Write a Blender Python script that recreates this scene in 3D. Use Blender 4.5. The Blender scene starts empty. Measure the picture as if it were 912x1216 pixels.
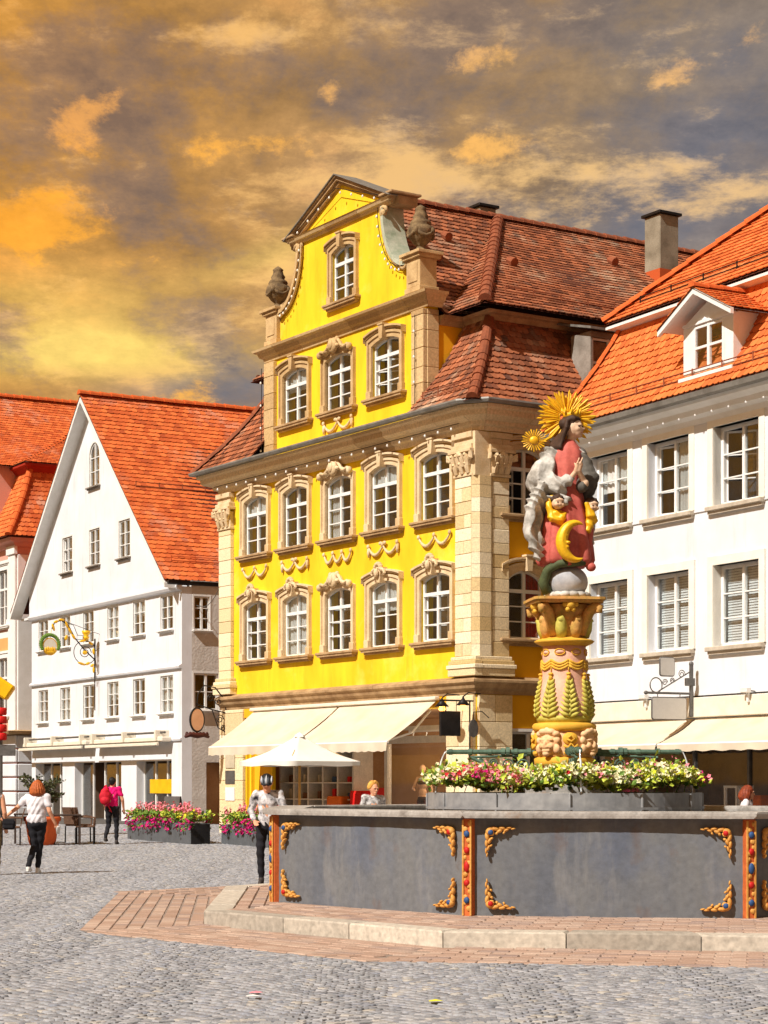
import bpy, bmesh, math, random
import numpy as np
from mathutils import Vector, Matrix, noise as mnoise
random.seed(7); np.random.seed(7)
sc = bpy.context.scene
COL = sc.collection
R = math.radians
# ------------------------------------------------------------------ camera
cam_d = bpy.data.cameras.new('camera'); cam = bpy.data.objects.new('camera', cam_d); COL.objects.link(cam)
cam.location = (0, 0, 1.62); cam.rotation_euler = (R(90), 0, 0)
cam_d.sensor_fit = 'AUTO'; cam_d.sensor_width = 36; cam_d.lens = 2420/1216*36
cam_d.shift_y = 322/1216; cam_d.clip_end = 5000; cam_d.clip_start = .1
sc.camera = cam
# ------------------------------------------------------------------ exposure
sc.view_settings.view_transform = 'Standard'; sc.view_settings.look = 'None'
sc.view_settings.gamma = 1; sc.view_settings.exposure = 0.45; sc.view_settings.use_curve_mapping = False
# ------------------------------------------------------------------ sun
SUN_AZ = (-.70, -.71); SUN_EL = R(45)
n_ = math.hypot(*SUN_AZ)
SUN = Vector((SUN_AZ[0]/n_*math.cos(SUN_EL), SUN_AZ[1]/n_*math.cos(SUN_EL), math.sin(SUN_EL)))
sd = bpy.data.lights.new('sun', 'SUN'); sd.energy = 4.2; sd.angle = R(.5); sd.color = (1, .965, .90)
so = bpy.data.objects.new('sun', sd); COL.objects.link(so); so.location = (-30, -20, 40)
so.rotation_euler = (-SUN).to_track_quat('-Z', 'Y').to_euler()

def lin(c):
    return tuple(((x/255)/12.92 if x/255 <= .04045 else ((x/255+.055)/1.055)**2.4) for x in c)
def rgba(c): return (*lin(c), 1)
# ------------------------------------------------------------------ world: hazy sky under broken evening cloud
W = bpy.data.worlds.new('World'); sc.world = W; W.use_nodes = True
wt = W.node_tree; wt.nodes.clear()
def wn(t, **k):
    n = wt.nodes.new(t)
    for a, b in k.items(): setattr(n, a, b)
    return n
def wl(a, b): wt.links.new(a, b)
def wmath(op, a, b=None, c=None, clamp=False):
    n = wn('ShaderNodeMath', operation=op); n.use_clamp = clamp
    for i, x in enumerate((a, b, c)):
        if x is None: continue
        if isinstance(x, (int, float)): n.inputs[i].default_value = x
        else: wl(x, n.inputs[i])
    return n.outputs[0]
def wramp(fac, stops, interp='EASE'):
    n = wn('ShaderNodeValToRGB'); n.color_ramp.interpolation = interp
    e = n.color_ramp.elements
    while len(e) < len(stops): e.new(.5)
    for i, (p, c) in enumerate(stops):
        e[i].position = p; e[i].color = c if len(c) == 4 else rgba(c)
    wl(fac, n.inputs[0]); return n.outputs[0]
def wmix(f, a, b, mode='MIX'):
    n = wn('ShaderNodeMix', data_type='RGBA', blend_type=mode)
    if isinstance(f, (int, float)): n.inputs[0].default_value = f
    else: wl(f, n.inputs[0])
    for s, x in ((6, a), (7, b)):
        if isinstance(x, tuple): n.inputs[s].default_value = x
        else: wl(x, n.inputs[s])
    return n.outputs[2]
tc = wn('ShaderNodeTexCoord')
sep = wn('ShaderNodeSeparateXYZ'); wl(tc.outputs['Generated'], sep.inputs[0])
dx, dy, dz = sep.outputs
elev = wmath('MAXIMUM', dz, 0.0)
den = wmath('ADD', elev, .16)
cx = wmath('DIVIDE', dx, den); cy = wmath('DIVIDE', dy, den)
comb = wn('ShaderNodeCombineXYZ'); wl(cx, comb.inputs[0]); wl(wmath('MULTIPLY', cy, .62), comb.inputs[1])
comb.inputs[2].default_value = 3.7
def wnoise(vec, scale, detail, rough, dist=0, off=(0, 0, 0)):
    m = wn('ShaderNodeMapping'); wl(vec, m.inputs[0]); m.inputs['Location'].default_value = off
    n = wn('ShaderNodeTexNoise'); wl(m.outputs[0], n.inputs['Vector'])
    n.inputs['Scale'].default_value = scale; n.inputs['Detail'].default_value = detail
    n.inputs['Roughness'].default_value = rough; n.inputs['Distortion'].default_value = dist
    return n.outputs['Fac']
cv = comb.outputs[0]
cst = wn('ShaderNodeMapping'); wl(cv, cst.inputs[0]); cst.inputs['Scale'].default_value = (.62, 1.15, 1); cst.inputs['Rotation'].default_value = (0, 0, .12); cw = cst.outputs[0]
nA = wnoise(cv, 4.0, 11, .66, .08, (1.9, .4, 0))          # big soft masses
nB = wnoise(cv, 11., 9, .70, .10, (4.2, 2.0, 1))        # puffs and wisps
nC = wnoise(cv, .8, 3, .5, .2, (7.7, 3.1, 2))            # very broad drift
nD = wnoise(cw, 9.0, 9, .70, .12, (2.1, 9.3, 4))        # streaks
def wval(n, a, b): return wramp(n, [(a, (0, 0, 0, 1)), (b, (1, 1, 1, 1))])
# bearings on the sky (tangent of azimuth and elevation ahead)
ady = wmath('MAXIMUM', dy, .05)
tx = wmath('DIVIDE', dx, ady); tz = wmath('DIVIDE', dz, ady)
def patch(cx_, cz_, rx, rz, k=1., rot=0.):
    """a soft bank of cloud centred on one bearing"""
    u = wmath('SUBTRACT', tx, cx_); v = wmath('SUBTRACT', tz, cz_)
    if rot:
        c_, s_ = math.cos(rot), math.sin(rot)
        u, v = wmath('ADD', wmath('MULTIPLY', u, c_), wmath('MULTIPLY', v, s_)), wmath('SUBTRACT', wmath('MULTIPLY', v, c_), wmath('MULTIPLY', u, s_))
    u = wmath('DIVIDE', u, rx); v = wmath('DIVIDE', v, rz)
    q = wmath('ADD', wmath('MULTIPLY', u, u), wmath('MULTIPLY', v, v))
    return wmath('MULTIPLY', wmath('POWER', 2.718, wmath('MULTIPLY', q, -1.)), k)
def total(L):
    t = L[0]
    for x in L[1:]: t = wmath('ADD', t, x)
    return t
px = lambda x, y: ((x-456)/2420, (930-y)/2420)
def bank(x, y, rx, ry, k=1., rot=0.): return patch(*px(x, y), rx/2420, ry/2420, k, rot)
puffs = total([bank(40, 262, 95, 42, 1.0), bank(100, 135, 52, 34, .95, .4), bank(170, 182, 85, 26, .6), bank(390, 104, 22, 24, .9), bank(560, 72, 50, 20, .8, .25),
               bank(800, 88, 55, 22, .8, .35), bank(890, 45, 40, 16, .7, .6), bank(585, 176, 60, 26, .75, .1), bank(235, 466, 36, 18, .9, .2), bank(320, 170, 40, 14, .4)])
wisps = total([bank(420, 275, 150, 55, .75, .3), bank(690, 208, 190, 26, .95, .03), bank(330, 215, 140, 30, .45), bank(250, 40, 110, 22, .6), bank(860, 240, 70, 26, .7, .15), bank(120, 425, 150, 26, .9), bank(480, 170, 60, 60, .35), bank(700, 250, 120, 20, .6)])
slate = total([bank(850, 215, 130, 90, .9), bank(740, 275, 140, 40, .6), bank(270, 462, 130, 32, .95), bank(450, 215, 90, 30, .35), bank(880, 60, 90, 90, .45)])
pinks = total([bank(262, 395, 70, 34, .55), bank(360, 320, 60, 36, .45), bank(520, 235, 60, 20, .35)])
# the sunset side of the sky lies to the left
glow = wmath('ADD', wmath('MULTIPLY', wmath('ADD', wmath('MULTIPLY', dx, -1.0), .0), 2.2), .52, clamp=True)
glow = wmath('ADD', glow, wmath('MULTIPLY', wmath('SUBTRACT', nC, .5), .8), clamp=True)
lowcol = wramp(glow, [(0, (134, 128, 124)), (.3, (162, 138, 110)), (.6, (188, 144, 90)), (1, (212, 148, 56))], 'LINEAR')
hicol = wramp(glow, [(0, (236, 186, 134)), (.35, (248, 190, 110)), (.65, (252, 178, 70)), (1, (254, 160, 26))], 'LINEAR')
body = wramp(wmath('ADD', wmath('MULTIPLY', nA, .72), wmath('MULTIPLY', nD, .28)), [(.37, (.46, .45, .47, 1)), (.45, (.74, .73, .74, 1)), (.54, (1.08, 1.05, 1.0, 1)), (.64, (1.75, 1.55, 1.3, 1))], 'LINEAR')
dark = wmix(1.0, lowcol, body, 'MULTIPLY')
finev = wramp(nB, [(.30, (.80, .80, .81, 1)), (.70, (1.22, 1.20, 1.16, 1))], 'LINEAR')
dark = wmix(1.0, dark, finev, 'MULTIPLY')
horizon = wramp(elev, [(.10, (1, 1, 1, 1)), (.24, (0, 0, 0, 1))])
dark = wmix(wmath('MULTIPLY', horizon, .35), dark, rgba((206, 158, 100)))
dark = wmix(wmath('MULTIPLY', slate, .8, clamp=True), dark, wmix(1.0, rgba((134, 131, 138)), body, 'MULTIPLY'))
dark = wmix(wmath('MULTIPLY', pinks, wval(nA, .3, .6), clamp=True), dark, rgba((190, 132, 100)))
p_m = wval(wmath('ADD', wmath('ADD', wmath('MULTIPLY', nB, .8), wmath('MULTIPLY', nA, .2)), wmath('MULTIPLY', puffs, .27)), .60, .75)
w_m = wval(wmath('ADD', wmath('ADD', wmath('MULTIPLY', nD, .75), wmath('MULTIPLY', nB, .25)), wmath('MULTIPLY', wisps, .22)), .55, .72)
cloud = wmix(wmath('MULTIPLY', w_m, .9), dark, wmix(.35, hicol, rgba((250, 222, 170))))
cloud = wmix(wmath('MULTIPLY', p_m, .88), cloud, wmix(1.0, hicol, finev, 'MULTIPLY'))
lowglow = total([bank(110, 418, 160, 28, 1.1), bank(60, 370, 200, 50, .45), bank(330, 300, 90, 20, .4, .3)])
cloud = wmix(wmath('MULTIPLY', lowglow, wval(nA, .30, .58), clamp=True), cloud, wmix(1.0, rgba((255, 218, 118)), finev, 'MULTIPLY'))
sky = wn('ShaderNodeTexSky', sky_type='NISHITA'); sky.sun_disc = False
sky.sun_elevation = SUN_EL; sky.sun_rotation = math.atan2(SUN.x, SUN.y); sky.altitude = 320; sky.dust_density = 2.5
skyb = wmix(1.0, sky.outputs[0], (.085, .085, .085, 1), 'MULTIPLY')
gap = wmath('MULTIPLY', wval(wmath('SUBTRACT', 1., nA), .48, .62), .16)
k_ = 2**-sc.view_settings.exposure            # cloud colours above are as displayed
cloud_s = wmix(1.0, cloud, (k_, k_, k_, 1), 'MULTIPLY')
out = wmix(gap, cloud_s, skyb)
bg = wn('ShaderNodeBackground'); wl(out, bg.inputs[0]); bg.inputs[1].default_value = 1.0
W.cycles.sampling_method = 'MANUAL'; W.cycles.sample_map_resolution = 256
wo = wn('ShaderNodeOutputWorld'); wl(bg.outputs[0], wo.inputs[0])
# ------------------------------------------------------------------ materials
MATS = {}
def M(name, c, rough=.8, c2=None, scale=3., var=1., bump=.0, bscale=30., metal=0., stretch=None, spec=.3, fine=.12, emit=None, bdist=.01, stain=None):
    """Principled with a two-scale noise mixing c and c2, and noise relief."""
    m = bpy.data.materials.new(name); m.use_nodes = True; t = m.node_tree
    b = t.nodes['Principled BSDF']; b.inputs['Roughness'].default_value = rough; b.inputs['Metallic'].default_value = metal
    b.inputs['Specular IOR Level'].default_value = spec
    c = lin(c); c2 = lin(c2) if c2 else tuple(x*.8 for x in c)
    tcn = t.nodes.new('ShaderNodeTexCoord'); vec = tcn.outputs['Object']
    if stretch:
        mp = t.nodes.new('ShaderNodeMapping'); mp.inputs['Scale'].default_value = stretch; t.links.new(vec, mp.inputs[0]); vec = mp.outputs[0]
    n1 = t.nodes.new('ShaderNodeTexNoise'); n1.inputs['Scale'].default_value = scale; n1.inputs['Detail'].default_value = 5; n1.inputs['Roughness'].default_value = .6
    t.links.new(vec, n1.inputs['Vector'])
    r = t.nodes.new('ShaderNodeValToRGB'); r.color_ramp.elements[0].position = .36; r.color_ramp.elements[1].position = .68
    r.color_ramp.elements[0].color = (*c, 1); r.color_ramp.elements[1].color = (*[a+(b_-a)*var for a, b_ in zip(c, c2)], 1)
    t.links.new(n1.outputs[0], r.inputs[0])
    n2 = t.nodes.new('ShaderNodeTexNoise'); n2.inputs['Scale'].default_value = bscale; n2.inputs['Detail'].default_value = 4
    t.links.new(tcn.outputs['Object'], n2.inputs['Vector'])
    mr = t.nodes.new('ShaderNodeMapRange'); mr.inputs[1].default_value = .25; mr.inputs[2].default_value = .75
    mr.inputs[3].default_value = 1-fine; mr.inputs[4].default_value = 1+fine; t.links.new(n2.outputs[0], mr.inputs[0])
    mx = t.nodes.new('ShaderNodeMix'); mx.data_type = 'RGBA'; mx.blend_type = 'MULTIPLY'; mx.inputs[0].default_value = 1
    t.links.new(r.outputs[0], mx.inputs[6]); t.links.new(mr.outputs[0], mx.inputs[7])
    colo = mx.outputs[2]
    for (sc_, ssc, lo, hi, stv, k) in (stain or []):      # weather marks with a shape of their own
        mp2 = t.nodes.new('ShaderNodeMapping'); mp2.inputs['Scale'].default_value = stv; mp2.inputs['Location'].default_value = (ssc*3.1, 1.7, ssc); t.links.new(tcn.outputs['Object'], mp2.inputs[0])
        n3 = t.nodes.new('ShaderNodeTexNoise'); n3.inputs['Scale'].default_value = ssc; n3.inputs['Detail'].default_value = 7; n3.inputs['Roughness'].default_value = .65; t.links.new(mp2.outputs[0], n3.inputs['Vector'])
        m3 = t.nodes.new('ShaderNodeMapRange'); m3.inputs[1].default_value = lo; m3.inputs[2].default_value = hi; m3.inputs[4].default_value = k; t.links.new(n3.outputs[0], m3.inputs[0])
        x3 = t.nodes.new('ShaderNodeMix'); x3.data_type = 'RGBA'; t.links.new(m3.outputs[0], x3.inputs[0]); t.links.new(colo, x3.inputs[6]); x3.inputs[7].default_value = rgba(sc_); colo = x3.outputs[2]
    t.links.new(colo, b.inputs['Base Color'])
    if bump:
        bp = t.nodes.new('ShaderNodeBump'); bp.inputs['Strength'].default_value = bump; bp.inputs['Distance'].default_value = bdist
        t.links.new(n2.outputs[0], bp.inputs['Height']); t.links.new(bp.outputs[0], b.inputs['Normal'])
    if emit:
        b.inputs['Emission Color'].default_value = (*lin(emit[0]), 1); b.inputs['Emission Strength'].default_value = emit[1]
    MATS[name] = m; return m
def M_attr(name, stops, rough=.8, lichen=None, lich=(.55, .75), lscale=.6, bump=.3, bscale=60, attr='rnd', spec=.25, noisevar=.15):
    """colour per piece from the 'rnd' attribute, weathered by patches of lichen"""
    m = bpy.data.materials.new(name); m.use_nodes = True; t = m.node_tree
    b = t.nodes['Principled BSDF']; b.inputs['Roughness'].default_value = rough; b.inputs['Specular IOR Level'].default_value = spec
    a = t.nodes.new('ShaderNodeAttribute'); a.attribute_name = attr
    r = t.nodes.new('ShaderNodeValToRGB'); e = r.color_ramp.elements
    while len(e) < len(stops): e.new(.5)
    for i, (p, c) in enumerate(stops): e[i].position = p; e[i].color = rgba(c)
    t.links.new(a.outputs['Fac'], r.inputs[0]); colo = r.outputs[0]
    tcn = t.nodes.new('ShaderNodeTexCoord')
    n2 = t.nodes.new('ShaderNodeTexNoise'); n2.inputs['Scale'].default_value = bscale; n2.inputs['Detail'].default_value = 4
    t.links.new(tcn.outputs['Object'], n2.inputs['Vector'])
    if lichen:
        n1 = t.nodes.new('ShaderNodeTexNoise'); n1.inputs['Scale'].default_value = lscale; n1.inputs['Detail'].default_value = 7; n1.inputs['Roughness'].default_value = .68
        t.links.new(tcn.outputs['Object'], n1.inputs['Vector'])
        mr = t.nodes.new('ShaderNodeMapRange'); mr.inputs[1].default_value = lich[0]; mr.inputs[2].default_value = lich[1]
        t.links.new(n1.outputs[0], mr.inputs[0])
        mu = t.nodes.new('ShaderNodeMath'); mu.operation = 'MULTIPLY'; t.links.new(mr.outputs[0], mu.inputs[0])
        ar = t.nodes.new('ShaderNodeMath'); ar.operation = 'PINGPONG'; t.links.new(a.outputs['Fac'], ar.inputs[0]); ar.inputs[1].default_value = .21
        a2 = t.nodes.new('ShaderNodeMath'); a2.operation = 'MULTIPLY'; t.links.new(ar.outputs[0], a2.inputs[0]); a2.inputs[1].default_value = 4.5
        t.links.new(a2.outputs[0], mu.inputs[1])
        mx = t.nodes.new('ShaderNodeMix'); mx.data_type = 'RGBA'; t.links.new(mu.outputs[0], mx.inputs[0])
        t.links.new(colo, mx.inputs[6]); mx.inputs[7].default_value = rgba(lichen); colo = mx.outputs[2]
    mr2 = t.nodes.new('ShaderNodeMapRange'); mr2.inputs[1].default_value = .25; mr2.inputs[2].default_value = .75
    mr2.inputs[3].default_value = 1-noisevar; mr2.inputs[4].default_value = 1+noisevar; t.links.new(n2.outputs[0], mr2.inputs[0])
    mm = t.nodes.new('ShaderNodeMix'); mm.data_type = 'RGBA'; mm.blend_type = 'MULTIPLY'; mm.inputs[0].default_value = 1
    t.links.new(colo, mm.inputs[6]); t.links.new(mr2.outputs[0], mm.inputs[7]); t.links.new(mm.outputs[2], b.inputs['Base Color'])
    bp = t.nodes.new('ShaderNodeBump'); bp.inputs['Strength'].default_value = bump; bp.inputs['Distance'].default_value = .01
    t.links.new(n2.outputs[0], bp.inputs['Height']); t.links.new(bp.outputs[0], b.inputs['Normal'])
    MATS[name] = m; return m
def M_obj(name, stops, rough=.85, bump=.4, bscale=50, scale=6, spec=.25, nv=.22):
    """colour per object (separate stones) from Object Info random"""
    m = M_attr(name, stops, rough, bump=bump, bscale=bscale, spec=spec, noisevar=nv)
    t = m.node_tree
    oi = t.nodes.new('ShaderNodeObjectInfo')
    for n in t.nodes:
        if n.type == 'VALTORGB': t.links.new(oi.outputs['Random'], n.inputs[0])
    return m
def M_glass(name, tint=(246, 249, 250), refl=.12):
    m = bpy.data.materials.new(name); m.use_nodes = True; t = m.node_tree; t.nodes.clear()
    o = t.nodes.new('ShaderNodeOutputMaterial'); tr = t.nodes.new('ShaderNodeBsdfTransparent'); tr.inputs[0].default_value = rgba(tint)
    g = t.nodes.new('ShaderNodeBsdfGlossy'); g.inputs['Roughness'].default_value = .03
    nz = t.nodes.new('ShaderNodeTexNoise'); nz.inputs['Scale'].default_value = 1.6; bp = t.nodes.new('ShaderNodeBump'); bp.inputs['Strength'].default_value = .12; bp.inputs['Distance'].default_value = .03
    t.links.new(nz.outputs[0], bp.inputs['Height']); t.links.new(bp.outputs[0], g.inputs['Normal'])
    lw = t.nodes.new('ShaderNodeLayerWeight'); lw.inputs[0].default_value = .5; fr = t.nodes.new('ShaderNodeMath'); fr.operation = 'POWER'; fr.inputs[1].default_value = 4.; t.links.new(lw.outputs['Facing'], fr.inputs[0])
    ad = t.nodes.new('ShaderNodeMath'); ad.operation = 'ADD'; ad.use_clamp = True; ad.inputs[1].default_value = refl; t.links.new(fr.outputs[0], ad.inputs[0])
    mx = t.nodes.new('ShaderNodeMixShader'); t.links.new(ad.outputs[0], mx.inputs[0]); t.links.new(tr.outputs[0], mx.inputs[1]); t.links.new(g.outputs[0], mx.inputs[2])
    t.links.new(mx.outputs[0], o.inputs[0]); MATS[name] = m; return m
# walls and stone
M('yellow_plaster', (240, 206, 38), .9, (226, 182, 26), .7, stretch=(1.6,1.6,.5), bump=.25, bscale=60, fine=.04, stain=[((206,166,30),1.6,.54,.72,(2.6,2.6,.35),.55),((248,224,110),.9,.56,.74,(1,1,1),.5)])
M('shaded_yellow_plaster', (238, 180, 30), .9, (230, 168, 24), 1.0, bump=.25, bscale=60, fine=.05)  # same yellow plaster, with its warm shade tone put into the colour
M('white_plaster', (224, 227, 232), .9, (212, 214, 218), .8, bump=.2, bscale=50, fine=.03, stain=[((178,174,166),1.4,.56,.76,(2.5,2.5,.3),.4)])
M('old_stucco', (208, 204, 198), .95, (186, 180, 172), 1.2, bump=.5, bscale=12, fine=.08, bdist=.03)
M('pink_plaster', (214, 158, 140), .9, (202, 146, 130), .9, bump=.2, bscale=50, fine=.05)
M('peach_plaster', (226, 166, 104), .9, (216, 156, 96), .9, bump=.2, bscale=50, fine=.05)
M('sandstone', (224, 202, 166), .9, (200, 172, 130), 2.2, bump=.5, bscale=30, fine=.14)
M('sandstone_dark', (186, 156, 116), .9, (144, 114, 80), 2.6, bump=.5, bscale=30, fine=.16)
M('urn_stone', (134, 112, 80), .95, (84, 68, 50), 5, bump=.7, bscale=30, fine=.25)
M_obj('quoin_stone', [(0, (232, 214, 176)), (.3, (222, 198, 152)), (.7, (238, 224, 194)), (1, (206, 178, 126))], bump=.5, bscale=26)
M_obj('cornice_stone', [(0, (212, 186, 146)), (.5, (226, 204, 168)), (1, (190, 162, 122))], bump=.5, bscale=20)
M_obj('gable_stone', [(0, (194, 164, 116)), (.5, (208, 180, 134)), (1, (174, 142, 98))], bump=.5, bscale=20)
M('gable_trim', (204, 174, 126), .9, (174, 142, 98), 2.4, bump=.5, bscale=30, fine=.14)
M('mortar', (150, 136, 126), .95, (130, 116, 106), 5, bump=.4, bscale=50)
M('cream_stone', (236, 233, 224), .9, (228, 222, 208), 2, bump=.3, bscale=40, fine=.06)
M('grey_stone', (150, 142, 132), .9, (120, 112, 102), 3, bump=.5, bscale=30, fine=.15)
M('concrete', (150, 142, 124), .95, (108, 100, 84), 1.6, bump=.5, bscale=30, fine=.16)
M('white_paint', (232, 232, 230), .55, (222, 222, 218), 3, fine=.03)
M('cream_paint', (226, 219, 204), .6, (216, 207, 188), 3, fine=.03)
M('zinc', (138, 136, 130), .55, (112, 108, 102), 3, metal=.3, fine=.1, bump=.1)
M('copper_flash', (186, 188, 168), .7, (146, 158, 134), 4, fine=.12)
M('dark_metal', (48, 46, 46), .5, (36, 34, 34), 5, metal=.5)
M('grey_metal', (110, 108, 106), .5, (88, 86, 84), 5, metal=.4)
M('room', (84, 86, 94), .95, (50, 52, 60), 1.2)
M('curtain', (212, 210, 204), .95, (186, 184, 180), 2, stretch=(9, 9, .6))
M('red_curtain', (196, 18, 26), .9, (150, 10, 18), 2, stretch=(9, 9, .6))
M('blind', (222, 222, 220), .7, (206, 206, 204), 2)
M_glass('glass', refl=.07); M_glass('shop_glass', (252, 252, 252), refl=.03)
# roofs
M_attr('tile_old', [(0, (112, 66, 44)), (.3, (148, 88, 58)), (.65, (178, 108, 72)), (.9, (130, 76, 52)), (1, (94, 60, 48))], lichen=(196, 176, 150), lich=(.50, .72), lscale=.55)
M_attr('tile_red', [(0, (184, 84, 40)), (.4, (206, 102, 50)), (.8, (220, 118, 60)), (1, (170, 76, 38))], lichen=(206, 168, 144), lich=(.50, .72), lscale=.45)
M_attr('tile_orange', [(0, (196, 98, 46)), (.4, (210, 112, 56)), (.8, (222, 126, 66)), (1, (184, 88, 42))], lichen=(226, 180, 140), lich=(.6, .85), lscale=.7)
M('roof_deck', (92, 46, 30), .95, (70, 36, 26), 2)
M('ridge_tile', (150, 84, 54), .85, (118, 66, 44), 5, bump=.3)
M('ridge_tile_orange', (214, 104, 46), .85, (190, 86, 36), 5, bump=.3)
# ground
M('paving_bed', (92, 90, 88), .95, (72, 70, 68), 6, bump=.6, bscale=60, fine=.2)
M_attr('cobble', [(0, (120, 122, 128)), (.35, (142, 144, 148)), (.7, (158, 159, 163)), (.9, (132, 136, 146)), (1, (170, 165, 156))], rough=.75, bump=.5, bscale=45, spec=.35, noisevar=.16)
M_obj('cobble_single', [(0, (120, 122, 128)), (.35, (142, 144, 148)), (.7, (158, 159, 163)), (1, (166, 162, 156))], rough=.75, bump=.5, bscale=45, spec=.35, nv=.16)
M_obj('red_paver', [(0, (158, 132, 116)), (.4, (170, 144, 128)), (.7, (180, 158, 142)), (1, (146, 126, 118))], bump=.5, bscale=40, nv=.2)
M_attr('red_paver_mass', [(0, (158, 132, 116)), (.4, (170, 144, 128)), (.7, (180, 158, 142)), (1, (146, 126, 118))], bump=.5, bscale=40)
M_obj('kerb_stone', [(0, (178, 171, 158)), (.5, (192, 184, 170)), (1, (156, 149, 138))], bump=.6, bscale=16, nv=.28)

# ------------------------------------------------------------------ mesh builder
class MB:
    def __init__(s): s.v = []; s.f = []; s.r = []; s.T = None
    def add(s, vs, fs, rnd=None):
        o = len(s.v)
        if s.T is not None: vs = [tuple(s.T @ Vector(p)) for p in vs]
        s.v += [tuple(p) for p in vs]; s.f += [tuple(i+o for i in f) for f in fs]
        if rnd is not None: s.r += [rnd]*len(fs)
        return s
    def box(s, a, b, c=0.):
        x0, y0, z0 = a; x1, y1, z1 = b
        if c <= 0:
            return s.add([(x0,y0,z0),(x1,y0,z0),(x1,y1,z0),(x0,y1,z0),(x0,y0,z1),(x1,y0,z1),(x1,y1,z1),(x0,y1,z1)],
                  [(0,3,2,1),(4,5,6,7),(0,1,5,4),(1,2,6,5),(2,3,7,6),(3,0,4,7)])
        c = min(c, (x1-x0)*.45, (y1-y0)*.45, (z1-z0)*.45)
        def ring(z, i): return [(x0+i,y0,z),(x1-i,y0,z),(x1,y0+i,z),(x1,y1-i,z),(x1-i,y1,z),(x0+i,y1,z),(x0,y1-i,z),(x0,y0+i,z)]
        def ring2(z): return [(x0+c,y0+c,z),(x1-c,y0+c,z),(x1-c,y0+c,z),(x1-c,y1-c,z),(x1-c,y1-c,z),(x0+c,y1-c,z),(x0+c,y1-c,z),(x0+c,y0+c,z)]
        vs = ring(z0+c, c)+ring(z1-c, c)+[(x0+c,y0+c,z1),(x1-c,y0+c,z1),(x1-c,y1-c,z1),(x0+c,y1-c,z1),(x0+c,y0+c,z0),(x1-c,y0+c,z0),(x1-c,y1-c,z0),(x0+c,y1-c,z0)]
        fs = [(i, (i+1)%8, 8+(i+1)%8, 8+i) for i in range(8)]
        fs += [(16,17,18,19),(23,22,21,20),(8,9,17,16),(9,10,17),(10,11,18,17),(11,12,18),(12,13,19,18),(13,14,19),(14,15,16,19),(15,8,16)]
        fs += [(1,0,20,21),(2,1,21),(3,2,21,22),(4,3,22),(5,4,22,23),(6,5,23),(7,6,23,20),(0,7,20)]
        return s.add(vs, fs)
    def prism(s, pts, y0, y1):
        """polygon in xz extruded along y"""
        n = len(pts)
        return s.add([(x,y0,z) for x,z in pts]+[(x,y1,z) for x,z in pts],
              [tuple(range(n)), tuple(range(2*n-1,n-1,-1))]+[(i,i+n,(i+1)%n+n,(i+1)%n) for i in range(n)])
    def prismz(s, pts, z0, z1):
        n = len(pts)
        return s.add([(x,y,z0) for x,y in pts]+[(x,y,z1) for x,y in pts],
              [tuple(range(n-1,-1,-1)), tuple(range(n,2*n))]+[(i,(i+1)%n,(i+1)%n+n,i+n) for i in range(n)])
    def strip(s, A, B, closed=False):
        n = len(A); m = n if closed else n-1
        return s.add(list(A)+list(B), [(i,(i+1)%n,n+(i+1)%n,n+i) for i in range(m)])
    def loft(s, rings, closed=True, caps=True):
        n = len(rings[0]); vs = [p for r in rings for p in r]; fs = []
        for k in range(len(rings)-1):
            for i in range(n if closed else n-1):
                j = (i+1)%n; fs.append((k*n+i, k*n+j, (k+1)*n+j, (k+1)*n+i))
        if caps and closed: fs += [tuple(range(n-1,-1,-1)), tuple((len(rings)-1)*n+i for i in range(n))]
        return s.add(vs, fs)
    def lathe(s, prof, n=24, c=(0,0), fn=None):
        rings = []
        for r, z in prof:
            ring = []
            for i in range(n):
                a = 2*math.pi*i/n; k = fn(a, z) if fn else 1.
                ring.append((c[0]+r*k*math.cos(a), c[1]+r*k*math.sin(a), z))
            rings.append(ring)
        return s.loft(rings)
    def tube(s, path, r, n=8, flat=1.):
        P = [Vector(p) for p in path]; m = len(P); rr = r if hasattr(r,'__len__') else [r]*m
        rings = []; up = Vector((0,0,1)); prev = None
        for i, p in enumerate(P):
            t = (P[min(i+1,m-1)]-P[max(i-1,0)]).normalized()
            if prev is None:
                a = up if abs(t.z) < .9 else Vector((1,0,0)); x = t.cross(a).normalized()
            else:
                x = (prev - t*prev.dot(t)); x = x.normalized() if x.length > 1e-6 else t.orthogonal().normalized()
            prev = x; y = t.cross(x)
            rings.append([tuple(p+(x*math.cos(2*math.pi*k/n)+y*math.sin(2*math.pi*k/n)*flat)*rr[i]) for k in range(n)])
        return s.loft(rings)
    def cap(s, p0, r0, p1, r1, n=12):
        p0 = Vector(p0); p1 = Vector(p1); d = p1-p0; L = d.length; d = d.normalized() if L > 1e-6 else Vector((0,0,1))
        path = []; rr = []
        for k in range(3): a = math.pi/2*(1-k/3); path.append(p0-d*r0*math.sin(a)); rr.append(max(r0*math.cos(a),1e-3))
        for k in range(4): path.append(p0+(p1-p0)*k/3); rr.append(r0+(r1-r0)*k/3)
        for k in range(1,4): a = math.pi/2*k/3; path.append(p1+d*r1*math.sin(a)); rr.append(max(r1*math.cos(a),1e-3))
        return s.tube(path, rr, n)
    def ell(s, c, r, rot=None, nu=16, nv=10):
        rings = []; c = Vector(c); m = rot if rot is not None else Matrix.Identity(3)
        for j in range(nv+1):
            t = math.pi*j/nv - math.pi/2; ct = max(math.cos(t), .02)
            rings.append([tuple(c+m@Vector((r[0]*ct*math.cos(2*math.pi*i/nu), r[1]*ct*math.sin(2*math.pi*i/nu), r[2]*math.sin(t)))) for i in range(nu)])
        return s.loft(rings)
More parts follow.
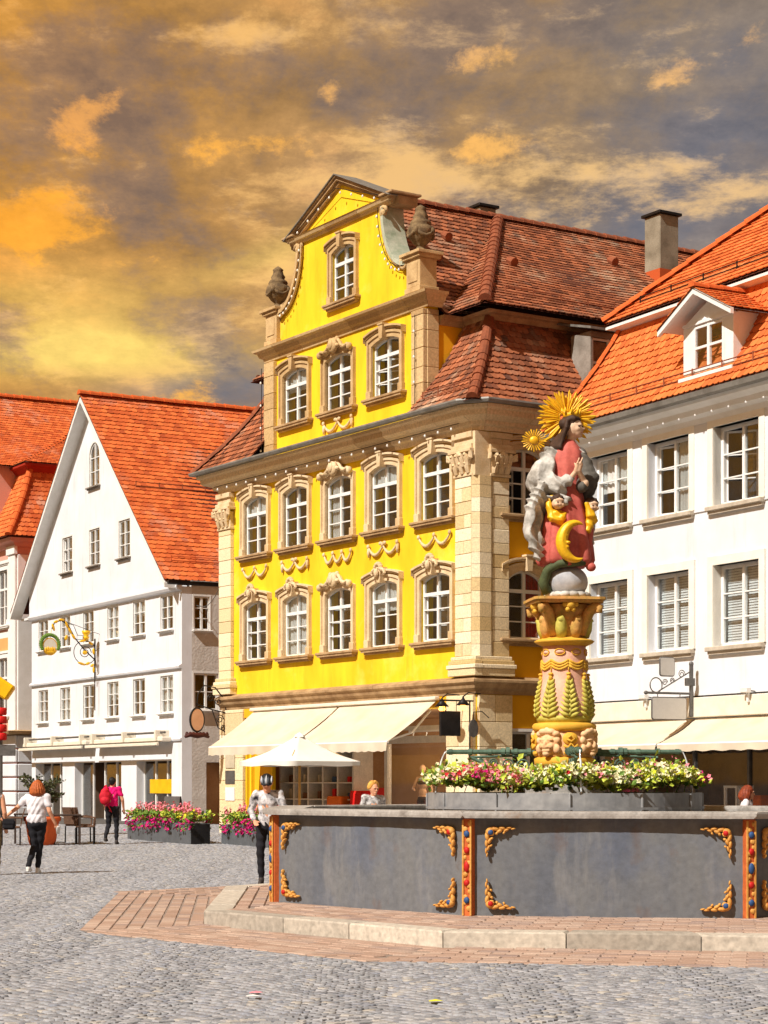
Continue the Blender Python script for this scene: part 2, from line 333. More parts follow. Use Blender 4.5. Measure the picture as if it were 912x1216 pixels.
    def build(s, name, mat=None, parent=None, smooth=False, loc=None, rot=None):
        me = bpy.data.meshes.new(name); me.from_pydata(s.v, [], s.f); me.update()
        if s.r and len(s.r) == len(s.f):
            at = me.attributes.new('rnd', 'FLOAT', 'FACE'); at.data.foreach_set('value', s.r)
        if smooth:
            me.polygons.foreach_set('use_smooth', [True]*len(me.polygons))
        return obj(name, me, mat, parent, loc, rot)
def obj(name, me, mat=None, parent=None, loc=None, rot=None):
    o = bpy.data.objects.new(name, me); COL.objects.link(o)
    if mat and me is not None and not me.materials: me.materials.append(MATS[mat] if isinstance(mat, str) else mat)
    if parent: o.parent = parent
    if loc is not None: o.location = loc
    if rot is not None: o.rotation_euler = rot
    return o
def tag(o, label=None, cat=None, group=None, kind=None):
    if label: o['label'] = label
    if cat: o['category'] = cat
    if group: o['group'] = group
    if kind: o['kind'] = kind
    return o
def thing(name, label, cat, loc=(0,0,0), rz=0., group=None):
    o = bpy.data.objects.new(name, None); COL.objects.link(o); o.location = loc; o.rotation_euler = (0,0,rz); o.empty_display_size = .2
    return tag(o, label, cat, group)
def sharp(o, ang=35):
    me = o.data
    me.polygons.foreach_set('use_smooth', [True]*len(me.polygons))
    try: me.set_sharp_from_angle(angle=R(ang))
    except Exception: pass
    return o
def remesh(mb, name, mat, parent, vox=.014, smooth_it=4, disp=None, loc=None, rot=None):
    """fuse overlapping shapes into one continuous skin"""
    o = mb.build('tmp_fuse', None, None)
    m = o.modifiers.new('r', 'REMESH'); m.mode = 'VOXEL'; m.voxel_size = vox; m.use_smooth_shade = True
    if smooth_it:
        sm = o.modifiers.new('s', 'SMOOTH'); sm.iterations = smooth_it; sm.factor = .5
    dg = bpy.context.evaluated_depsgraph_get(); dg.update()
    me = bpy.data.meshes.new_from_object(o.evaluated_get(dg)); me.name = name
    bpy.data.objects.remove(o)
    me.materials.clear()
    if disp:
        n = len(me.vertices); co = np.empty(n*3); me.vertices.foreach_get('co', co); no = np.empty(n*3); me.vertices.foreach_get('normal', no)
        co = co.reshape(-1,3); no = no.reshape(-1,3); d = np.array([disp(p) for p in co])
        me.vertices.foreach_set('co', (co+no*d[:,None]).ravel())
    me.polygons.foreach_set('use_smooth', [True]*len(me.polygons)); me.update()
    return obj(name, me, mat, parent, loc, rot)
def holed(outline, holes, thick):
    """flat wall in xz with openings, front at y=0, going back to y=thick (real thickness)"""
    cu = bpy.data.curves.new('c', 'CURVE'); cu.dimensions = '2D'; cu.fill_mode = 'BOTH'; cu.extrude = thick/2
    for loop in [outline]+holes:
        sp = cu.splines.new('POLY'); sp.points.add(len(loop)-1)
        for p, (x, z) in zip(sp.points, loop): p.co = (x, z, 0, 1)
        sp.use_cyclic_u = True
    o = bpy.data.objects.new('c', cu); COL.objects.link(o)
    dg = bpy.context.evaluated_depsgraph_get(); dg.update()
    me = bpy.data.meshes.new_from_object(o.evaluated_get(dg)); bpy.data.objects.remove(o)
    n = len(me.vertices); co = np.empty(n*3); me.vertices.foreach_get('co', co); co = co.reshape(-1,3)
    co = np.stack([co[:,0], thick/2-co[:,2], co[:,1]], 1); me.vertices.foreach_set('co', co.ravel()); me.update()
    bm = bmesh.new(); bm.from_mesh(me); bmesh.ops.remove_doubles(bm, verts=bm.verts, dist=1e-4); bmesh.ops.recalc_face_normals(bm, faces=bm.faces); bm.to_mesh(me); bm.free()
    me.polygons.foreach_set('use_smooth', [False]*len(me.polygons)); me.materials.clear()
    return me
def rect(x0, x1, z0, z1): return [(x0,z0),(x1,z0),(x1,z1),(x0,z1)]
def mitres(path):
    P = [Vector(p) for p in path]; out = []
    for i in range(len(P)):
        ns = []
        if i > 0: d = (P[i]-P[i-1]).normalized(); ns.append(Vector((d.y,-d.x)))
        if i < len(P)-1: d = (P[i+1]-P[i]).normalized(); ns.append(Vector((d.y,-d.x)))
        if len(ns) == 2:
            b = (ns[0]+ns[1]).normalized(); b = b/max(.3, b.dot(ns[0]))
        else: b = ns[0]
        out.append(b)
    return P, out
def mould(parent, name, path, prof, mat, piece=None, smooth=False):
    """run a profile [(out,z)..] along a plan path; outward is to the right. piece = length of single stones"""
    P, N = mitres(path)
    pts = []
    for i in range(len(P)-1):
        L = (P[i+1]-P[i]).length; k = max(1, round(L/piece)) if piece else 1
        cuts = [0]+sorted((j+random.uniform(-.12,.12))/k for j in range(1,k))+[1]
        for a, b in zip(cuts[:-1], cuts[1:]):
            na = N[i] if a == 0 else Vector(((P[i+1]-P[i]).normalized().y, -(P[i+1]-P[i]).normalized().x))
            nb = N[i+1] if b == 1 else Vector(((P[i+1]-P[i]).normalized().y, -(P[i+1]-P[i]).normalized().x))
            pts.append((P[i].lerp(P[i+1],a), na, P[i].lerp(P[i+1],b), nb, (P[i+1]-P[i]).normalized()))
    res = []; mb = MB()
    for pa, na, pb, nb, d in pts:
        g = .005 if piece else 0
        jit = random.uniform(-.004,.004) if piece else 0
        if piece: mb = MB()
        A = [tuple((pa+d*g+na*(o+jit)))+(z,) for o,z in prof]; B = [tuple((pb-d*g+nb*(o+jit)))+(z,) for o,z in prof]
        n = len(prof)
        mb.add(A+B, [(i,(i+1)%n,(i+1)%n+n,i+n) for i in range(n)]+[tuple(range(n-1,-1,-1)), tuple(range(n,2*n))])
        if piece: res.append(mb.build(name, mat, parent))
    if not piece: res.append(mb.build(name, mat, parent, smooth))
    return res
# ------------------------------------------------------------------ roofs
def roof_patch(parent, P, smax, amin, amax, mat, tw=.2, th=.21, singles=0, deck=True, name='roof_tiles', thick=.022):
    """overlapping flat round-ended tiles laid in courses on the surface P(a, s) -> point"""
    mb = MB(); mats_single = []
    rows = int(smax/th)
    for k in range(rows+1):
        s0 = k*th
        lo, hi = amin(min(s0+th*.5,smax)), amax(min(s0+th*.5,smax))
        if hi-lo < tw*.4: continue
        off = (k%2)*tw*.5 + random.uniform(-.01,.01)
        i0 = math.floor((lo-off)/tw); i1 = math.ceil((hi-off)/tw)
        for i in range(i0, i1):
            a0 = max(off+i*tw, lo); a1 = min(off+(i+1)*tw, hi)
            if a1-a0 < tw*.2: continue
            g = .004; a0 += g; a1 -= g
            l = min(s0+th*1.25, smax+.02); am = (a0+a1)/2
            p0 = Vector(P(am, s0)); pu = (Vector(P(am, min(s0+th, smax)))-p0)
            if pu.length < 1e-4: pu = p0-Vector(P(am, max(0,s0-th)))
            pu.normalize(); pa = (Vector(P(a1, s0))-Vector(P(a0, s0))).normalized(); nn = pa.cross(pu).normalized()
            if nn.z < 0: nn = -nn
            j = random.uniform(-.006,.006); lift = thick*1.7+random.uniform(-.004,.006)
            w = (a1-a0); Lh = l-s0
            c = p0 + pu*j
            top = [c-pa*w/2+pu*Lh+nn*.006, c+pa*w/2+pu*Lh+nn*.006, c+pa*w/2+pu*.045+nn*lift, c+pa*w*.25+pu*.008+nn*lift, c-pa*w*.25+pu*.008+nn*lift, c-pa*w/2+pu*.045+nn*lift]
            bot = [p-nn*thick for p in top[2:]]
            vs = [tuple(p) for p in top+bot]
            fs = [(0,1,2,3,4,5),(2,6,7,3),(3,7,8,4),(4,8,9,5),(1,6,2),(0,5,9)]
            mb.add(vs, fs, random.random())
    o = mb.build(name, mat, parent); o['kind'] = 'stuff'
    if deck:
        d = MB(); n = 8; A = []; B = []
        for k in range(n+1):
            s_ = smax*k/n; A.append(tuple(Vector(P(amin(s_), s_))-Vector((0,0,.02)))); B.append(tuple(Vector(P(amax(s_), s_))-Vector((0,0,.02))))
        d.strip(A, B); d.build('roof_deck', 'roof_deck', parent)
    return o
def ridge_caps(parent, p0, p1, mat='ridge_tile', r=.12, L=.36, name='ridge_tile'):
    p0 = Vector(p0); p1 = Vector(p1); d = p1-p0; n = max(1, int(d.length/L)); t = d.normalized()
    x = t.cross(Vector((0,0,1))).normalized(); up = x.cross(t)
    mb = MB()
    for k in range(n):
        a = p0+d*(k/n)+Vector((random.uniform(-.008,.008),random.uniform(-.008,.008),random.uniform(-.008,.008))); b = a+d/n*1.06
        ra, rb = r*1.12, r*.92
        ringA = [tuple(a+(x*math.cos(q)+up*math.sin(q))*ra) for q in [math.pi*i/6 for i in range(7)]]
        ringB = [tuple(b+(x*math.cos(q)+up*math.sin(q))*rb) for q in [math.pi*i/6 for i in range(7)]]
        mb.strip(ringA, ringB); mb.add(ringA+[tuple(a)], [tuple(range(7))+(7,)])
    o = mb.build(name, mat, parent); o['kind'] = 'stuff'; return o
def snow_guard(parent, p0, p1, n, mat='dark_metal', h=.16, out=(0,0,0)):
    p0 = Vector(p0); p1 = Vector(p1); mb = MB(); o = Vector(out)
    for zz in (.06, h): mb.tube([p0+o+Vector((0,0,zz)), p1+o+Vector((0,0,zz))], .014, 5)
    for k in range(n+1):
        q = p0.lerp(p1, k/n); mb.tube([q+o*1.0+Vector((0,0,-.03)), q+o+Vector((0,0,h+.03))], .018, 5)
    return mb.build('snow_guard', mat, parent)
# ------------------------------------------------------------------ windows
def arch_pts(w, h, rise, n=10):
    if rise <= 0: return [(-w/2,0),(-w/2,h),(w/2,h),(w/2,0)]
    if rise >= w/2-.01:
        return [(-w/2,0)]+[(-w/2*math.cos(math.pi*i/n), h-rise+rise*math.sin(math.pi*i/n)) for i in range(n+1)]+[(w/2,0)]
    Rr = (w*w/4+rise*rise)/(2*rise); a = math.asin(w/2/Rr)
    return [(-w/2,0)]+[(Rr*math.sin(-a+2*a*i/n), h-Rr+Rr*math.cos(-a+2*a*i/n)) for i in range(n+1)]+[(w/2,0)]
def top_z(x, w, h, rise):
    if rise <= 0: return h
    if rise >= w/2-.01: return h-rise+math.sqrt(max(0,(w/2)**2-x*x))
    Rr = (w*w/4+rise*rise)/(2*rise); return h-Rr+math.sqrt(max(0,Rr*Rr-x*x))
SURR = {}
def window(parent, loc, rz, w, h, rise=0., cols=2, rows=(1,1,1), transom=None, style='stone', yset=.055, sash='white_paint', behind='room',
           surround='sandstone', sill='sandstone_dark', sw=.2, open_leaf=None, hood=None, fw=.055, bar=.028, glass='glass', sillw=None, label=None, sill_h=.13, curtain=None, mull=.075):
    """one window: surround mesh > sill, hood, keystone, frame, panes, lining of the room behind"""
    mb = MB(); ins = arch_pts(w, h, rise)
    pr = .06 if style == 'stone' else (.05 if style == 'flat' else .012)
    k = (w+2*sw)/w
    out = []
    for i, (x, z) in enumerate(ins):
        if i in (0, len(ins)-1): out.append((math.copysign(w/2+sw, x), z))
        elif rise <= 0: out.append((math.copysign(w/2+sw, x), h+sw))
        else:
            out.append((x*k, z+sw*.95))
    if rise > 0:   # square ears on the shoulders of the arch
        out[1] = (-(w/2+sw), out[1][1]); out[-2] = (w/2+sw, out[-2][1])
    f3 = lambda L, y: [(x,y,z) for x,z in L]
    mb.strip(f3(out,-pr), f3(ins,-pr)); mb.strip(f3(ins,-pr), f3(ins,yset+.06)); mb.strip(f3(out,.0), f3(out,-pr))
    if style == 'stone':   # raised outer fillet
        mid = [((a[0]*.35+b[0]*.65), (a[1]*.35+b[1]*.65)) for a,b in zip(ins,out)]
        mb.strip(f3(out,-pr-.035), f3(mid,-pr-.035)); mb.strip(f3(mid,-pr-.035), f3(mid,-pr+.001)); mb.strip(f3(out,-pr+.001), f3(out,-pr-.035))
        for sx in (-1,1):   # plinth blocks at the feet
            mb.box((min(sx*(w/2-.004),sx*(w/2+sw+.02)),-pr-.05,0.),(max(sx*(w/2-.004),sx*(w/2+sw+.02)),0,.2),.01)
    wo = mb.build('window', surround, parent, loc=loc, rot=(0,0,rz))
    if label: wo['label'] = label
    # sill
    sl = (sillw or (w+2*sw+.22))/2
    s = MB()
    if style == 'stone':
        s.box((-sl,-.20,-.07),(sl,.03,-.004),.012); s.box((-sl+.05,-.17,-.12),(sl-.05,.02,-.07)); s.box((-sl+.1,-.11,-.17),(sl-.1,.02,-.12))
    else:
        s.box((-sl,-.14,-sill_h*.6),(sl,yset,-.004),.012); s.box((-sl+.03,-.08,-sill_h),(sl-.03,.02,-sill_h*.6))
    s.build('sill', sill, wo)
    # hood
    if hood in ('arch', 'crest', 'shell'):
        hm = MB(); op = [p for p in out[1:-1]]
        ho = [(x*1.06, z+.03) for x,z in op]; ho = [(math.copysign(w/2+sw+.05,op[0][0]), op[0][1]-.10)]+ho+[(w/2+sw+.05, op[-1][1]-.10)]
        if hood != 'shell':
            for off, prj in ((0,.11),(.05,.16)):
                A = [(x*(1+off*.35), -prj, z+off) for x,z in ho]; B = [(x*(1+off*.35), -prj, z+off+.048) for x,z in ho]
                A0 = [(x,0,z) for x,_,z in A]; B0 = [(x,0,z) for x,_,z in B]
                hm.strip(B, A); hm.strip(B0, B); hm.strip(A, A0)
            hm.build('hood', surround, wo)
            zt = h+sw
            km = MB(); km.prism([(-.07,zt-.22),(.07,zt-.22),(.10,zt+.13),(-.10,zt+.13)], -.20, .0)
            km.box((-.12,-.22,zt+.13),(.12,0,zt+.17))
            if hood == 'crest':
                rs = np.random.RandomState(int(abs(loc[0])*31+loc[2]*7))
                for q in range(7):
                    a = math.pi*q/6; km.ell((.13*math.cos(a),-.2,zt+.12+.13*math.sin(a)),(.06,.07,.06),nu=8,nv=5)
                km.ell((0,-.26,zt+.02),(.08,.06,.11),nu=8,nv=6)
                for sx in (-1,1):
                    km.tube([(sx*.16,-.2,zt+.1),(sx*.26,-.2,zt+.08),(sx*.3,-.2,zt),(sx*.24,-.2,zt-.03)],[.05,.045,.04,.03],6)
            km.build('keystone', surround, wo)
        else:
            zt = h+sw; pts = [(-.78,.02),(-.66,.10),(-.5,.05),(-.36,.12),(-.22,.30),(0,.36),(.22,.30),(.36,.12),(.5,.05),(.66,.10),(.78,.02)]
            for prj, o_ in ((.16,0),(.22,.05)):
                hm.tube([(x,-prj+.05,zt-.18+z*.9+o_) for x,z in pts], .045, 6)
            hm.ell((0,-.2,zt+.02),(.2,.1,.2),nu=12,nv=8); hm.ell((0,-.28,zt+.04),(.11,.05,.13),nu=10,nv=6)
            for sx in (-1,1):
                hm.ell((sx*.2,-.18,zt+.0),(.1,.08,.06),nu=8,nv=5); hm.ell((sx*.75,-.16,zt-.12),(.08,.09,.1),nu=8,nv=6); hm.ell((sx*.16,-.17,zt+.16),(.07,.07,.09),nu=8,nv=5)
                hm.ell((sx*.42,-.15,zt-.06),(.1,.06,.06),nu=8,nv=5)
            ho_ = hm.build('hood', surround, wo, smooth=True)
    # sash frame
    fm = MB(); i2 = arch_pts(w-2*fw, h-2*fw, max(0,rise-fw*.2)); i2 = [(x,z+fw) for x,z in i2]
    y0, y1 = yset, yset+.06
    fm.strip(f3(ins,y0), f3(i2,y0)); fm.strip(f3(i2,y0), f3(i2,y1)); fm.strip(f3(ins,y1), f3(i2,y1)); fm.box((-w/2,y0,0),(w/2,y1,fw))
    tot = sum(rows); zs = [fw]; H = h-fw*2
    for r_ in rows: zs.append(zs[-1]+H*r_/tot)
    cw = (w-2*fw)/cols; xs = [-w/2+fw+cw*i for i in range(cols+1)]
    for i in range(1, cols):
        b_ = mull if (cols == 2 or (cols == 4 and i == 2)) else bar
        fm.box((xs[i]-b_/2, y0-.012, fw), (xs[i]+b_/2, y1, top_z(xs[i],w,h,rise)-fw*.5))
    for j in range(1, len(rows)):
        b_ = .085 if transom == j else bar
        fm.box((-w/2+fw*.6, y0-(.02 if transom == j else .004), zs[j]-b_/2), (w/2-fw*.6, y1-.01, zs[j]+b_/2))
    fm.build('frame', sash, wo)
    for i in range(cols):
        for j in range(len(rows)):
            xa, xb = xs[i]+.006, xs[i+1]-.006; za, zb = zs[j]+.006, zs[j+1]-.006
            if open_leaf and i == open_leaf[0] and j in open_leaf[1]: continue
            pm = MB(); yy = y0+.03
            if j == len(rows)-1 and rise > 0:
                top = [(xa+(xb-xa)*q/4) for q in range(5)]
                poly = [(xa,za),(xb,za)]+[(x, top_z(x,w,h,rise)-fw*.6) for x in reversed(top)]
            else: poly = rect(xa,xb,za,zb)
            cx_ = (xa+xb)/2; cz_ = (za+zb)/2
            pm.prism([(x-cx_,z-cz_) for x,z in poly], -.003, .003)
            po = pm.build('pane', glass, wo, loc=(cx_,yy,cz_)); po.rotation_euler = (random.uniform(-.012,.012),0,random.uniform(-.012,.012))
    if open_leaf:   # a casement swung inwards
        i, js, ang = open_leaf; xa, xb = xs[i], xs[i+1]; za, zb = zs[js[0]], zs[js[-1]+1]
        lw = xb-xa; lm = MB(); b_ = .04; hgt = zb-za
        lm.box((0,-.02,0),(b_,.02,hgt)); lm.box((lw-b_,-.02,0),(lw,.02,hgt)); lm.box((b_,-.019,0),(lw-b_,.019,b_)); lm.box((b_,-.019,hgt-b_),(lw-b_,.019,hgt))
        for j in range(1,len(js)): zz = zs[js[j]]-za; lm.box((b_,-.012,zz-.012),(lw-b_,.012,zz+.012))
        sgn = 1 if i == 0 else -1
        lo_ = lm.build('open_casement', sash, wo, loc=(xa if i == 0 else xb, y1+.02, za), rot=(0,0,(R(ang) if i == 0 else math.pi-R(ang))))
        gm = MB(); gm.box((b_,-.003,b_),(lw-b_,.003,hgt-b_)); gm.build('pane', glass, wo, loc=lo_.location, rot=lo_.rotation_euler)
    # the room seen through the glass
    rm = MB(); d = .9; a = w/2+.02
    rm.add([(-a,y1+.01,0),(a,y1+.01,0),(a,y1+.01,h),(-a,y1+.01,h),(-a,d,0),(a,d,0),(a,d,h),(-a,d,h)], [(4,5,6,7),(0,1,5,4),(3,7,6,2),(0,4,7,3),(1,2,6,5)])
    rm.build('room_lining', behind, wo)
    if curtain:
        cm = MB(); kind, fr = curtain[0], curtain[1]
        if kind == 'blind':
            n = int(h/.055)
            for q in range(n):
                zz = h-.03-q*.055
                if zz < h*(1-fr): break
                cm.add([(-w/2+fw,y1+.05,zz),(w/2-fw,y1+.05,zz),(w/2-fw,y1+.068,zz+.05),(-w/2+fw,y1+.068,zz+.05)], [(0,1,2,3)])
            cm.build('blind', 'blind', wo)
        else:
            x0, x1 = curtain[2] if len(curtain) > 2 else (-w/2, w/2); n = 28
            A = []; B = []
            for q in range(n+1):
                x = x0+(x1-x0)*q/n; yy = y1+.045+.02*math.sin(q*1.9)+.012*math.sin(q*.7)
                A.append((x,yy,h*(1-fr))); B.append((x,yy,h))
            cm.strip(A,B); cm.build('curtain', 'red_curtain' if kind == 'red' else 'curtain', wo)
    return wo
# ================================================================== setting: ground
def gz(y): return min(max(0., (y-42)*.012), .36)
g = MB()
ys = [-60, -10, 10, 42, 50, 58, 66, 72, 120, 3000]
for a, b in zip(ys[:-1], ys[1:]):
    g.add([(-3000,a,gz(a)-.03),(3000,a,gz(a)-.03),(3000,b,gz(b)-.03),(-3000,b,gz(b)-.03)], [(0,1,2,3)])
ground = tag(g.build('market_square', 'paving_bed'), kind='structure')
# ================================================================== yellow corner house
YH = thing('yellow_house', 'bright yellow baroque corner house with curved gable and stone window surrounds', 'house', (2.182, 48, 0), math.atan2(-.8427, .5384))
DEPTH = 14.5; XL = -12.65
UX = [-10.68,-8.46,-6.22,-4.02,-1.70]; GX = [-8.47,-6.22,-3.92]
SHOP = (-11.25, -1.15)
holes = []
for x in UX: holes += [rect(x-.65,x+.65,8.02,9.64), rect(x-.65,x+.65,5.06,6.72)]
holes.append(rect(SHOP[0], SHOP[1], .02, 3.45))
obj('wall', holed(rect(XL, 0, -.3, 10.3), holes, .35), 'yellow_plaster', YH)
# alley side (rotated: local x -> +y)
AY = [1.42, 3.9, 6.4]
ah = []
for y in AY: ah += [rect(y-.52,y+.52,8.02,9.6), rect(y-.52,y+.52,5.06,6.7)]
ah.append(rect(1.0,2.1,1.0,2.85))
obj('side_wall', holed(rect(.352, DEPTH, -.3, 10.3), ah, .35), 'shaded_yellow_plaster', YH, rot=(0,0,R(90)))
bw = MB(); bw.box((XL,.352,-.3),(XL+.35,DEPTH,10.3)); bw.box((XL+.352,DEPTH-.35,-.3),(-.352,DEPTH-.002,10.3)); bw.build('rear_wall', 'shaded_yellow_plaster', YH)
# windows
curt = {0:None}
for k, x in enumerate(UX):
    window(YH, (x,0,8.02), 0, 1.30, 1.62, .13, 2, (.30,.30,.30,.36), 3, 'stone', hood=['arch','arch','shell','arch','arch'][k], sw=.17,
           curtain=[('w',.35),None,('w',1,(-.57,-.2)),('w',.3),None][k])
    window(YH, (x,0,5.06), 0, 1.30, 1.66, .13, 2, (.30,.30,.30,.36), 3, 'stone', hood=['crest','crest','shell','crest','crest'][k], sw=.17,
           open_leaf=[(0,(0,1,2),62),None,(0,(0,1,2),50),None,(0,(0,1,2),30)][k], curtain=[None,('w',1),None,('w',.45),None][k])
for y in AY:
    window(YH, (0,y,8.02), R(90), 1.04, 1.58, .14, 2, (.30,.30,.30,.36), 3, 'stone', hood='arch', sw=.2, open_leaf=(0,(0,1,2),35) if y < 2 else None)
    window(YH, (0,y,5.06), R(90), 1.04, 1.64, .2, 2, (.30,.30,.30,.36), 3, 'stone', hood='arch', sw=.2, curtain=('red',1,(.0,.5)))
window(YH, (0,1.55,1.0), R(90), 1.1, 1.85, 0, 2, (1,), None, 'flat', sw=.07, surround='white_paint', sill='white_paint')
# garlands under the upper sills
def garland(parent, x, z, n, w=1.35, bow=True):
    m = MB(); seg = w/n
    for i in range(n):
        xa = -w/2+seg*i; P = []; rr = []
        for q in range(9):
            t = q/8; P.append((xa+seg*t, -.06, -.28*4*t*(1-t)*.8)); rr.append(.02+.026*math.sin(math.pi*t))
        m.tube(P, rr, 6)
    for i in range(n+1):
        xx = -w/2+seg*i; m.ell((xx,-.07,.02),(.05,.04,.06),nu=8,nv=5)
        if bow and i in (0,n): m.tube([(xx,-.05,0),(xx+.01,-.06,-.14),(xx-.01,-.05,-.26)],[.035,.05,.02],6)
    if bow:
        for s_ in (-1,1): m.ell((s_*.09,-.07,.05),(.08,.03,.05),nu=8,nv=5)
    return m.build('garland', 'sandstone', parent, smooth=True, loc=(x,0,z))
for k, x in enumerate(UX): garland(YH, x, 7.62, [2,2,3,2,2][k], bow=k in (1,3))
garland(YH, GX[1], 11.08, 2, 1.4)
# string course above the shops
prof = [(0,3.72),(.06,3.72),(.08,3.80),(.16,3.86),(.20,3.96),(.26,4.0),(.26,4.06),(.05,4.14),(0,4.14)]
mould(YH, 'string_course', [(XL-.05,0),(0,0),(.0+.02,.0),(.02,8)][:2]+[(0.0,8)], prof, 'sandstone_dark', piece=2.1)
fas = MB(); fas.box((SHOP[0]-.1,-.05,3.46),(SHOP[1]+.1,0,3.715)); fas.build('fascia_board', 'shaded_yellow_plaster', YH)
# pilasters, built stone by stone
def stones(x0, x1, y0, y1, z0, z1, hh, split=None, name='quoin_stone', mat='quoin_stone'):
    z = z0; k = 0
    while z < z1-.05:
        h_ = min(hh*random.uniform(.88,1.14), z1-z)
        if z1-z-h_ < .1: h_ = z1-z
        cuts = [x0, x1]
        if split and k%2 == 0: cuts = [x0, x0+(x1-x0)*random.uniform(.42,.6), x1]
        for a, b in zip(cuts[:-1], cuts[1:]):
            m = MB(); j = random.uniform(-.006,.006); m.box((a+.004,y0+j,z+.004),(b-.004,y1,z+h_-.004),.012); m.build(name, mat, YH)
        z += h_; k += 1  # yellow wall; shade under the awning painted in as orange
def sstones(y0, y1, x0, x1, z0, z1, hh, split=None):
    z = z0; k = 0
    while z < z1-.05:
        h_ = min(hh*random.uniform(.88,1.14), z1-z)
        if z1-z-h_ < .1: h_ = z1-z
        cuts = [y0, y1] if not (split and k%2) else [y0, (y0+y1)/2+random.uniform(-.05,.05), y1]
        for a, b in zip(cuts[:-1], cuts[1:]):
            m = MB(); j = random.uniform(-.006,.006); m.box((x0,a+.004,z+.004),(x1+j,b-.004,z+h_-.004),.012); m.build('quoin_stone', 'quoin_stone', YH)
        z += h_; k += 1
ZS0, ZS1 = 4.62, 8.86
stones(-.72,-.06,-.13,-.001,ZS0,ZS1,.30,True)                       # front face of the corner
z = ZS0; k = 0
while z < ZS1-.05:                                                  # splayed corner stones
    h_ = min(.3*random.uniform(.88,1.14), ZS1-z); h_ = ZS1-z if ZS1-z-h_ < .1 else h_
    m = MB(); m.prismz([(-.055,-.115),(.02,-.16),(.16,-.02),(.16,.30),(.13,.36),(-.055,.0)], z+.004, z+h_-.004); m.build('quoin_stone', 'quoin_stone', YH); z += h_
sstones(.37,.86,.001,.13,ZS0,ZS1,.30)
stones(XL-.06,XL+.66,-.12,-.001,4.5,ZS1,.36,False)
sstones(.02,.5,XL-.12,XL-.001,4.5,ZS1,.36)
# pilaster bases
for (a,b) in ((-.78,-.0),(XL-.12,XL+.72)):
    for z0,z1,e in ((4.145,4.32,.10),(4.322,4.42,.13),(4.422,4.52,.09),(4.522,4.615,.05)):
        m = MB(); m.box((a-e,-.13-e,z0),(b+(e if a > -2 else e)+(.15 if a > -2 else 0),.0 if a < -2 else .0,z1),.015)
        if a > -2: m.box((.001,0.002,z0),(.13+e,.86+e,z1),.015)
        m.build('pilaster_base', 'quoin_stone', YH)
# ground-floor piers
stones(-1.14,-.02,-.10,-.001,.0,3.71,.62,True); sstones(.0,.98,.001,.10,0,3.71,.62,True)
stones(XL-.05,SHOP[0]-.05,-.10,-.001,0,3.71,.62,True); sstones(.0,.6,XL-.1,XL-.001,0,3.71,.62)
# capitals
def capital(x0, x1, y0, nrm, name='capital'):
    """leafy capital on a flat pilaster face; built in a face frame: u across, o outward"""
    m = MB(); w = x1-x0
    def pt(u, o, z): return (x0+u, y0-o, z) if nrm == 'f' else (y0+o, x0+u, z)
    def bx(u0,u1,o0,o1,z0,z1,c=.01):
        a = pt(u0,o0,z0); b = pt(u1,o1,z1); m.box(tuple(min(p,q) for p,q in zip(a,b)), tuple(max(p,q) for p,q in zip(a,b)), c)
    bx(-.03,w+.03,0,.16,8.860,8.930); bx(0,w,0,.13,8.930,9.380)
    for row,(zz,n_,hh,pj) in enumerate(((8.940,3,.22,.16),(9.100,4,.26,.2))):
        for i in range(n_):
            uu = w*(i+.5)/n_
            P = [pt(uu,pj-.02,zz), pt(uu,pj+.01,zz+hh*.5), pt(uu,pj+.05,zz+hh*.85), pt(uu,pj+.1,zz+hh), pt(uu,pj+.12,zz+hh*.88)]
            m.tube(P, [.07,.085,.075,.05,.03], 6)
    for uu in (-.04, w+.04):
        P = [pt(uu+(.14 if uu < 0 else -.14),.16,9.160), pt(uu,.22,9.320), pt(uu+(-.07 if uu < 0 else .07),.25,9.380), pt(uu+(-.07 if uu < 0 else .07),.24,9.280), pt(uu,.22,9.260)]
        m.tube(P, [.05,.06,.06,.06,.04], 7)
    m.ell(pt(w/2,.24,9.380), (.09,.09,.09), nu=8, nv=6)
    bx(-.1,w+.1,0,.27,9.420,9.500); bx(-.06,w+.06,0,.2,9.500,9.620); bx(-.02,w+.02,0,.14,9.620,9.760); bx(-.05,w+.05,0,.2,9.760,9.900)
    return m.build(name, 'sandstone', YH)
capital(-.72,-.0,-.002,'f'); capital(.32,.86,.002,'s'); capital(XL-.06,XL+.66,-.002,'f')
cb = MB(); cb.box((-.1,-.14,8.860),(.14,.3,9.900)); cb.build('corner_block', 'sandstone', YH)
# main cornice in single stones, and the gutter
prof = [(0,9.920),(.08,9.920),(.10,10.010),(.2,10.050),(.22,10.130),(.40,10.190),(.46,10.230),(.48,10.350),(.55,10.390),(.57,10.460),(0,10.470)]
cpath = [(XL-.05,3.0),(XL-.05,0),(-.05,0),(.12,.12),(.12,DEPTH)]
mould(YH, 'cornice_stone', cpath, prof, 'cornice_stone', piece=1.15)
gp = [(.56,10.470),(.70,10.470),(.73,10.530),(.72,10.570),(.68,10.540),(.60,10.510),(.56,10.530)]
mould(YH, 'gutter', cpath, gp, 'zinc')
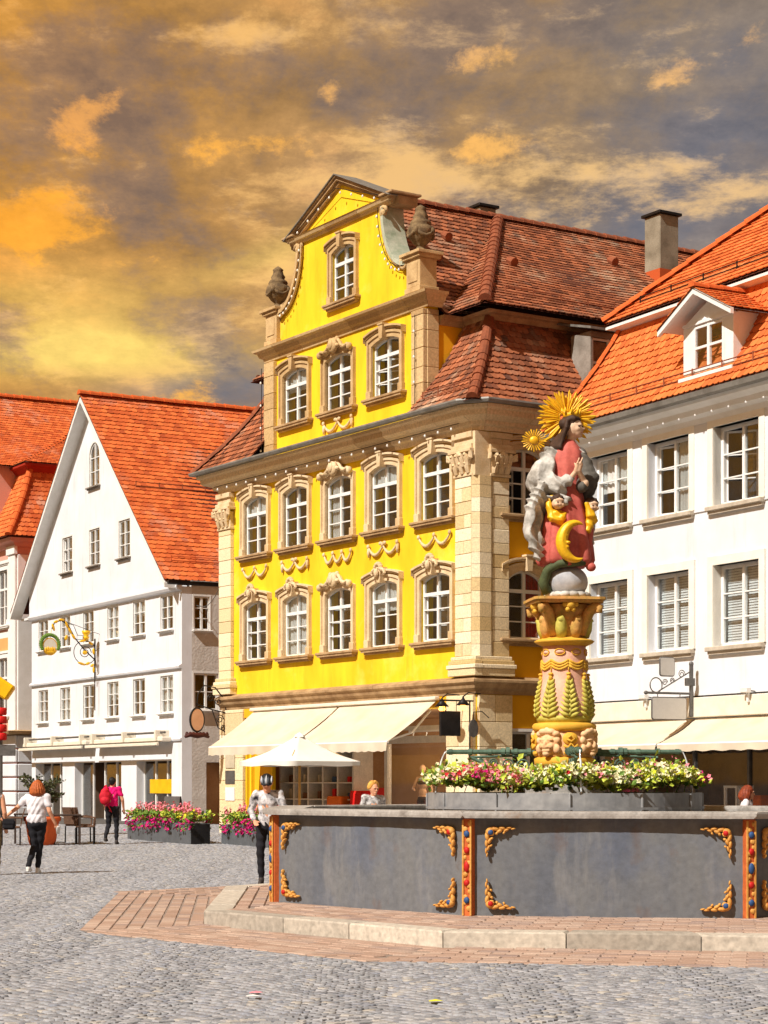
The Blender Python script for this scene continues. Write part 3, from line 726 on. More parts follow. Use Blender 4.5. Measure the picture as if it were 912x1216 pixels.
# ---- roof
EX, EZ = .62, 10.53            # eave overhang, height
XC = -6.08; XR = XL-.05        # gable centre
BX, BY, BZ = -1.0, 1.15, 13.0   # break of the mansard at the right front corner
def lower_prof(t): return t + .09*math.sin(math.pi*t), t       # flared: (inward fraction, height fraction)
def lower_slope(axis):
    H = BZ-EZ; run = (BY+EX) ; n = 24
    L = math.hypot(H, run)*1.02
    def P(a, s):
        t = s/L; q, hz = lower_prof(t)
        if axis == 'front': return (a, -EX+q*run, EZ+hz*H)
        if axis == 'side': return (.12+EX-.05-q*(run), a, EZ+hz*H)
        return (XL-.05-EX+q*run, a, EZ+hz*H)
    return P, L, run
GL, GR = -10.0, -2.12          # gable storey
P, L, run = lower_slope('front')
hipx = lambda s: (.12+EX-.05) - lower_prof(s/L)[0]*run
roof_patch(YH, P, L, lambda s: GR+.0, hipx, 'tile_old', .19, .2)
hipl = lambda s: (XL-.05-EX) + lower_prof(s/L)[0]*run
roof_patch(YH, P, L, hipl, lambda s: GL, 'tile_old', .19, .2)
Ps, L, run = lower_slope('side')
roof_patch(YH, Ps, L, lambda s: -EX+lower_prof(s/L)[0]*run, lambda s: DEPTH, 'tile_old', .19, .2)
Pl, L, run = lower_slope('left')
roof_patch(YH, Pl, L, lambda s: -EX+lower_prof(s/L)[0]*run, lambda s: DEPTH, 'tile_old', .19, .2)
hp = [Vector(P(hipx(L*i/6), L*i/6)) for i in range(7)]
for a, b in zip(hp[:-1], hp[1:]): ridge_caps(YH, a, b, L=.3, r=.13)
hp = [Vector(P(hipl(L*i/6), L*i/6)) for i in range(7)]
for a, b in zip(hp[:-1], hp[1:]): ridge_caps(YH, a, b, L=.3, r=.13)
# wooden break cornice and upper roof
OV = .7
UXr, UYr, UZ = BX+OV, BY-OV, 13.08          # upper eave corner right
ZR = 17.05; RY = 5.0
xr_m = 2*XC-UXr
bc = [(-.0,12.86),(.06,12.86),(.12,12.98),(.22,13.0),(.26,13.07),(0,13.08)]
mould(YH, 'eaves_board', [(GR+.0,.36),(GR+.0,BY),(BX,BY),(BX,DEPTH)], bc, 'sandstone_dark')
tr = (ZR-UZ)/(XC-UXr)                          # side slope
def P3(a, s):
    Ls = math.hypot(ZR-UZ, UXr-XC); t = s/Ls; sag = -.05*math.sin(math.pi*t)
    return (UXr+(XC-UXr)*t, a, UZ+(ZR-UZ)*t+sag+.03*math.sin(a*.9)*math.sin(math.pi*t))
Ls = math.hypot(ZR-UZ, UXr-XC)
roof_patch(YH, P3, Ls, lambda s: UYr+(RY-UYr)*s/Ls, lambda s: DEPTH+.2, 'tile_old', .19, .2)
def P3l(a, s):
    x,y,z = P3(a,s); return (2*XC-x,y,z)
roof_patch(YH, P3l, Ls, lambda s: UYr+(RY-UYr)*s/Ls, lambda s: DEPTH+.2, 'tile_old', .19, .25)
Lf = math.hypot(ZR-UZ, RY-UYr)
GE = GR+.28                                   # gable roof eave x
def P2(a, s): t = s/Lf; return (a, UYr+(RY-UYr)*t, UZ+(ZR-UZ)*t-.05*math.sin(math.pi*t))
roof_patch(YH, P2, Lf, lambda s: GE+(XC-GE)*s/Lf, lambda s: UXr+(XC-UXr)*s/Lf, 'tile_old', .19, .2)
Lg = math.hypot(ZR-UZ, XC-GE)
def P1(a, s): t = s/Lg; return (GE+(XC-GE)*t, a, UZ+(ZR-UZ)*t-.06*math.sin(math.pi*t))
roof_patch(YH, P1, Lg, lambda s: .34, lambda s: UYr+(RY-UYr)*s/Lg, 'tile_old', .19, .2)
def P1l(a, s): x,y,z = P1(a,s); return (2*XC-x,y,z)
roof_patch(YH, P1l, Lg, lambda s: .34, lambda s: UYr+(RY-UYr)*s/Lg, 'tile_old', .19, .25)
def P2l(a, s): x,y,z = P2(a,s); return (2*XC-x,y,z)
roof_patch(YH, lambda a,s: P2(a,s), Lf, lambda s: 2*XC-(UXr+(XC-UXr)*s/Lf), lambda s: 2*XC-(GE+(XC-GE)*s/Lf), 'tile_old', .19, .25)
ridge_caps(YH, (XC,.3,ZR+.02), (XC,DEPTH,ZR+.02), r=.14)
ridge_caps(YH, (UXr,UYr,UZ+.04), (XC,RY,ZR+.02), r=.15, L=.42)
# gable storey side walls
for a_, b_ in ((GR-.3,GR),(GL,GL+.3)):
    gs = MB(); gs.box((a_,.352,10.4),(b_,BY+1.4,13.05)); gs.build('gable_side_wall', 'shaded_yellow_plaster', YH)
# the gable wall itself
def vol(t):   # concave volute edge from the pedestal up to the pediment: (x from centre, z)
    a = t*math.pi/2; return (2.12 + 1.05*(1-math.sin(a)), 14.46 + 1.66*(1-math.cos(a)) if t < 1 else 16.12)
edge = [(2.06+1.12*(1-math.sin(R(90)*i/10))**1.0, 14.44+1.70*(1-math.cos(R(90)*i/10))) for i in range(11)]
ol = [(XC-3.94,10.301),(XC+3.94,10.301),(XC+3.94,13.5),(XC+3.62,13.55),(XC+3.62,14.0),(XC+3.2,14.3)]+[(XC+x,z) for x,z in edge]+[(XC+2.3,16.2),(XC,17.25),(XC-2.3,16.2)]+[(XC-x,z) for x,z in reversed(edge)]+[(XC-3.2,14.3),(XC-3.62,14.0),(XC-3.62,13.55),(XC-3.94,13.5)]
gh = [rect(x-.65,x+.65,11.38,12.84) for x in GX]+[rect(XC+.10-.56,XC+.10+.56,14.18,15.62)]
obj('gable_wall', holed(ol, gh, .35), 'yellow_plaster', YH)
for k, x in enumerate(GX):
    window(YH, (x,0,11.38), 0, 1.30, 1.46, .13, 2, (.30,.30,.30,.36), 3, 'stone', hood=['arch','shell','arch'][k], sw=.17, surround='gable_trim', open_leaf=(0,(0,1,2),35) if k == 2 else None, curtain=('w',.4) if k == 0 else None)
window(YH, (XC+.10,0,14.18), 0, 1.12, 1.44, .13, 2, (.30,.30,.30,.36), 3, 'stone', hood='arch', sw=.16, surround='gable_trim')
# gable pilasters of single stones, cornice, pedestals, urns, volutes, pediment
for sx in (-1,1):
    a = XC+sx*3.94; x0, x1 = (a-.50, a+.04) if sx > 0 else (a-.04, a+.50)
    z = 10.5
    while z < 13.2:
        h_ = min(random.uniform(.36,.5), 13.22-z); h_ = 13.22-z if 13.22-z-h_ < .12 else h_
        m = MB(); m.box((x0+.003,-.12+random.uniform(-.005,.005),z+.004),(x1-.003,-.001,z+h_-.004),.012)
        if sx > 0: m.box((a+.001,.001,z+.004),(a+.06,.34,z+h_-.004),.01)
        m.build('pilaster_stone', 'gable_stone', YH); z += h_
gprof = [(0,13.26),(.05,13.26),(.08,13.36),(.16,13.40),(.20,13.50),(.30,13.54),(.32,13.60),(0,13.66)]
mould(YH, 'gable_cornice_stone', [(GL-.08,.4),(GL-.08,-.0),(GL+.7,-.0),(GR-.7,-.0),(GR+.08,-.0),(GR+.08,.4)], gprof, 'gable_stone', piece=1.4)
for sx in (-1,1):
    px = XC+sx*3.55; m = MB(); m.box((px-.34,-.16,13.67),(px+.34,.42,13.8),.01); m.box((px-.3,-.13,13.8),(px+.3,.38,14.5),.015); m.box((px-.2,-.15,13.92),(px+.2,-.13,14.4),.008)
    m.box((px-.38,-.2,14.5),(px+.38,.46,14.58),.01); m.box((px-.44,-.26,14.58),(px+.44,.5,14.66),.01); m.build('pedestal', 'gable_trim', YH)
    u = MB(); u.lathe([(.20,14.66),(.2,14.72),(.12,14.76),(.10,14.84),(.2,14.92),(.29,15.05),(.33,15.2),(.31,15.3),(.24,15.34),(.27,15.38),(.25,15.44),(.17,15.5),(.2,15.56),(.15,15.64),(.13,15.72),(.15,15.76),(.08,15.82),(.02,15.86)], 20, (px,.1), fn=lambda a,z: 1+.04*math.cos(8*a))
    for q in range(4):
        a = q*math.pi/2+.6; u.ell((px+.3*math.cos(a),.1+.3*math.sin(a),15.18),(.08,.08,.1),nu=8,nv=6)
        P_ = [(px+.31*math.cos(a+t*math.pi/2),.1+.31*math.sin(a+t*math.pi/2),15.2-.16*math.sin(math.pi*t)) for t in (0,.25,.5,.75,1)]; u.tube(P_, .045, 6)
    u.build('urn', 'urn_stone', YH, smooth=True)
    # volute coping: a band following the curved edge, curling into a scroll at the top
    prev = None; A = []; B = []
    pts = [(x,z) for x,z in edge]
    va = MB()
    for i in range(len(pts)):
        x,z = pts[i]; t_ = Vector((pts[min(i+1,10)][0]-pts[max(i-1,0)][0], 0, pts[min(i+1,10)][1]-pts[max(i-1,0)][1])).normalized(); nn = Vector((-t_.z,0,t_.x)); nn = -nn if nn.x < 0 else nn
        A.append((x,z)); B.append((x+nn.x*.1, z+nn.z*.1))
    ring = [[(XC+sx*a[0],-.14,a[1]),(XC+sx*b[0],-.14,b[1]),(XC+sx*b[0],.5,b[1]),(XC+sx*a[0],.5,a[1])] for a,b in zip(A,B)]
    va.loft(ring); va.build('volute_coping', 'copper_flash' if sx > 0 else 'gable_trim', YH)
    vs_ = MB()
    C2 = [(XC+sx*(2.12-.16),-.1,16.02+0)]
    sp = [(XC+sx*(2.14+(.17-.017*q)*math.cos(q*.75)), -.1, 15.98+(.17-.017*q)*math.sin(q*.75)) for q in range(9)]
    vs_.tube(sp, .05, 7); vs_.ell((XC+sx*2.14,-.08,15.98),(.09,.09,.09),nu=10,nv=6)
    sp = [(XC+sx*(3.12+(.2-.02*q)*math.cos(2.2+q*.75)), -.1, 14.5+(.2-.02*q)*math.sin(2.2+q*.75)) for q in range(8)]
    vs_.tube(sp, .045, 7)
    inner = [(XC+sx*(x-.06),-.06,z) for x,z in edge]; vs_.tube(inner, .05, 6)
    vs_.build('volute_scroll', 'gable_trim', YH, smooth=True)
pprof = [(0,16.14),(.06,16.14),(.09,16.2),(.15,16.22),(.18,16.28),(.21,16.31),(0,16.33)]
mould(YH, 'pediment_base_stone', [(XC-2.4,.4),(XC-2.4,0),(XC+2.4,0),(XC+2.4,.4)], pprof, 'gable_stone', piece=1.6)
rk = MB()
for sx in (-1,1):
    a = Vector((XC+sx*2.58,0,16.26)); b = Vector((XC,0,17.36)); d = (b-a).normalized(); up = Vector((-d.z*sx*1,0,d.x*sx)); up = -up if up.z < 0 else up
    for off, th_, pj in ((-.12,.08,.10),(-.04,.07,.18),(.03,.04,.23)):
        q = [a+up*off, b+up*off+Vector((0,0,0)), b+up*(off+th_), a+up*(off+th_)]
        # meet at the apex on the centre line
        top = [(p.x if i in (0,3) else XC, p.z if i in (0,3) else b.z+(off if i == 1 else off+th_)/max(.2,up.z)) for i,p in enumerate(q)]
        rk.prism(top if sx < 0 else top[::-1], -pj, .38)
rk.build('raking_cornice', 'sandstone_dark', YH)
lead = MB()
for sx in (-1,1):
    a = (XC+sx*2.66,16.31); b = (XC,17.47)
    lead.add([(a[0],-.27,a[1]),(b[0],-.27,b[1]),(b[0],.44,b[1]),(a[0],.44,a[1]),(a[0],-.27,a[1]-.03),(b[0],-.27,b[1]-.03),(b[0],.44,b[1]-.03),(a[0],.44,a[1]-.03)],[(0,1,2,3),(4,7,6,5),(0,4,5,1),(2,6,7,3),(0,3,7,4)])
lead.build('pediment_flashing', 'zinc', YH)
for sx in (-1,1):
    rb = MB(); rb.box((XC+sx*2.46-.22,-.0,16.1),(XC+sx*2.46+.22,.6,16.33),.02); rb.box((XC+sx*2.46-.30,-.26,16.331),(XC+sx*2.46+.30,.66,16.40),.015); rb.build('pediment_return', 'sandstone_dark', YH)

# chimneys, alley dormer, roof hatches, snow guards
def chimney(parent, x, y, z0, z1, sx, sy, flash=True):
    m = MB(); m.box((x-sx/2,y-sy/2,z0),(x+sx/2,y+sy/2,z1),.02); c = m.build('chimney', 'concrete', parent)
    k = MB(); k.box((x-sx/2-.07,y-sy/2-.07,z1+.002),(x+sx/2+.07,y+sy/2+.07,z1+.08),.01); k.build('chimney_cap', 'dark_metal', c)
    return c
chimney(YH, -3.7, 8.8, 14.6, 17.12, .66, .66)
fl = MB(); fl.box((-4.06,8.44,14.5),(-3.34,9.16,15.62)); fl.build('chimney_flashing', 'tile_red', YH)
chimney(YH, -7.0, 5.0, 15.8, 17.5, .9, .55)
def side_dormer(y):
    d = MB(); d.box((-.55,y-.62,11.2),(.22,y-.56,12.62)); d.box((-.55,y+.56,11.2),(.22,y+.62,12.62)); d.box((.14,y-.56,11.2),(.2,y+.56,11.32)); d.box((.14,y-.56,12.5),(.2,y+.56,12.62))
    o = d.build('dormer', 'grey_stone', YH)
    r_ = MB(); r_.add([(.45,y-.8,12.62),(.45,y+.8,12.62),(-.9,y+.8,12.95),(-.9,y-.8,12.95),(.45,y-.8,12.68),(.45,y+.8,12.68),(-.9,y+.8,13.0),(-.9,y-.8,13.0)],[(0,3,2,1),(4,5,6,7),(0,1,5,4),(0,4,7,3),(1,2,6,5)]); r_.build('dormer_roof', 'zinc', o)
    w_ = MB()
    for yy in (y-.54,y-.03,y+.48): w_.box((.1,yy,11.33),(.15,yy+.06,12.49))
    for zz in (11.33,11.86,12.43): w_.box((.105,y-.54,zz),(.145,y+.54,zz+.05))
    w_.build('frame', 'white_paint', o)
    for s_ in (-1,1):
        for zz in (11.38,11.91):
            p_ = MB(); p_.box((-.003,-.23,-.24),(.003,.23,.24)); p_.build('pane', 'glass', o, loc=(.12,y+s_*.255,zz+.25))
    b_ = MB(); b_.box((-.5,y-.55,11.2),(-.45,y+.55,12.6)); b_.build('room_lining', 'room', o)
side_dormer(3.85)
for (a_,s_) in ((3.2,3.4),(7.5,4.9),(10.2,5.4),(12.6,5.6),(11.2,4.6)):
    q = Vector(P3(a_,s_)); ht = MB(); ht.tube([q+Vector((.25,0,-.02)),q+Vector((0,0,.1))],[.12,.1],8); ht.build('vent_tile', 'ridge_tile', YH)
for (a_,s_) in ((1.5,3.0),(2.4,4.2)):
    q = Vector(P1(a_,s_)); ht = MB(); ht.tube([q+Vector((.25,0,-.02)),q+Vector((0,0,.1))],[.12,.1],8); ht.build('vent_tile', 'ridge_tile', YH)
snow_guard(YH, P3(1.6,.9), P3(DEPTH-1,.9), 14, 'ridge_tile')
snow_guard(YH, P(GR+.3,.42), P(hipx(.42)-.2,.42), 3, 'ridge_tile', .2)
# festoon lights hung along the mouldings
bulb_me = MB().lathe([(.012,0),(.03,.02),(.045,.06),(.035,.1),(.01,.115)], 8); bulb_me = bulb_me.build('bulb', 'white_paint', None)
BULB = bulb_me.data; bpy.data.objects.remove(bulb_me)
def festoon(label, pts, step=.55):
    root = thing('festoon_lights', label, 'string lights', YH.location, YH.rotation_euler.z, 'festoon lights on the yellow house')
    m = MB()
    for a, b in zip(pts[:-1], pts[1:]): m.tube([a,b], .01, 5)
    m.build('cable', 'dark_metal', root)
    for a, b in zip(pts[:-1], pts[1:]):
        a, b = Vector(a), Vector(b); n = max(1, int((b-a).length/step))
        for k in range(n):
            q = a.lerp(b, (k+.5)/n); obj('bulb', BULB, None, root, loc=q+Vector((0,-.03,-.06)), rot=(math.pi,0,0)).scale = (.62,.62,.62)
festoon('row of white festoon bulbs under the main cornice of the yellow house', [(XL,-.30,10.11),(-.3,-.30,10.11)])
festoon('festoon bulbs running up the right pilaster of the yellow gable', [(GR-.28,-.16,10.6),(GR-.28,-.16,13.1)])
festoon('festoon bulbs running up the left edge of the yellow gable', [(GL-.1,-.16,10.6),(GL-.1,-.16,13.1)])
festoon('festoon bulbs following the right volute of the gable', [(XC+x-.12,-.14,z) for x,z in edge])
festoon('festoon bulbs following the left volute of the gable', [(XC-x+.12,-.14,z) for x,z in edge])
festoon('festoon bulbs tracing the triangular pediment at the very top', [(XC-2.2,-.2,16.38),(XC,-.2,17.1),(XC+2.2,-.2,16.38)])
# ================================================================== white house on the right
RH = thing('white_house', 'white plastered house with orange mansard roof and gabled dormer', 'house', (4.372, 46, 0), math.atan2(-.8816, .472))
M('sill_stone', (196, 186, 170), .9, (170, 158, 140), 3, fine=.1)
RW = 11.6; WX = [1.27,3.47,5.76,8.05,10.3]
holes = []
for x in WX: holes += [rect(x-.74,x+.74,7.26,8.88), rect(x-.74,x+.74,4.40,6.06)]
holes.append(rect(.6,RW-.4,.02,2.5))
obj('wall', holed(rect(0,RW,-.3,9.2), holes, .35), 'white_plaster', RH)
m = MB(); m.box((0,.352,-.3),(.35,11,9.2)); m.box((.352,10.65,-.3),(RW-.36,11,9.2)); m.box((RW-.35,.352,-.3),(RW,11,9.2)); m.build('side_wall', 'white_plaster', RH)
for k, x in enumerate(WX):
    window(RH, (x,0,7.26), 0, 1.48, 1.62, 0, 2, (1,1,1), None, 'flat', yset=.17, surround='cream_stone', sill='sill_stone', sillw=1.8, sw=.18, fw=.08, sill_h=.16,
           open_leaf=[(0,(0,1,2),9),(0,(0,1,2),14),(0,(0,1,2),38),None,None][k], curtain=[('w',.5),('w',1,(.0,.35)),None,None,None][k])
    window(RH, (x,0,4.40), 0, 1.48, 1.66, 0, 2, (1,1,1), None, 'flat', yset=.17, surround='cream_stone', sill='sill_stone', sillw=1.8, sw=.18, fw=.08, sill_h=.16, curtain=('blind',1))
    m = MB(); m.box((x-.75,-.012,9.0),(x+.75,0,9.16),.004); m.build('frieze_panel', 'grey_stone' if 0 else 'blind', RH)
for x in [.12]+[(a+b)/2 for a,b in zip(WX[:-1],WX[1:])]:
    m = MB(); m.box((x-.26,-.03,7.2),(x+.26,0,9.19),.006); m.build('lesene', 'white_plaster', RH)
mould(RH, 'cornice', [(0,4),(0,0),(RW,0)], [(0,9.010),(.05,9.010),(.1,9.110),(.22,9.170),(.26,9.270),(.42,9.350),(.46,9.430),(0,9.470)], 'white_paint')
mould(RH, 'gutter', [(0,4),(0,0),(RW,0)], [(.44,9.430),(.52,9.390),(.6,9.430),(.62,9.530),(.57,9.520),(.46,9.510)], 'zinc')
fl_ = MB()
for k in range(20):
    x = .4+k*.55; b_ = obj('bulb', BULB, None, RH, loc=(x,-.32,9.17), rot=(math.pi,0,0)); b_.scale = (.55,.55,.55)
# roof
ez, bz = 9.56, 12.0; run_ = 1.35
Lr = math.hypot(bz-ez, run_)*1.02
def Q(a, s): t = s/Lr; q, hz = lower_prof(t); return (a, -.55+q*run_, ez+hz*(bz-ez))
hipR = lambda s: -.55+lower_prof(s/Lr)[0]*run_
roof_patch(RH, Q, Lr, hipR, lambda s: RW+.3, 'tile_orange', .19, .2)
def Qs(a, s): t = s/Lr; q, hz = lower_prof(t); return (-.55+q*run_, a, ez+hz*(bz-ez))
roof_patch(RH, Qs, Lr, hipR, lambda s: 11, 'tile_orange', .19, .3)
hp = [Vector(Q(hipR(Lr*i/5), Lr*i/5)) for i in range(6)]
for a, b in zip(hp[:-1], hp[1:]): ridge_caps(RH, a, b, 'ridge_tile_orange', L=.3, r=.11)
ue = .42; uz = 11.92; rzr = 16.2; rr_ = (rzr-uz)/.86
Lu = math.hypot(rzr-uz, rr_)
def Qu(a, s): t = s/Lu; return (a, ue+t*rr_, uz+t*(rzr-uz))
roof_patch(RH, Qu, Lu, lambda s: ue+s/Lu*rr_, lambda s: RW+.3, 'tile_orange', .19, .2)
def Qus(a, s): t = s/Lu; return (ue+t*rr_, a, uz+t*(rzr-uz))
roof_patch(RH, Qus, Lu, lambda s: ue+s/Lu*rr_, lambda s: 10.5, 'tile_orange', .19, .3)
ridge_caps(RH, (ue,ue,uz+.05), (ue+rr_,ue+rr_,rzr+.05), 'ridge_tile_orange', r=.12)
mould(RH, 'eaves_board', [(.8,10),(.8,.8),(RW,.8)], [(0,11.5),(.06,11.5),(.08,11.74),(.28,11.80),(.35,11.80),(.35,11.86),(0,11.88)], 'white_paint')
snow_guard(RH, Q(-.2,.36), Q(RW,.36), 12, 'ridge_tile', .2); snow_guard(RH, Qu(1.3,.5), Qu(RW,.5), 9, 'dark_metal', .16)
# dormer
DX0, DX1, DY = 4.35, 6.0, -.28
dm = obj('dormer', holed([(DX0,9.9),(DX1,9.9),(DX1,11.02),((DX0+DX1)/2,11.40),(DX0,11.02)], [rect(DX0+.32,DX1-.3,10.02,10.96)], .12), 'white_paint', RH, loc=(0,DY,0))
m = MB(); m.box((DX0,DY+.122,9.9),(DX0+.08,1.3,11.04)); m.box((DX1-.08,DY+.122,9.9),(DX1,1.3,11.04)); m.build('dormer_cheek', 'white_paint', RH)
cxm = (DX0+DX1)/2; w_ = DX1-.3-DX0-.32; wc = (DX0+.32+DX1-.3)/2
fm = MB(); z0, z1 = 10.02, 10.96
for xx in (wc-w_/2, wc-.045, wc+w_/2-.07): fm.box((xx,-.0,z0),(xx+.08,.06,z1))
for zz in (z0, z0+.46, z1-.06): fm.box((wc-w_/2,.004,zz),(wc+w_/2,.055,zz+.05 if zz != z0 else zz+.06))
fm.build('frame', 'white_paint', dm)
for sx in (-1,1):
    for zz in (z0+.06,z0+.50):
        p_ = MB(); p_.box((-.19,-.003,-.19),(.19,.003,.19)); p_.build('pane', 'glass', dm, loc=(wc+sx*.24,.03,zz+.2))
m = MB(); m.box((wc-w_/2,.5,z0),(wc+w_/2,.52,z1)); m.build('room_lining', 'room', dm)
m = MB(); m.box((DX0-.06,-.1,9.86),(DX1+.06,.0,9.94),.01); m.build('sill', 'white_paint', dm)
m = MB(); m.box((DX0,-.03,10.98),(DX1,0,11.04)); m.build('trim', 'white_paint', dm)
for sx in (-1,1):
    a = Vector((cxm+sx*1.22,0,10.86)); b = Vector((cxm,0,11.50))
    m = MB(); m.add([(a.x,DY-.38,a.z),(b.x,DY-.38,b.z),(b.x,DY-.38,b.z+.12),(a.x,DY-.38,a.z+.12),(a.x,DY-.30,a.z),(b.x,DY-.30,b.z),(b.x,DY-.30,b.z+.12),(a.x,DY-.30,a.z+.12)],
          [(0,1,2,3),(7,6,5,4),(0,4,5,1),(2,6,7,3),(0,3,7,4)]); m.build('bargeboard', 'white_paint', RH)
    Ld = (b-a).length
    def D(a_, s, sx=sx, a=a, b=b, Ld=Ld): p = a.lerp(b, s/Ld); return (p.x, a_, p.z+.13)
    roof_patch(RH, D, Ld, lambda s: DY-.40, lambda s: 1.6, 'tile_orange', .17, .19)
    m = MB(); m.add([(a.x,DY-.38,a.z+.1),(b.x,DY-.38,b.z+.1),(b.x,1.4,b.z+.1),(a.x,1.4,a.z+.1)],[(0,1,2,3)]); m.build('dormer_soffit', 'white_paint', RH)
ridge_caps(RH, (cxm,DY-.42,11.64), (cxm,1.5,11.64), 'ridge_tile_orange', r=.1)
# shop front under the awning
fm = MB(); fm.box((.3,-.16,2.97),(RW,0,3.38),.015); fm.build('awning_cassette', 'cream_paint', RH)
m = MB(); m.box((.2,-.02,3.40),(RW,0,3.425)); m.build('cable_duct', 'dark_metal', RH)
def shop_room(parent, x0, x1, y0, y1, z1, mat_back, mat_floor='grey_stone', side=True):
    m = MB(); m.add([(x0,y0,.0),(x1,y0,.0),(x1,y1,.0),(x0,y1,.0),(x0,y0,z1),(x1,y0,z1),(x1,y1,z1),(x0,y1,z1)], [(0,1,2,3),(4,7,6,5),(3,2,6,7),(0,3,7,4),(1,5,6,2)])
    return m.build('shop_interior', mat_back, parent)
M('shop_beige', (178, 136, 96), .9, (160, 118, 80), 1.2); M('shop_brown', (136, 112, 92), .9, (104, 84, 68), 1.6)
M('wood_white', (214, 206, 192), .6); M('red_item', (214, 24, 22), .6); M('orange_item', (224, 112, 40), .6); M('blue_item', (58, 84, 120), .6); M('pale_item', (198, 186, 160), .6); M('brown_item', (112, 74, 46), .6)
shop_room(RH, .62, RW-.42, .32, 3.2, 2.6, 'shop_brown')
for a in [.6,2.4,4.2,6.0,7.8,9.6,RW-.46]:
    m = MB(); m.box((a,.06,0),(a+.07,.14,2.5)); m.build('mullion', 'grey_metal', RH)
for a in [.67,2.47,4.27,6.07,7.87,9.67]:
    m = MB(); m.box((0,0,0),(1.72,.012,2.4)); m.build('shop_pane', 'shop_glass', RH, loc=(a,.1,.1))
ITEM = {}
for nm in ('red_item','orange_item','blue_item','pale_item','brown_item','wood_white'):
    t = MB(); t.box((-.5,-.5,0),(.5,.5,1),.06); o = t.build('goods_box', nm); ITEM[nm] = o.data; bpy.data.objects.remove(o)
def shelf_unit(label, parent_T, w, h, n, d=.35, goods=True, mat='wood_white', seed=1):
    """free-standing shelf: posts, boards; goods stand on it as things of their own"""
    loc, rz = parent_T
    root = thing('shelf_unit', label, 'shelf', loc, rz)
    m = MB(); m.box((-w/2,-d/2,0),(-w/2+.04,d/2,h)); m.box((w/2-.04,-d/2,0),(w/2,d/2,h)); m.build('side_panel', mat, root)
    m = MB(); m.box((-w/2+.04,d/2-.02,0),(w/2-.04,d/2,h)); m.build('back_panel', mat, root)
    rs = random.Random(seed)
    for k in range(n+1):
        zz = h*k/n; m = MB(); m.box((-w/2+.04,-d/2,zz-.03 if k else 0),(w/2-.04,d/2-.02,zz if k else .03)); m.build('shelf_board', mat, root)
    return root
def world_of(house, p):
    c, s_ = math.cos(house.rotation_euler.z), math.sin(house.rotation_euler.z)
    return (house.location.x+p[0]*c-p[1]*s_, house.location.y+p[0]*s_+p[1]*c, p[2])
def goods(house, x, y, z, sx, sy, sz, mat, label, cat='box', rz=0, group=None):
    o = obj('goods_box', ITEM[mat], None); o.location = world_of(house,(x,y,z)); o.rotation_euler = (0,0,house.rotation_euler.z+rz); o.scale = (sx,sy,sz)
    return tag(o, label, cat, group)
rs = random.Random(5)
NM = dict(pale_item='pale box', orange_item='orange box', blue_item='blue box', brown_item='brown box'); ORD = ['first','second','third','fourth','fifth']
for q, xx in enumerate((4.9,6.7,8.6)):
    shelf_unit(['tall dark shelf behind the left pane of the white house shop','tall dark shelf in the middle of the white house shop','tall dark shelf at the right end of the white house shop'][q], (world_of(RH,(xx,2.6,.02)), RH.rotation_euler.z), 1.5, 2.2, 5, mat='brown_item')
    for lv in range(5):
        for kk in range(5):
            if rs.random() < .25: continue
            mt_ = rs.choice(['pale_item','orange_item','pale_item','blue_item','brown_item'])
            goods(RH, xx-.6+kk*.28, 2.55, .03+.44*lv+.005, .2, .2, rs.uniform(.14,.34), mt_, '%s on %s board of %s dark shop shelf, %s from left' % (NM[mt_], ORD[lv], ('left','middle','right')[q], ORD[kk]), 'box', rs.uniform(-.2,.2), 'goods on the dark shop shelves')
goods(RH, 5.05, 1.2, .02, .5, .5, 1.35, 'orange_item', 'orange display box behind the shop window of the white house', 'box')
lt = thing('display_lantern', 'white framed glass lantern in the right shop window', 'lantern', world_of(RH,(4.85,.75,.02)), RH.rotation_euler.z)
m = MB(); m.box((-.16,-.16,0),(.16,.16,.95)); m.build('stand', 'wood_white', lt)
m = MB()
for sx in (-1,1):
    for sy in (-1,1): m.box((sx*.19-.025,sy*.19-.025,.95),(sx*.19+.025,sy*.19+.025,1.5))
m.box((-.22,-.22,.951),(.22,.22,.99)); m.box((-.22,-.22,1.5),(.22,.22,1.55)); m.build('frame', 'white_paint', lt)
def awning(house, label, x0, x1, zt, zb, p, mat='awning_cloth', y0=-.06, val=.16, group=None):
    root = thing('awning', label, 'awning', house.location, house.rotation_euler.z, group)
    m = MB(); n = 14; k = 6; g_ = []
    for j in range(k+1):
        t = j/k; g_.append([(x0+(x1-x0)*i/n, y0-p*t, zt+(zb-zt)*t-.05*math.sin(math.pi*t)-.012*math.sin(i*2.3+j)*math.sin(math.pi*t)) for i in range(n+1)])
    m.loft(g_, closed=False); th = [[(x,y,z-.008) for x,y,z in r_] for r_ in g_]; m.loft([r_[::-1] for r_ in th], closed=False)
    m.build('canopy', mat, root, smooth=True)
    m = MB(); A = []; B = []
    for i in range(61):
        x = x0+(x1-x0)*i/60; A.append((x,y0-p-.03,zb-.03)); B.append((x+.01*math.sin(i*.9),y0-p-.035-.03*math.sin(i*.55)*.6,zb-val+.012*math.sin(i*1.3)))
    m.strip(A,B); A2 = [(x,y+.008,z) for x,y,z in A]; B2 = [(x,y+.008,z) for x,y,z in B]; m.strip(B2,A2); m.build('valance', mat, root, smooth=True)
    m = MB(); m.tube([(x0,y0-p,zb-.02),(x1,y0-p,zb-.02)], .03, 8); m.build('front_bar', 'white_paint', root)
    for xx in (x0+.3, x1-.3):
        m = MB(); m.tube([(xx,-.1,zt-.25),(xx+.25,y0-p*.5,(zt+zb)/2-.3),(xx,y0-p,zb-.03)], .025, 6); m.build('arm', 'white_paint', root)
    return root
M('awning_cloth', (214, 202, 182), .9, (200, 186, 162), 1.5, bump=.1, bscale=200, fine=.03)
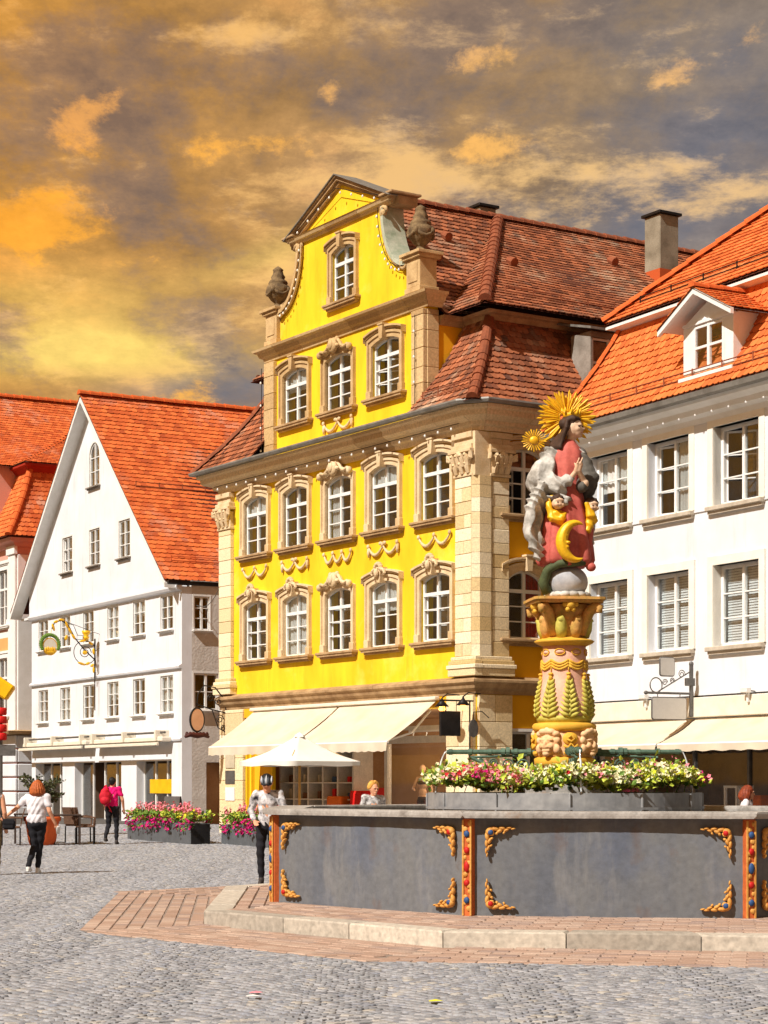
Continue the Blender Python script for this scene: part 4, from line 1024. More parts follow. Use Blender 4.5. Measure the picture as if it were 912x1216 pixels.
awning(RH, 'cream awning over the right end of the white house shop', 4.48, RW, 2.95, 2.42, .95)
awning(RH, 'cream awning left of the hanging sign on the white house', .4, 4.42, 2.95, 2.42, .95)
# ================================================================== white gabled house on the left
LH = thing('gabled_house', 'white gabled house with steep red tiled roof and arched attic window', 'house', (-6.545, 66, 0), math.atan2(-.8755, .4833))
LWX = -14.65; CX = -7.9; RZ = 15.45; SL = .936
rows = [-1.25-2.41*i for i in range(6)]
lh = []
for x in rows: lh += [rect(x-.53,x+.53,6.66,7.82), rect(x-.53,x+.53,3.93,5.16)]
shops = [(-3.9,-.85),(-9.9,-5.3),(-14.2,-11.2)]
for a,b in shops: lh.append(rect(a,b,.02,2.36))
obj('wall', holed(rect(LWX,0,-.3,8.0), lh, .35), 'white_plaster', LH)
GW = [-10.4,-7.62,-4.75]
gz_ = lambda x: RZ-.18-abs(x-CX)*SL
ga = [rect(x-.52,x+.52,9.38,10.68) for x in GW]; ga.append([(x-7.62,z+12.2) for x,z in arch_pts(1.0,1.56,.5)])
obj('gable_wall', holed([(LWX,8.002),(0,8.002),(-.02,gz_(-.02)),(CX,gz_(CX)),(LWX,gz_(LWX))], ga, .35), 'white_plaster', LH, loc=(0,-.1,0))
for i, x in enumerate(rows):
    window(LH, (x,0,6.66), 0, 1.06, 1.16, 0, 2, (1,1,1), None, 'plain', yset=.03, surround='white_paint', sill='white_paint', sw=.06, fw=.05, bar=.025, mull=.06, sillw=1.22, sill_h=.08, curtain=[None,('w',.45),('w',1),None,('w',.6),None][i])
    window(LH, (x,0,3.93), 0, 1.06, 1.23, 0, 2, (1,1,1), None, 'plain', yset=.03, surround='white_paint', sill='white_paint', sw=.06, fw=.05, bar=.025, mull=.06, sillw=1.22, sill_h=.08, curtain=[('w',1),None,('w',.5),None,('w',1),('w',1,(-.5,-.1))][i])
for i, x in enumerate(GW):
    window(LH, (x,-.1,9.38), 0, 1.04, 1.30, 0, 2, (1,1,1), None, 'plain', yset=.03, surround='white_paint', sill='grey_stone', sw=.07, fw=.05, bar=.025, mull=.06, sillw=1.2, sill_h=.1, open_leaf=(0,(0,1,2),12) if i == 0 else None)
window(LH, (-7.62,-.1,12.2), 0, 1.0, 1.56, .5, 2, (1,1,1), None, 'plain', yset=.03, surround='white_paint', sill='grey_stone', sw=.07, fw=.05, bar=.025, mull=.06, sillw=1.2, sill_h=.1)
mould(LH, 'string_course', [(LWX,0),(0.0,0)], [(0,5.34),(.10,5.36),(.12,5.42),(0,5.5)], 'white_plaster')
mould(LH, 'jetty_moulding', [(LWX,0),(0.0,0)], [(0,7.86),(.12,7.9),(.17,7.98),(.17,8.04),(0,8.06)], 'white_plaster')
mould(LH, 'shop_cornice', [(LWX,0),(0.0,0)], [(0,3.0),(.06,3.0),(.08,3.06),(0,3.1)], 'white_plaster')
# side towards the alley, rough stucco
sh = [rect(.42,.98,6.6,7.7), rect(.42,1.28,4.0,5.2), rect(.86,1.6,.02,2.3)]
obj('side_wall', holed(rect(.352,13,-.3,8.2), sh, .35), 'old_stucco', LH, rot=(0,0,R(90)))
window(LH, (0,.70,6.6), R(90), .56, 1.1, 0, 2, (1,1,1), None, 'plain', yset=.03, surround='white_paint', sill='white_paint', sw=.05, fw=.05, sillw=.7, sill_h=.07)
window(LH, (0,.85,4.0), R(90), .86, 1.2, 0, 2, (1,1), None, 'plain', yset=.03, surround='white_paint', sill='white_paint', sw=.06, fw=.06, sillw=1., sill_h=.07)
m = MB(); m.box((-.5,.86,0),(-.45,1.6,2.3)); m.build('side_door', 'shop_beige', LH)
m = MB(); m.box((LWX,.352,-.3),(LWX+.35,13,8.2)); m.build('far_wall', 'white_plaster', LH)
# roof
vy = -.55; ex = -.15; ezl = RZ-abs(ex-CX)*SL
Ll = math.hypot(RZ-ezl, ex-CX)
def Lr_(a, s): t = s/Ll; return (ex+(CX-ex)*t, a, ezl+(RZ-ezl)*t-.10*math.sin(math.pi*t)*(.4+.6*math.sin(a*.25+.3)))
roof_patch(LH, Lr_, Ll, lambda s: vy, lambda s: 14, 'tile_red', .22, .24)
exl = -15.6; ezl2 = RZ-abs(exl-CX)*SL; Ll2 = math.hypot(RZ-ezl2, exl-CX)
def Ll_(a, s): t = s/Ll2; return (exl+(CX-exl)*t, a, ezl2+(RZ-ezl2)*t)
roof_patch(LH, Ll_, Ll2, lambda s: vy, lambda s: 14, 'tile_red', .22, .3)
ridge_caps(LH, (CX,vy-.05,RZ+.04), (CX,14,RZ+.04), 'ridge_tile_orange', r=.15, L=.4)
snow_guard(LH, Lr_(0,1.0), Lr_(12,1.0), 14, 'tile_red', .2); snow_guard(LH, Lr_(0,5.2), Lr_(12,5.2), 14, 'ridge_tile', .2)
for nm, (xa, za) in (('verge_soffit',(exl,ezl2)),('verge_soffit',(ex,ezl))):
    m = MB(); n_s = 1
    xb, zb_ = CX, RZ
    m.add([(xa,vy,za-.08),(xb,vy,zb_-.08),(xb,-.1,zb_-.1),(xa,-.1,za-.1),(xa,vy,za-.24),(xb,vy,zb_-.24),(xb,-.1,zb_-.26),(xa,-.1,za-.26)],[(0,1,5,4),(4,5,6,7),(0,3,2,1),(0,4,7,3),(1,2,6,5)]); m.build(nm, 'white_paint', LH)
m = MB(); m.box((exl,-.1,ezl2-.3),(LWX-.001,13,ezl2-.22)); m.build('eaves_soffit', 'white_paint', LH)
mould(LH, 'gutter', [(-.1,-.5),(-.1,13)], [(.05,8.08),(.12,8.04),(.19,8.08),(.21,8.17),(.17,8.16),(.07,8.15)], 'dark_metal')
# awning cassettes, rolled in
for a, b in ((-14.5,-7.7),(-7.3,-.7)):
    m = MB(); m.box((a,-.42,2.98),(b,-.06,3.14),.03); m.box((a,-.6,2.84),(b,-.5,2.95),.02)
    c_ = m.build('awning_cassette', 'cream_paint', LH)
    m = MB(); m.tube([(a,-.3,3.28),(b,-.3,3.28)], .04, 6); m.build('roller', 'grey_metal', c_)
    for xx in (a+.4,(a+b)/2,b-.4):
        m = MB(); m.box((xx-.06,-.5,3.0),(xx+.06,0,3.36),.01); m.build('bracket', 'cream_paint', c_)
# shop windows: reveals, panes, frames, room
for k,(a,b) in enumerate(shops):
    m = MB(); m.add([(a,.34,0),(b,.34,0),(b,2.6,0),(a,2.6,0),(a,.34,2.4),(b,.34,2.4),(b,2.6,2.4),(a,2.6,2.4)], [(0,1,2,3),(4,7,6,5),(3,2,6,7),(0,3,7,4),(1,5,6,2)]); m.build('shop_interior', 'shop_brown', LH)
    n = max(2, round((b-a)/1.1))
    for i in range(n+1):
        xx = a+(b-a)*i/n; m = MB(); m.box((xx-.04,.28,0),(xx+.04,.34,2.36)); m.build('mullion', 'white_paint', LH)
    for i in range(n):
        if k == 1 and i == 1: continue
        m = MB(); m.box((0,0,0),((b-a)/n-.1,.012,2.2)); m.build('shop_pane', 'glass', LH, loc=(a+(b-a)*i/n+.05,.31,.08))
m = MB(); m.box((-3.3,.24,1.28),(-1.35,.27,1.75)); m.build('shop_banner', M('yellow_board', (236,184,20), .6), LH)
m = MB(); m.box((-7.9,1.6,0),(-7.2,1.7,2.36)); m.box((-5.9,1.2,.3),(-5.5,1.4,2.0)); m.build('shop_display', 'orange_item', LH)
# ================================================================== far left baroque house
FH = thing('pink_house', 'pink and peach baroque house with orange mansard roof at the left edge', 'house', (-14.413, 80, 0), math.atan2(-.865, .5017))
fh = [rect(-2.4,-.95,6.3,8.6), rect(-2.4,-.95,9.35,10.5), rect(-5.2,-3.8,6.3,8.6)]
fh = [rect(-2.15,-.95,4.3,6.6), rect(-2.15,-.95,7.9,10.1), rect(-4.9,-3.7,4.3,6.6), rect(-4.9,-3.7,7.9,10.1)]
obj('wall', holed(rect(-13.2,0,-.3,11.0), fh, .35), 'pink_plaster', FH)
m = MB(); m.box((-.35,.352,-.3),(0,9,11.0)); m.build('side_wall', 'pink_plaster', FH)
for x in (-1.55,-4.3):
    window(FH, (x,0,7.9), 0, 1.2, 2.2, 0, 2, (1,1,1), 2, 'stone', surround='white_paint', sill='white_paint', sw=.28)
    window(FH, (x,0,4.3), 0, 1.2, 2.3, 0, 2, (1,1,1), 2, 'stone', surround='white_paint', sill='white_paint', sw=.28)
    m = MB(); m.box((x-.95,-.14,10.32),(x+.95,0,10.46),.02); m.box((x-.85,-.02,6.9),(x+.85,0,7.65)); m.build('window_cornice', 'white_paint', FH)
for a, b in ((-.75,-.0),):
    m = MB(); m.box((a,-.1,3.6),(b,0,10.6),.02); m.box((a-.08,-.16,10.6),(b+.1,0,10.95),.02); m.box((.001,.0,3.6),(.1,.7,10.6),.02); m.build('corner_pilaster', 'white_paint', FH)
m = MB(); m.box((-8,-.03,6.85),(-.76,0,7.4)); m.build('peach_band', 'peach_plaster', FH)
mould(FH, 'cornice', [(-8,0),(0,0),(0,9)], [(0,10.9),(.1,10.92),(.2,11.05),(.4,11.1),(.45,11.22),(0,11.25)], 'pink_plaster')
for k in range(6):
    m = MB(); m.box((-8,-.12,.2+.56*k),(.12,0,.2+.56*k+.5),.03); m.box((.001,.0,.2+.56*k),(.12,5,.2+.56*k+.5),.03); m.build('rustic_course', 'white_plaster', FH)
mould(FH, 'ledge', [(-8,0),(0,0),(0,9)], [(0,3.52),(.5,3.55),(.55,3.66),(0,3.72)], 'sandstone_dark')
fe, fb, frun = 11.27, 14.35, 1.5
Lq = math.hypot(fb-fe, frun)*1.02
def F1(a, s): t = s/Lq; q,hz = lower_prof(t); return (a, -.55+q*frun, fe+hz*(fb-fe))
def F2(a, s): t = s/Lq; q,hz = lower_prof(t); return (.55-q*frun, a, fe+hz*(fb-fe))
hF = lambda s: .55-lower_prof(s/Lq)[0]*frun
roof_patch(FH, F1, Lq, lambda s: -2.3, hF, 'tile_orange', .2, .22)  # front slope: sunlit look painted in with lighter tiles than the side
roof_patch(FH, F2, Lq, lambda s: -.55+lower_prof(s/Lq)[0]*frun, lambda s: 9, 'tile_red', .2, .22)
hp = [Vector(F1(hF(Lq*i/5), Lq*i/5)) for i in range(6)]
for a, b in zip(hp[:-1], hp[1:]): ridge_caps(FH, a, b, 'ridge_tile_orange', L=.34, r=.14)
obj('gable_wall', holed([(-10.9,11.2),(-2.3,11.2),(-2.3,14.45),(-6.6,17.75),(-10.9,14.45)], [], .35), 'pink_plaster', FH, loc=(0,-.02,0))
m = MB(); m.box((-2.65,.332,11.2),(-2.3,2.5,14.4)); m.build('gable_side_wall', 'pink_plaster', FH)
mould(FH, 'eaves_board', [(-2.3,.95),(-.95,.95),(-.95,9)], [(0,13.9),(.06,13.9),(.3,14.2),(.42,14.24),(.42,14.34),(0,14.36)], M('red_board', (168,44,22), .8))
uzf, zrf, cf, ryf = 14.36, 18.0, -6.6, 6.3
uxf, uyf = -.5, .5
LuF = math.hypot(zrf-uzf, uxf-cf)
def F3(a, s): t = s/LuF; return (uxf+(cf-uxf)*t, a, uzf+(zrf-uzf)*t-.25*math.sin(math.pi*t))
roof_patch(FH, F3, LuF, lambda s: uyf+(ryf-uyf)*s/LuF, lambda s: 12, 'tile_red', .2, .22)
def F4(a, s): t = s/LuF; return (a, uyf+(ryf-uyf)*t, uzf+(zrf-uzf)*t-.25*math.sin(math.pi*t))
roof_patch(FH, F4, LuF, lambda s: -1.9+(cf+1.9)*s/LuF, lambda s: uxf+(cf-uxf)*s/LuF, 'tile_orange', .2, .22)  # upper front slope, sunlight again put into the lighter tile colour
def F5(a, s): t = s/LuF; return (-1.9+(cf+1.9)*t, a, uzf+(zrf-uzf)*t-.25*math.sin(math.pi*t))
roof_patch(FH, F5, LuF, lambda s: -.3, lambda s: uyf+(ryf-uyf)*s/LuF, 'tile_red', .2, .22)
def F5l(a, s): x,y,z = F5(a,s); return (2*cf-x,y,z)
roof_patch(FH, F5l, LuF, lambda s: -.3, lambda s: 12, 'tile_red', .25, .3)
ridge_caps(FH, (cf,-.3,zrf+.03), (cf,12,zrf+.03), 'ridge_tile_orange', r=.16)
# ================================================================== fountain
FC = Vector((2.3, 26.0))
def sym(pts): return [Vector(p) for p in pts]+[FC*2-Vector(p) for p in pts]
BAS = sym([(-1.3,28.2),(-1.33,25.05),(.94,22.5),(3.94,22.0)])        # basin corners, clockwise seen from above -> interior on the left of travel
KER = sym([(-2.25,29.0),(-2.06,23.3),(.58,20.1),(4.5,19.45)])
STR = sym([(-3.95,30.4),(-3.35,22.3),(-.2,18.55),(4.9,17.6)])
def offs(poly, d):
    """move every edge outwards by d"""
    n = len(poly); out = []
    for i in range(n):
        p, a, b = poly[i], poly[i-1], poly[(i+1)%n]
        d0 = (p-a).normalized(); d1 = (b-p).normalized(); n0 = Vector((d0.y,-d0.x)); n1 = Vector((d1.y,-d1.x))
        if n0.dot(p-FC) < 0: n0 = -n0
        if n1.dot(p-FC) < 0: n1 = -n1
        m_ = (n0+n1).normalized(); out.append(p+m_*d/max(.3,m_.dot(n0)))
    return out
def inside(poly, p):
    n = len(poly); sgn = 0
    for i in range(n):
        a, b = poly[i], poly[(i+1)%n]; c = (b.x-a.x)*(p.y-a.y)-(b.y-a.y)*(p.x-a.x)
        if c*((poly[1].x-poly[0].x)*(FC.y-poly[0].y)-(poly[1].y-poly[0].y)*(FC.x-poly[0].x)) < 0: return False
    return True
STEP = .16
platform = thing('fountain_step', 'raised octagonal step of pale kerbstones and red pavers round the fountain', 'step', (0,0,0))
slab = MB(); slab.prismz([tuple(p) for p in offs(KER,-.3)], 0, STEP-.02); slab.build('bedding', 'mortar', platform)
kin = offs(KER, -.32)
for i in range(8):
    a, b = KER[i], KER[(i+1)%8]; ai, bi = kin[i], kin[(i+1)%8]; L_ = (b-a).length; n = max(2, round(L_/1.25))
    cuts = [0]+[(j+random.uniform(-.1,.1))/n for j in range(1,n)]+[1]
    for t0, t1 in zip(cuts[:-1], cuts[1:]):
        e = .006/L_; q = [a.lerp(b,t0+e), a.lerp(b,t1-e), ai.lerp(bi,t1-e), ai.lerp(bi,t0+e)]
        c = sum(q, Vector((0,0)))/4; ch = .018; dz = random.uniform(-.006,.006)
        low = [tuple(p)+(-.05,) for p in q]; mid = [tuple(p)+(STEP-ch+dz,) for p in q]; top = [tuple(p+(c-p).normalized()*ch*1.4)+(STEP+dz,) for p in q]
        m = MB(); m.loft([low,mid,top]); m.build('kerbstone', 'kerb_stone', platform)
def pave(parent, outer, inner, w, h, z, name, mat, massmat, lim=300):
    """courses of pavers parallel to each side, between two polygons"""
    items = []
    for i in range(8):
        a, b = outer[i], outer[(i+1)%8]; ai, bi = inner[i], inner[(i+1)%8]
        t = (b-a).normalized(); nn = Vector((-t.y,t.x))
        if nn.dot(FC-a) < 0: nn = -nn
        sect = [a,b,bi,ai]; depth = max((ai-a).dot(nn),(bi-a).dot(nn))
        k = 0
        while k*h < depth:
            s0 = k*h+h/2; u = -3.0+(k%2)*w/2
            while u < (b-a).length+3:
                c = a+t*u+nn*s0; ok = True
                for q in range(4):
                    p, r_ = sect[q], sect[(q+1)%4]; cr = (r_.x-p.x)*(c.y-p.y)-(r_.y-p.y)*(c.x-p.x); cc = sum(sect, Vector((0,0)))/4
                    if cr*((r_.x-p.x)*(cc.y-p.y)-(r_.y-p.y)*(cc.x-p.x)) < 0: ok = False; break
                if ok: items.append((c, math.atan2(t.y,t.x)))
                u += w
            k += 1
    vis = lambda c: (c.y < 27 and abs(c.x/c.y) < .2)
    items.sort(key=lambda it: (not vis(it[0]), it[0].length))
    pb = MB(); pb.box((-w/2+.006,-h/2+.006,-.05),(w/2-.006,h/2-.006,0),.008); tmp = pb.build(name, mat); me = tmp.data; bpy.data.objects.remove(tmp)
    mass = MB()
    for n_, (c, ang) in enumerate(items):
        dz = random.uniform(-.004,.004); rx, ry = random.uniform(-.012,.012), random.uniform(-.012,.012)
        if n_ < lim: obj(name, me, None, parent, loc=(c.x,c.y,z+dz), rot=(rx,ry,ang+random.uniform(-.01,.01)))
        else:
            mass.T = Matrix.Translation((c.x,c.y,z+dz))@Matrix.Rotation(ang,4,'Z')@Matrix.Rotation(rx,4,'X')
            x,y = w/2-.006, h/2-.006; mass.add([(-x,-y,-.03),(x,-y,-.03),(x,y,-.03),(-x,y,-.03),(-x+.01,-y+.01,0),(x-.01,-y+.01,0),(x-.01,y-.01,0),(-x+.01,y-.01,0)],[(4,5,6,7),(0,1,5,4),(1,2,6,5),(2,3,7,6),(3,0,4,7)], random.random())
    if mass.v: o = mass.build(name+'_mass', massmat, parent); o['kind'] = 'stuff'
pave(platform, offs(KER,-.325), offs(BAS,-.05), .27, .17, STEP, 'paver', 'red_paver', 'red_paver_mass')
band = tag(MB().prismz([tuple(p) for p in STR], -.02, -.004).build('paver_band', 'mortar'), kind='structure')
pave(band, STR, offs(KER,.01), .30, .17, .006, 'paver', 'red_paver', 'red_paver_mass')
# ---- cobbles
cb = []
Wd = 1.45; rowh = .092
rng = np.random.RandomState(3)
for kx in range(-12, 13):
    for j in range(int(10/rowh), int(67/rowh)):
        y0 = j*rowh; nst = 16
        for i in range(nst):
            t = (i+.5+(.25 if j%2 else -.25)+.12*math.sin(j*12.9+kx*7.1))/nst; x = kx*Wd+t*Wd; y = y0+.42*(1-(2*t-1)**2); sl = .42*(-4*(2*t-1))/Wd
            if y < 11 or y > 66 or abs(x) > .24*y+1.2: continue
            if y > 30 and x > 2: continue
            cb.append((x, y, math.atan(sl)))
STRn = np.array([tuple(p) for p in STR])
arr = np.array(cb)
def in_poly(P, xy):
    res = np.ones(len(xy), bool); c = P.mean(0)
    for i in range(len(P)):
        a, b = P[i], P[(i+1)%len(P)]; s0 = (b[0]-a[0])*(c[1]-a[1])-(b[1]-a[1])*(c[0]-a[0])
        res &= ((b[0]-a[0])*(xy[:,1]-a[1])-(b[1]-a[1])*(xy[:,0]-a[0]))*s0 > 0
    return res
arr = arr[~in_poly(STRn, arr[:,:2])]
dens = np.where(arr[:,1] > 34, rng.rand(len(arr)) < 1.0, True); arr = arr[dens]
order = np.argsort(arr[:,1]+np.abs(arr[:,0])*.2+np.where(np.abs(arr[:,0]/arr[:,1]) > .19, 99, 0)+np.where(arr[:,1] < 13.6, 99, 0))
arr = arr[order]
single, arr = arr[:300], arr[300:]
N = len(arr); sx = .0425*(1+rng.uniform(-.07,.05,N)); sy = .0415*(1+rng.uniform(-.07,.04,N)); hz = rng.uniform(-.004,.005,N)
ca, sa = np.cos(arr[:,2]+rng.uniform(-.08,.08,N)), np.sin(arr[:,2]+rng.uniform(-.08,.08,N))
base = np.array([(-1,-1,-.03),(1,-1,-.03),(1,1,-.03),(-1,1,-.03),(-.93,-.93,-.006),(.93,-.93,-.006),(.93,.93,-.006),(-.93,.93,-.006),(-.78,-.78,.001),(.78,-.78,.001),(.78,.78,.001),(-.78,.78,.001)])
V = np.zeros((N,12,3)); lx = base[None,:,0]*sx[:,None]; ly = base[None,:,1]*sy[:,None]
lx = lx*(1+rng.uniform(-.04,.04,(N,12))); ly = ly*(1+rng.uniform(-.04,.04,(N,12)))
V[:,:,0] = arr[:,0,None]+lx*ca[:,None]-ly*sa[:,None]; V[:,:,1] = arr[:,1,None]+lx*sa[:,None]+ly*ca[:,None]
gzv = np.clip((arr[:,1]-42)*.012, 0, .36)
V[:,:,2] = base[None,:,2]+hz[:,None]+rng.uniform(-.003,.003,(N,12))+gzv[:,None]
fq = np.array([(0,1,5,4),(1,2,6,5),(2,3,7,6),(3,0,4,7),(4,5,9,8),(5,6,10,9),(6,7,11,10),(7,4,8,11),(8,9,10,11)])
F = (fq[None]+(np.arange(N)*12)[:,None,None]).reshape(-1,4)
me = bpy.data.meshes.new('cobbles'); me.vertices.add(N*12); me.vertices.foreach_set('co', V.ravel())
me.loops.add(F.size); me.loops.foreach_set('vertex_index', F.ravel().astype(np.int32)); me.polygons.add(len(F)); me.polygons.foreach_set('loop_start', np.arange(0,F.size,4).astype(np.int32))
try: me.polygons.foreach_set('loop_total', np.full(len(F),4,np.int32))
except Exception: pass
me.update(calc_edges=True); me.validate()
at = me.attributes.new('rnd','FLOAT','FACE'); at.data.foreach_set('value', np.repeat(rng.rand(N), 9).astype(np.float32))
cobs = tag(obj('cobbles', me, 'cobble'), 'small grey cobblestones laid in curved segments across the square', 'cobblestones', kind='stuff')
smb = MB(); smb.add([tuple(b_*np.array([.0425,.0415,1])) for b_ in base], [tuple(f) for f in fq]+[(3,2,1,0)]); t_ = smb.build('cobble', 'cobble_single'); cme = t_.data; bpy.data.objects.remove(t_)
for x, y, a in single:
    obj('cobble', cme, None, ground, loc=(x,y,rng.uniform(-.005,.006)), rot=(rng.uniform(-.05,.05),rng.uniform(-.05,.05),a))
# ---- basin
M('basin_grey', (110, 112, 114), .85, (92, 97, 106), 1.6, bump=.5, bscale=14, fine=.14, stretch=(1.2,1.2,.35), stain=[((84,98,128),1.1,.50,.66,(1,1,.8),.3),((150,148,144),2.2,.58,.76,(2.2,2.2,.5),.3),((104,76,54),1.7,.60,.74,(1.4,1.4,.8),.45)])
M('rim_grey', (176, 173, 168), .7, (136, 130, 124), 2.4, bump=.5, bscale=24, fine=.18, stain=[((92,86,80),2.6,.54,.68,(1,1,1),.6),((150,110,70),3.1,.62,.74,(1,1,1),.6)])
M('orange_post', (196, 104, 52), .75, (176, 84, 40), 6, fine=.15)
M('gold_paint', (214, 162, 82), .6, (184, 124, 50), 9, fine=.15, spec=.4)
M('red_paint', (196, 30, 26), .6, (164, 22, 20), 6); M('blue_paint', (52, 88, 140), .6, (38, 66, 112), 6)
FT = thing('fountain', 'octagonal market fountain with grey basin and painted central column', 'fountain', (0,0,0))
RZ0, RZ1 = 1.235, 1.31
bin_ = offs(BAS, -.22)
wat = MB(); wat.prismz([tuple(p) for p in bin_], .9, 1.02)
mw = M('water', (40, 60, 66), .06, (34, 52, 58), 2, bump=.3, bscale=5, spec=.5); tag(wat.build('water', 'water'), 'water filling the fountain basin', 'water', kind='structure')
# corner scroll ornament, shared
def scroll_mesh():
    m = MB()
    def leaf(x, z, rx, rz, a, t=.03): m.ell((x,-.015,z),(rx,t,rz),Matrix.Rotation(a,3,'Y'),nu=10,nv=6)
    leaf(.09,.09,.075,.06,.78,.045)
    for i,(x,z,rx,rz,a) in enumerate([(.17,.05,.07,.035,-.2),(.24,.085,.055,.03,.5),(.28,.04,.06,.028,-.1),(.345,.07,.05,.022,.35),(.39,.035,.05,.02,0),(.45,.05,.04,.015,.2),(.2,.12,.03,.022,1.0),(.31,.11,.028,.018,.9)]):
        leaf(x,z,rx,rz,a); leaf(z,x,rz,rx,-a)
    for q in range(6):
        leaf(.12+.02*math.cos(q),.12+.02*math.sin(q),.025,.025,q)
    tmp = m.build('x', None); return tmp
sm_ = scroll_mesh(); SCR = sm_.data; bpy.data.objects.remove(sm_); SCR.materials.append(MATS['gold_paint']); SCR.name = 'corner_scroll'
SCR.polygons.foreach_set('use_smooth',[True]*len(SCR.polygons))
gm = MB(); gm.ell((0,0,0),(.032,.02,.032),nu=10,nv=6); t_ = gm.build('gem','red_paint',smooth=True); GEMR = t_.data; bpy.data.objects.remove(t_)
gm = MB(); gm.ell((0,0,0),(.032,.02,.032),nu=10,nv=6); t_ = gm.build('gem','blue_paint',smooth=True); GEMB = t_.data; bpy.data.objects.remove(t_)
for i in range(8):
    a, b = BAS[i], BAS[(i+1)%8]; L_ = (b-a).length; t = (b-a)/L_; nn = Vector((t.y,-t.x))
    if nn.dot((a+b)/2-FC) < 0: nn = -nn
    # local frame: x along the panel seen from outside, -y outwards
    xdir = Vector((-nn.y, nn.x)); start = a if xdir.dot(b-a) > 0 else b
    ang = math.atan2(xdir.y, xdir.x)
    m = MB(); g_ = []
    nx, nz = 24, 10
    for j in range(nz+1):
        zz = STEP-.03+(RZ0-STEP+.03)*j/nz
        g_.append([(.06+(L_-.12)*k/nx, .0-.03*math.sin(math.pi*k/nx)-.004*math.sin(k*1.7+j*2.1+i), zz) for k in range(nx+1)])
    m.loft(g_, closed=False)
    m.add([(.06,.001,STEP-.03),(L_-.06,.001,STEP-.03),(L_-.06,.2,STEP-.03),(.06,.2,STEP-.03),(.06,.001,RZ0),(L_-.06,.001,RZ0),(L_-.06,.2,RZ0),(.06,.2,RZ0)],[(4,5,6,7),(2,3,7,6),(1,2,6,5),(3,0,4,7)])
    pn = m.build('basin_panel', 'basin_grey', FT, loc=(start.x,start.y,0), rot=(0,0,ang))
    for px in pn.data.polygons: px.use_smooth = True
    if i in (7,0,1,2,3):
        for (x, z, s1, s2, gm_) in ((.17,STEP+.06,1,1,GEMR),(L_-.17,STEP+.06,-1,1,GEMB),(.17,RZ0-.08,1,-1,GEMB),(L_-.17,RZ0-.08,-1,-1,GEMR)):
            o = obj('corner_scroll', SCR, None, pn, loc=(x,-.035,z)); o.scale = (s1*.72,1,s2*.72)
            obj('gem', gm_, None, pn, loc=(x+s1*.075,-.08,z+s2*.075))
    # rim stone
    r0, r1 = offs(BAS,.16), offs(BAS,-.34)
    q = [r0[i], r0[(i+1)%8], r1[(i+1)%8], r1[i]]; c = sum(q,Vector((0,0)))/4
    m = MB(); lo = [tuple(p+(c-p).normalized()*.03)+(RZ0+.001,) for p in q]; md = [tuple(p)+(RZ0+.03,) for p in q]; m2 = [tuple(p)+(RZ1-.02,) for p in q]; tp = [tuple(p+(c-p).normalized()*.03)+(RZ1,) for p in q]
    m.loft([lo,md,m2,tp]); m.build('rim_stone', 'rim_grey', FT)
    # corner post with painted relief
    p = a; prv = (a-BAS[i-1]).normalized(); nxt = (b-a).normalized()
    out_ = (p-FC).normalized(); pa = math.atan2(out_.y,out_.x)+math.pi/2
    # true bisector
    n0 = Vector((prv.y,-prv.x)); n0 = n0 if n0.dot(p-FC) > 0 else -n0; n1 = nn; bis = (n0+n1).normalized(); pa = math.atan2(bis.y,bis.x)+math.pi/2
    m = MB(); m.box((-.06,-.05,STEP-.02),(.06,.16,RZ0+.004),.015)
    po = m.build('corner_post', 'orange_post', FT, loc=(p.x,p.y,0), rot=(0,0,pa))
    m = MB()
    for sx in (-1,1): m.box((sx*.047-.011,-.066,STEP),(sx*.047+.011,-.05,RZ0-.02),.004)
    for k in range(8):
        z = STEP+.08+k*.125
        m.ell((.022*(-1)**k,-.052,z),(.034,.02,.03),nu=8,nv=5); m.ell((-.026*(-1)**k,-.05,z+.06),(.02,.016,.026),nu=8,nv=5)
    m.build('relief', 'gold_paint', po)
    for k,(z,c_) in enumerate(((STEP+.17,GEMB),(STEP+.36,GEMR),(STEP+.54,GEMB if i%2 else GEMR),(STEP+.72,GEMR),(STEP+.9,GEMB))):
        o = obj('gem', c_, None, po, loc=(0,-.062,z)); o.scale = (1.1,1.2,1.9 if k == 2 else 1.2)
# ---- central pedestal, column
cxy = (FC.x, FC.y)
M('column_yellow', (226, 178, 66), .7, (212, 158, 48), 5, bump=.2, fine=.08); M('column_pink', (230, 182, 158), .7, (216, 160, 136), 4, bump=.25, fine=.10)
M('column_green', (202, 190, 92), .7, (178, 168, 70), 6, fine=.12); M('mask_skin', (234, 196, 152), .7, (218, 166, 116), 5, bump=.2, fine=.1)
M('capital_paint', (220, 160, 92), .75, (168, 140, 66), 7, bump=.4, fine=.2); M('patina', (96, 122, 106), .7, (70, 92, 80), 8, metal=.2, fine=.2)
m = MB(); m.lathe([(.62,.5),(.62,1.35),(.5,1.5),(.5,1.70)], 24, cxy); m.build('pedestal', 'rim_grey', FT)
m = MB(); m.lathe([(.36,1.68),(.37,1.72),(.36,1.76),(.34,1.78),(.34,1.84)], 32, cxy); m.build('base_ring', 'red_paint', FT)
m = MB(); m.lathe([(.36,1.84),(.385,1.86),(.385,1.93),(.36,1.95)], 32, cxy); m.build('base_moulding', 'column_yellow', FT, True)
dr = MB(); dr.lathe([(.355,1.951),(.365,2.0),(.37,2.15),(.36,2.28)], 32, cxy); dr.build('drum', 'mask_skin', FT, True)
m = MB(); m.lathe([(.38,2.28),(.405,2.30),(.41,2.35),(.385,2.38),(.33,2.39)], 32, cxy); m.build('upper_moulding', 'column_yellow', FT, True)
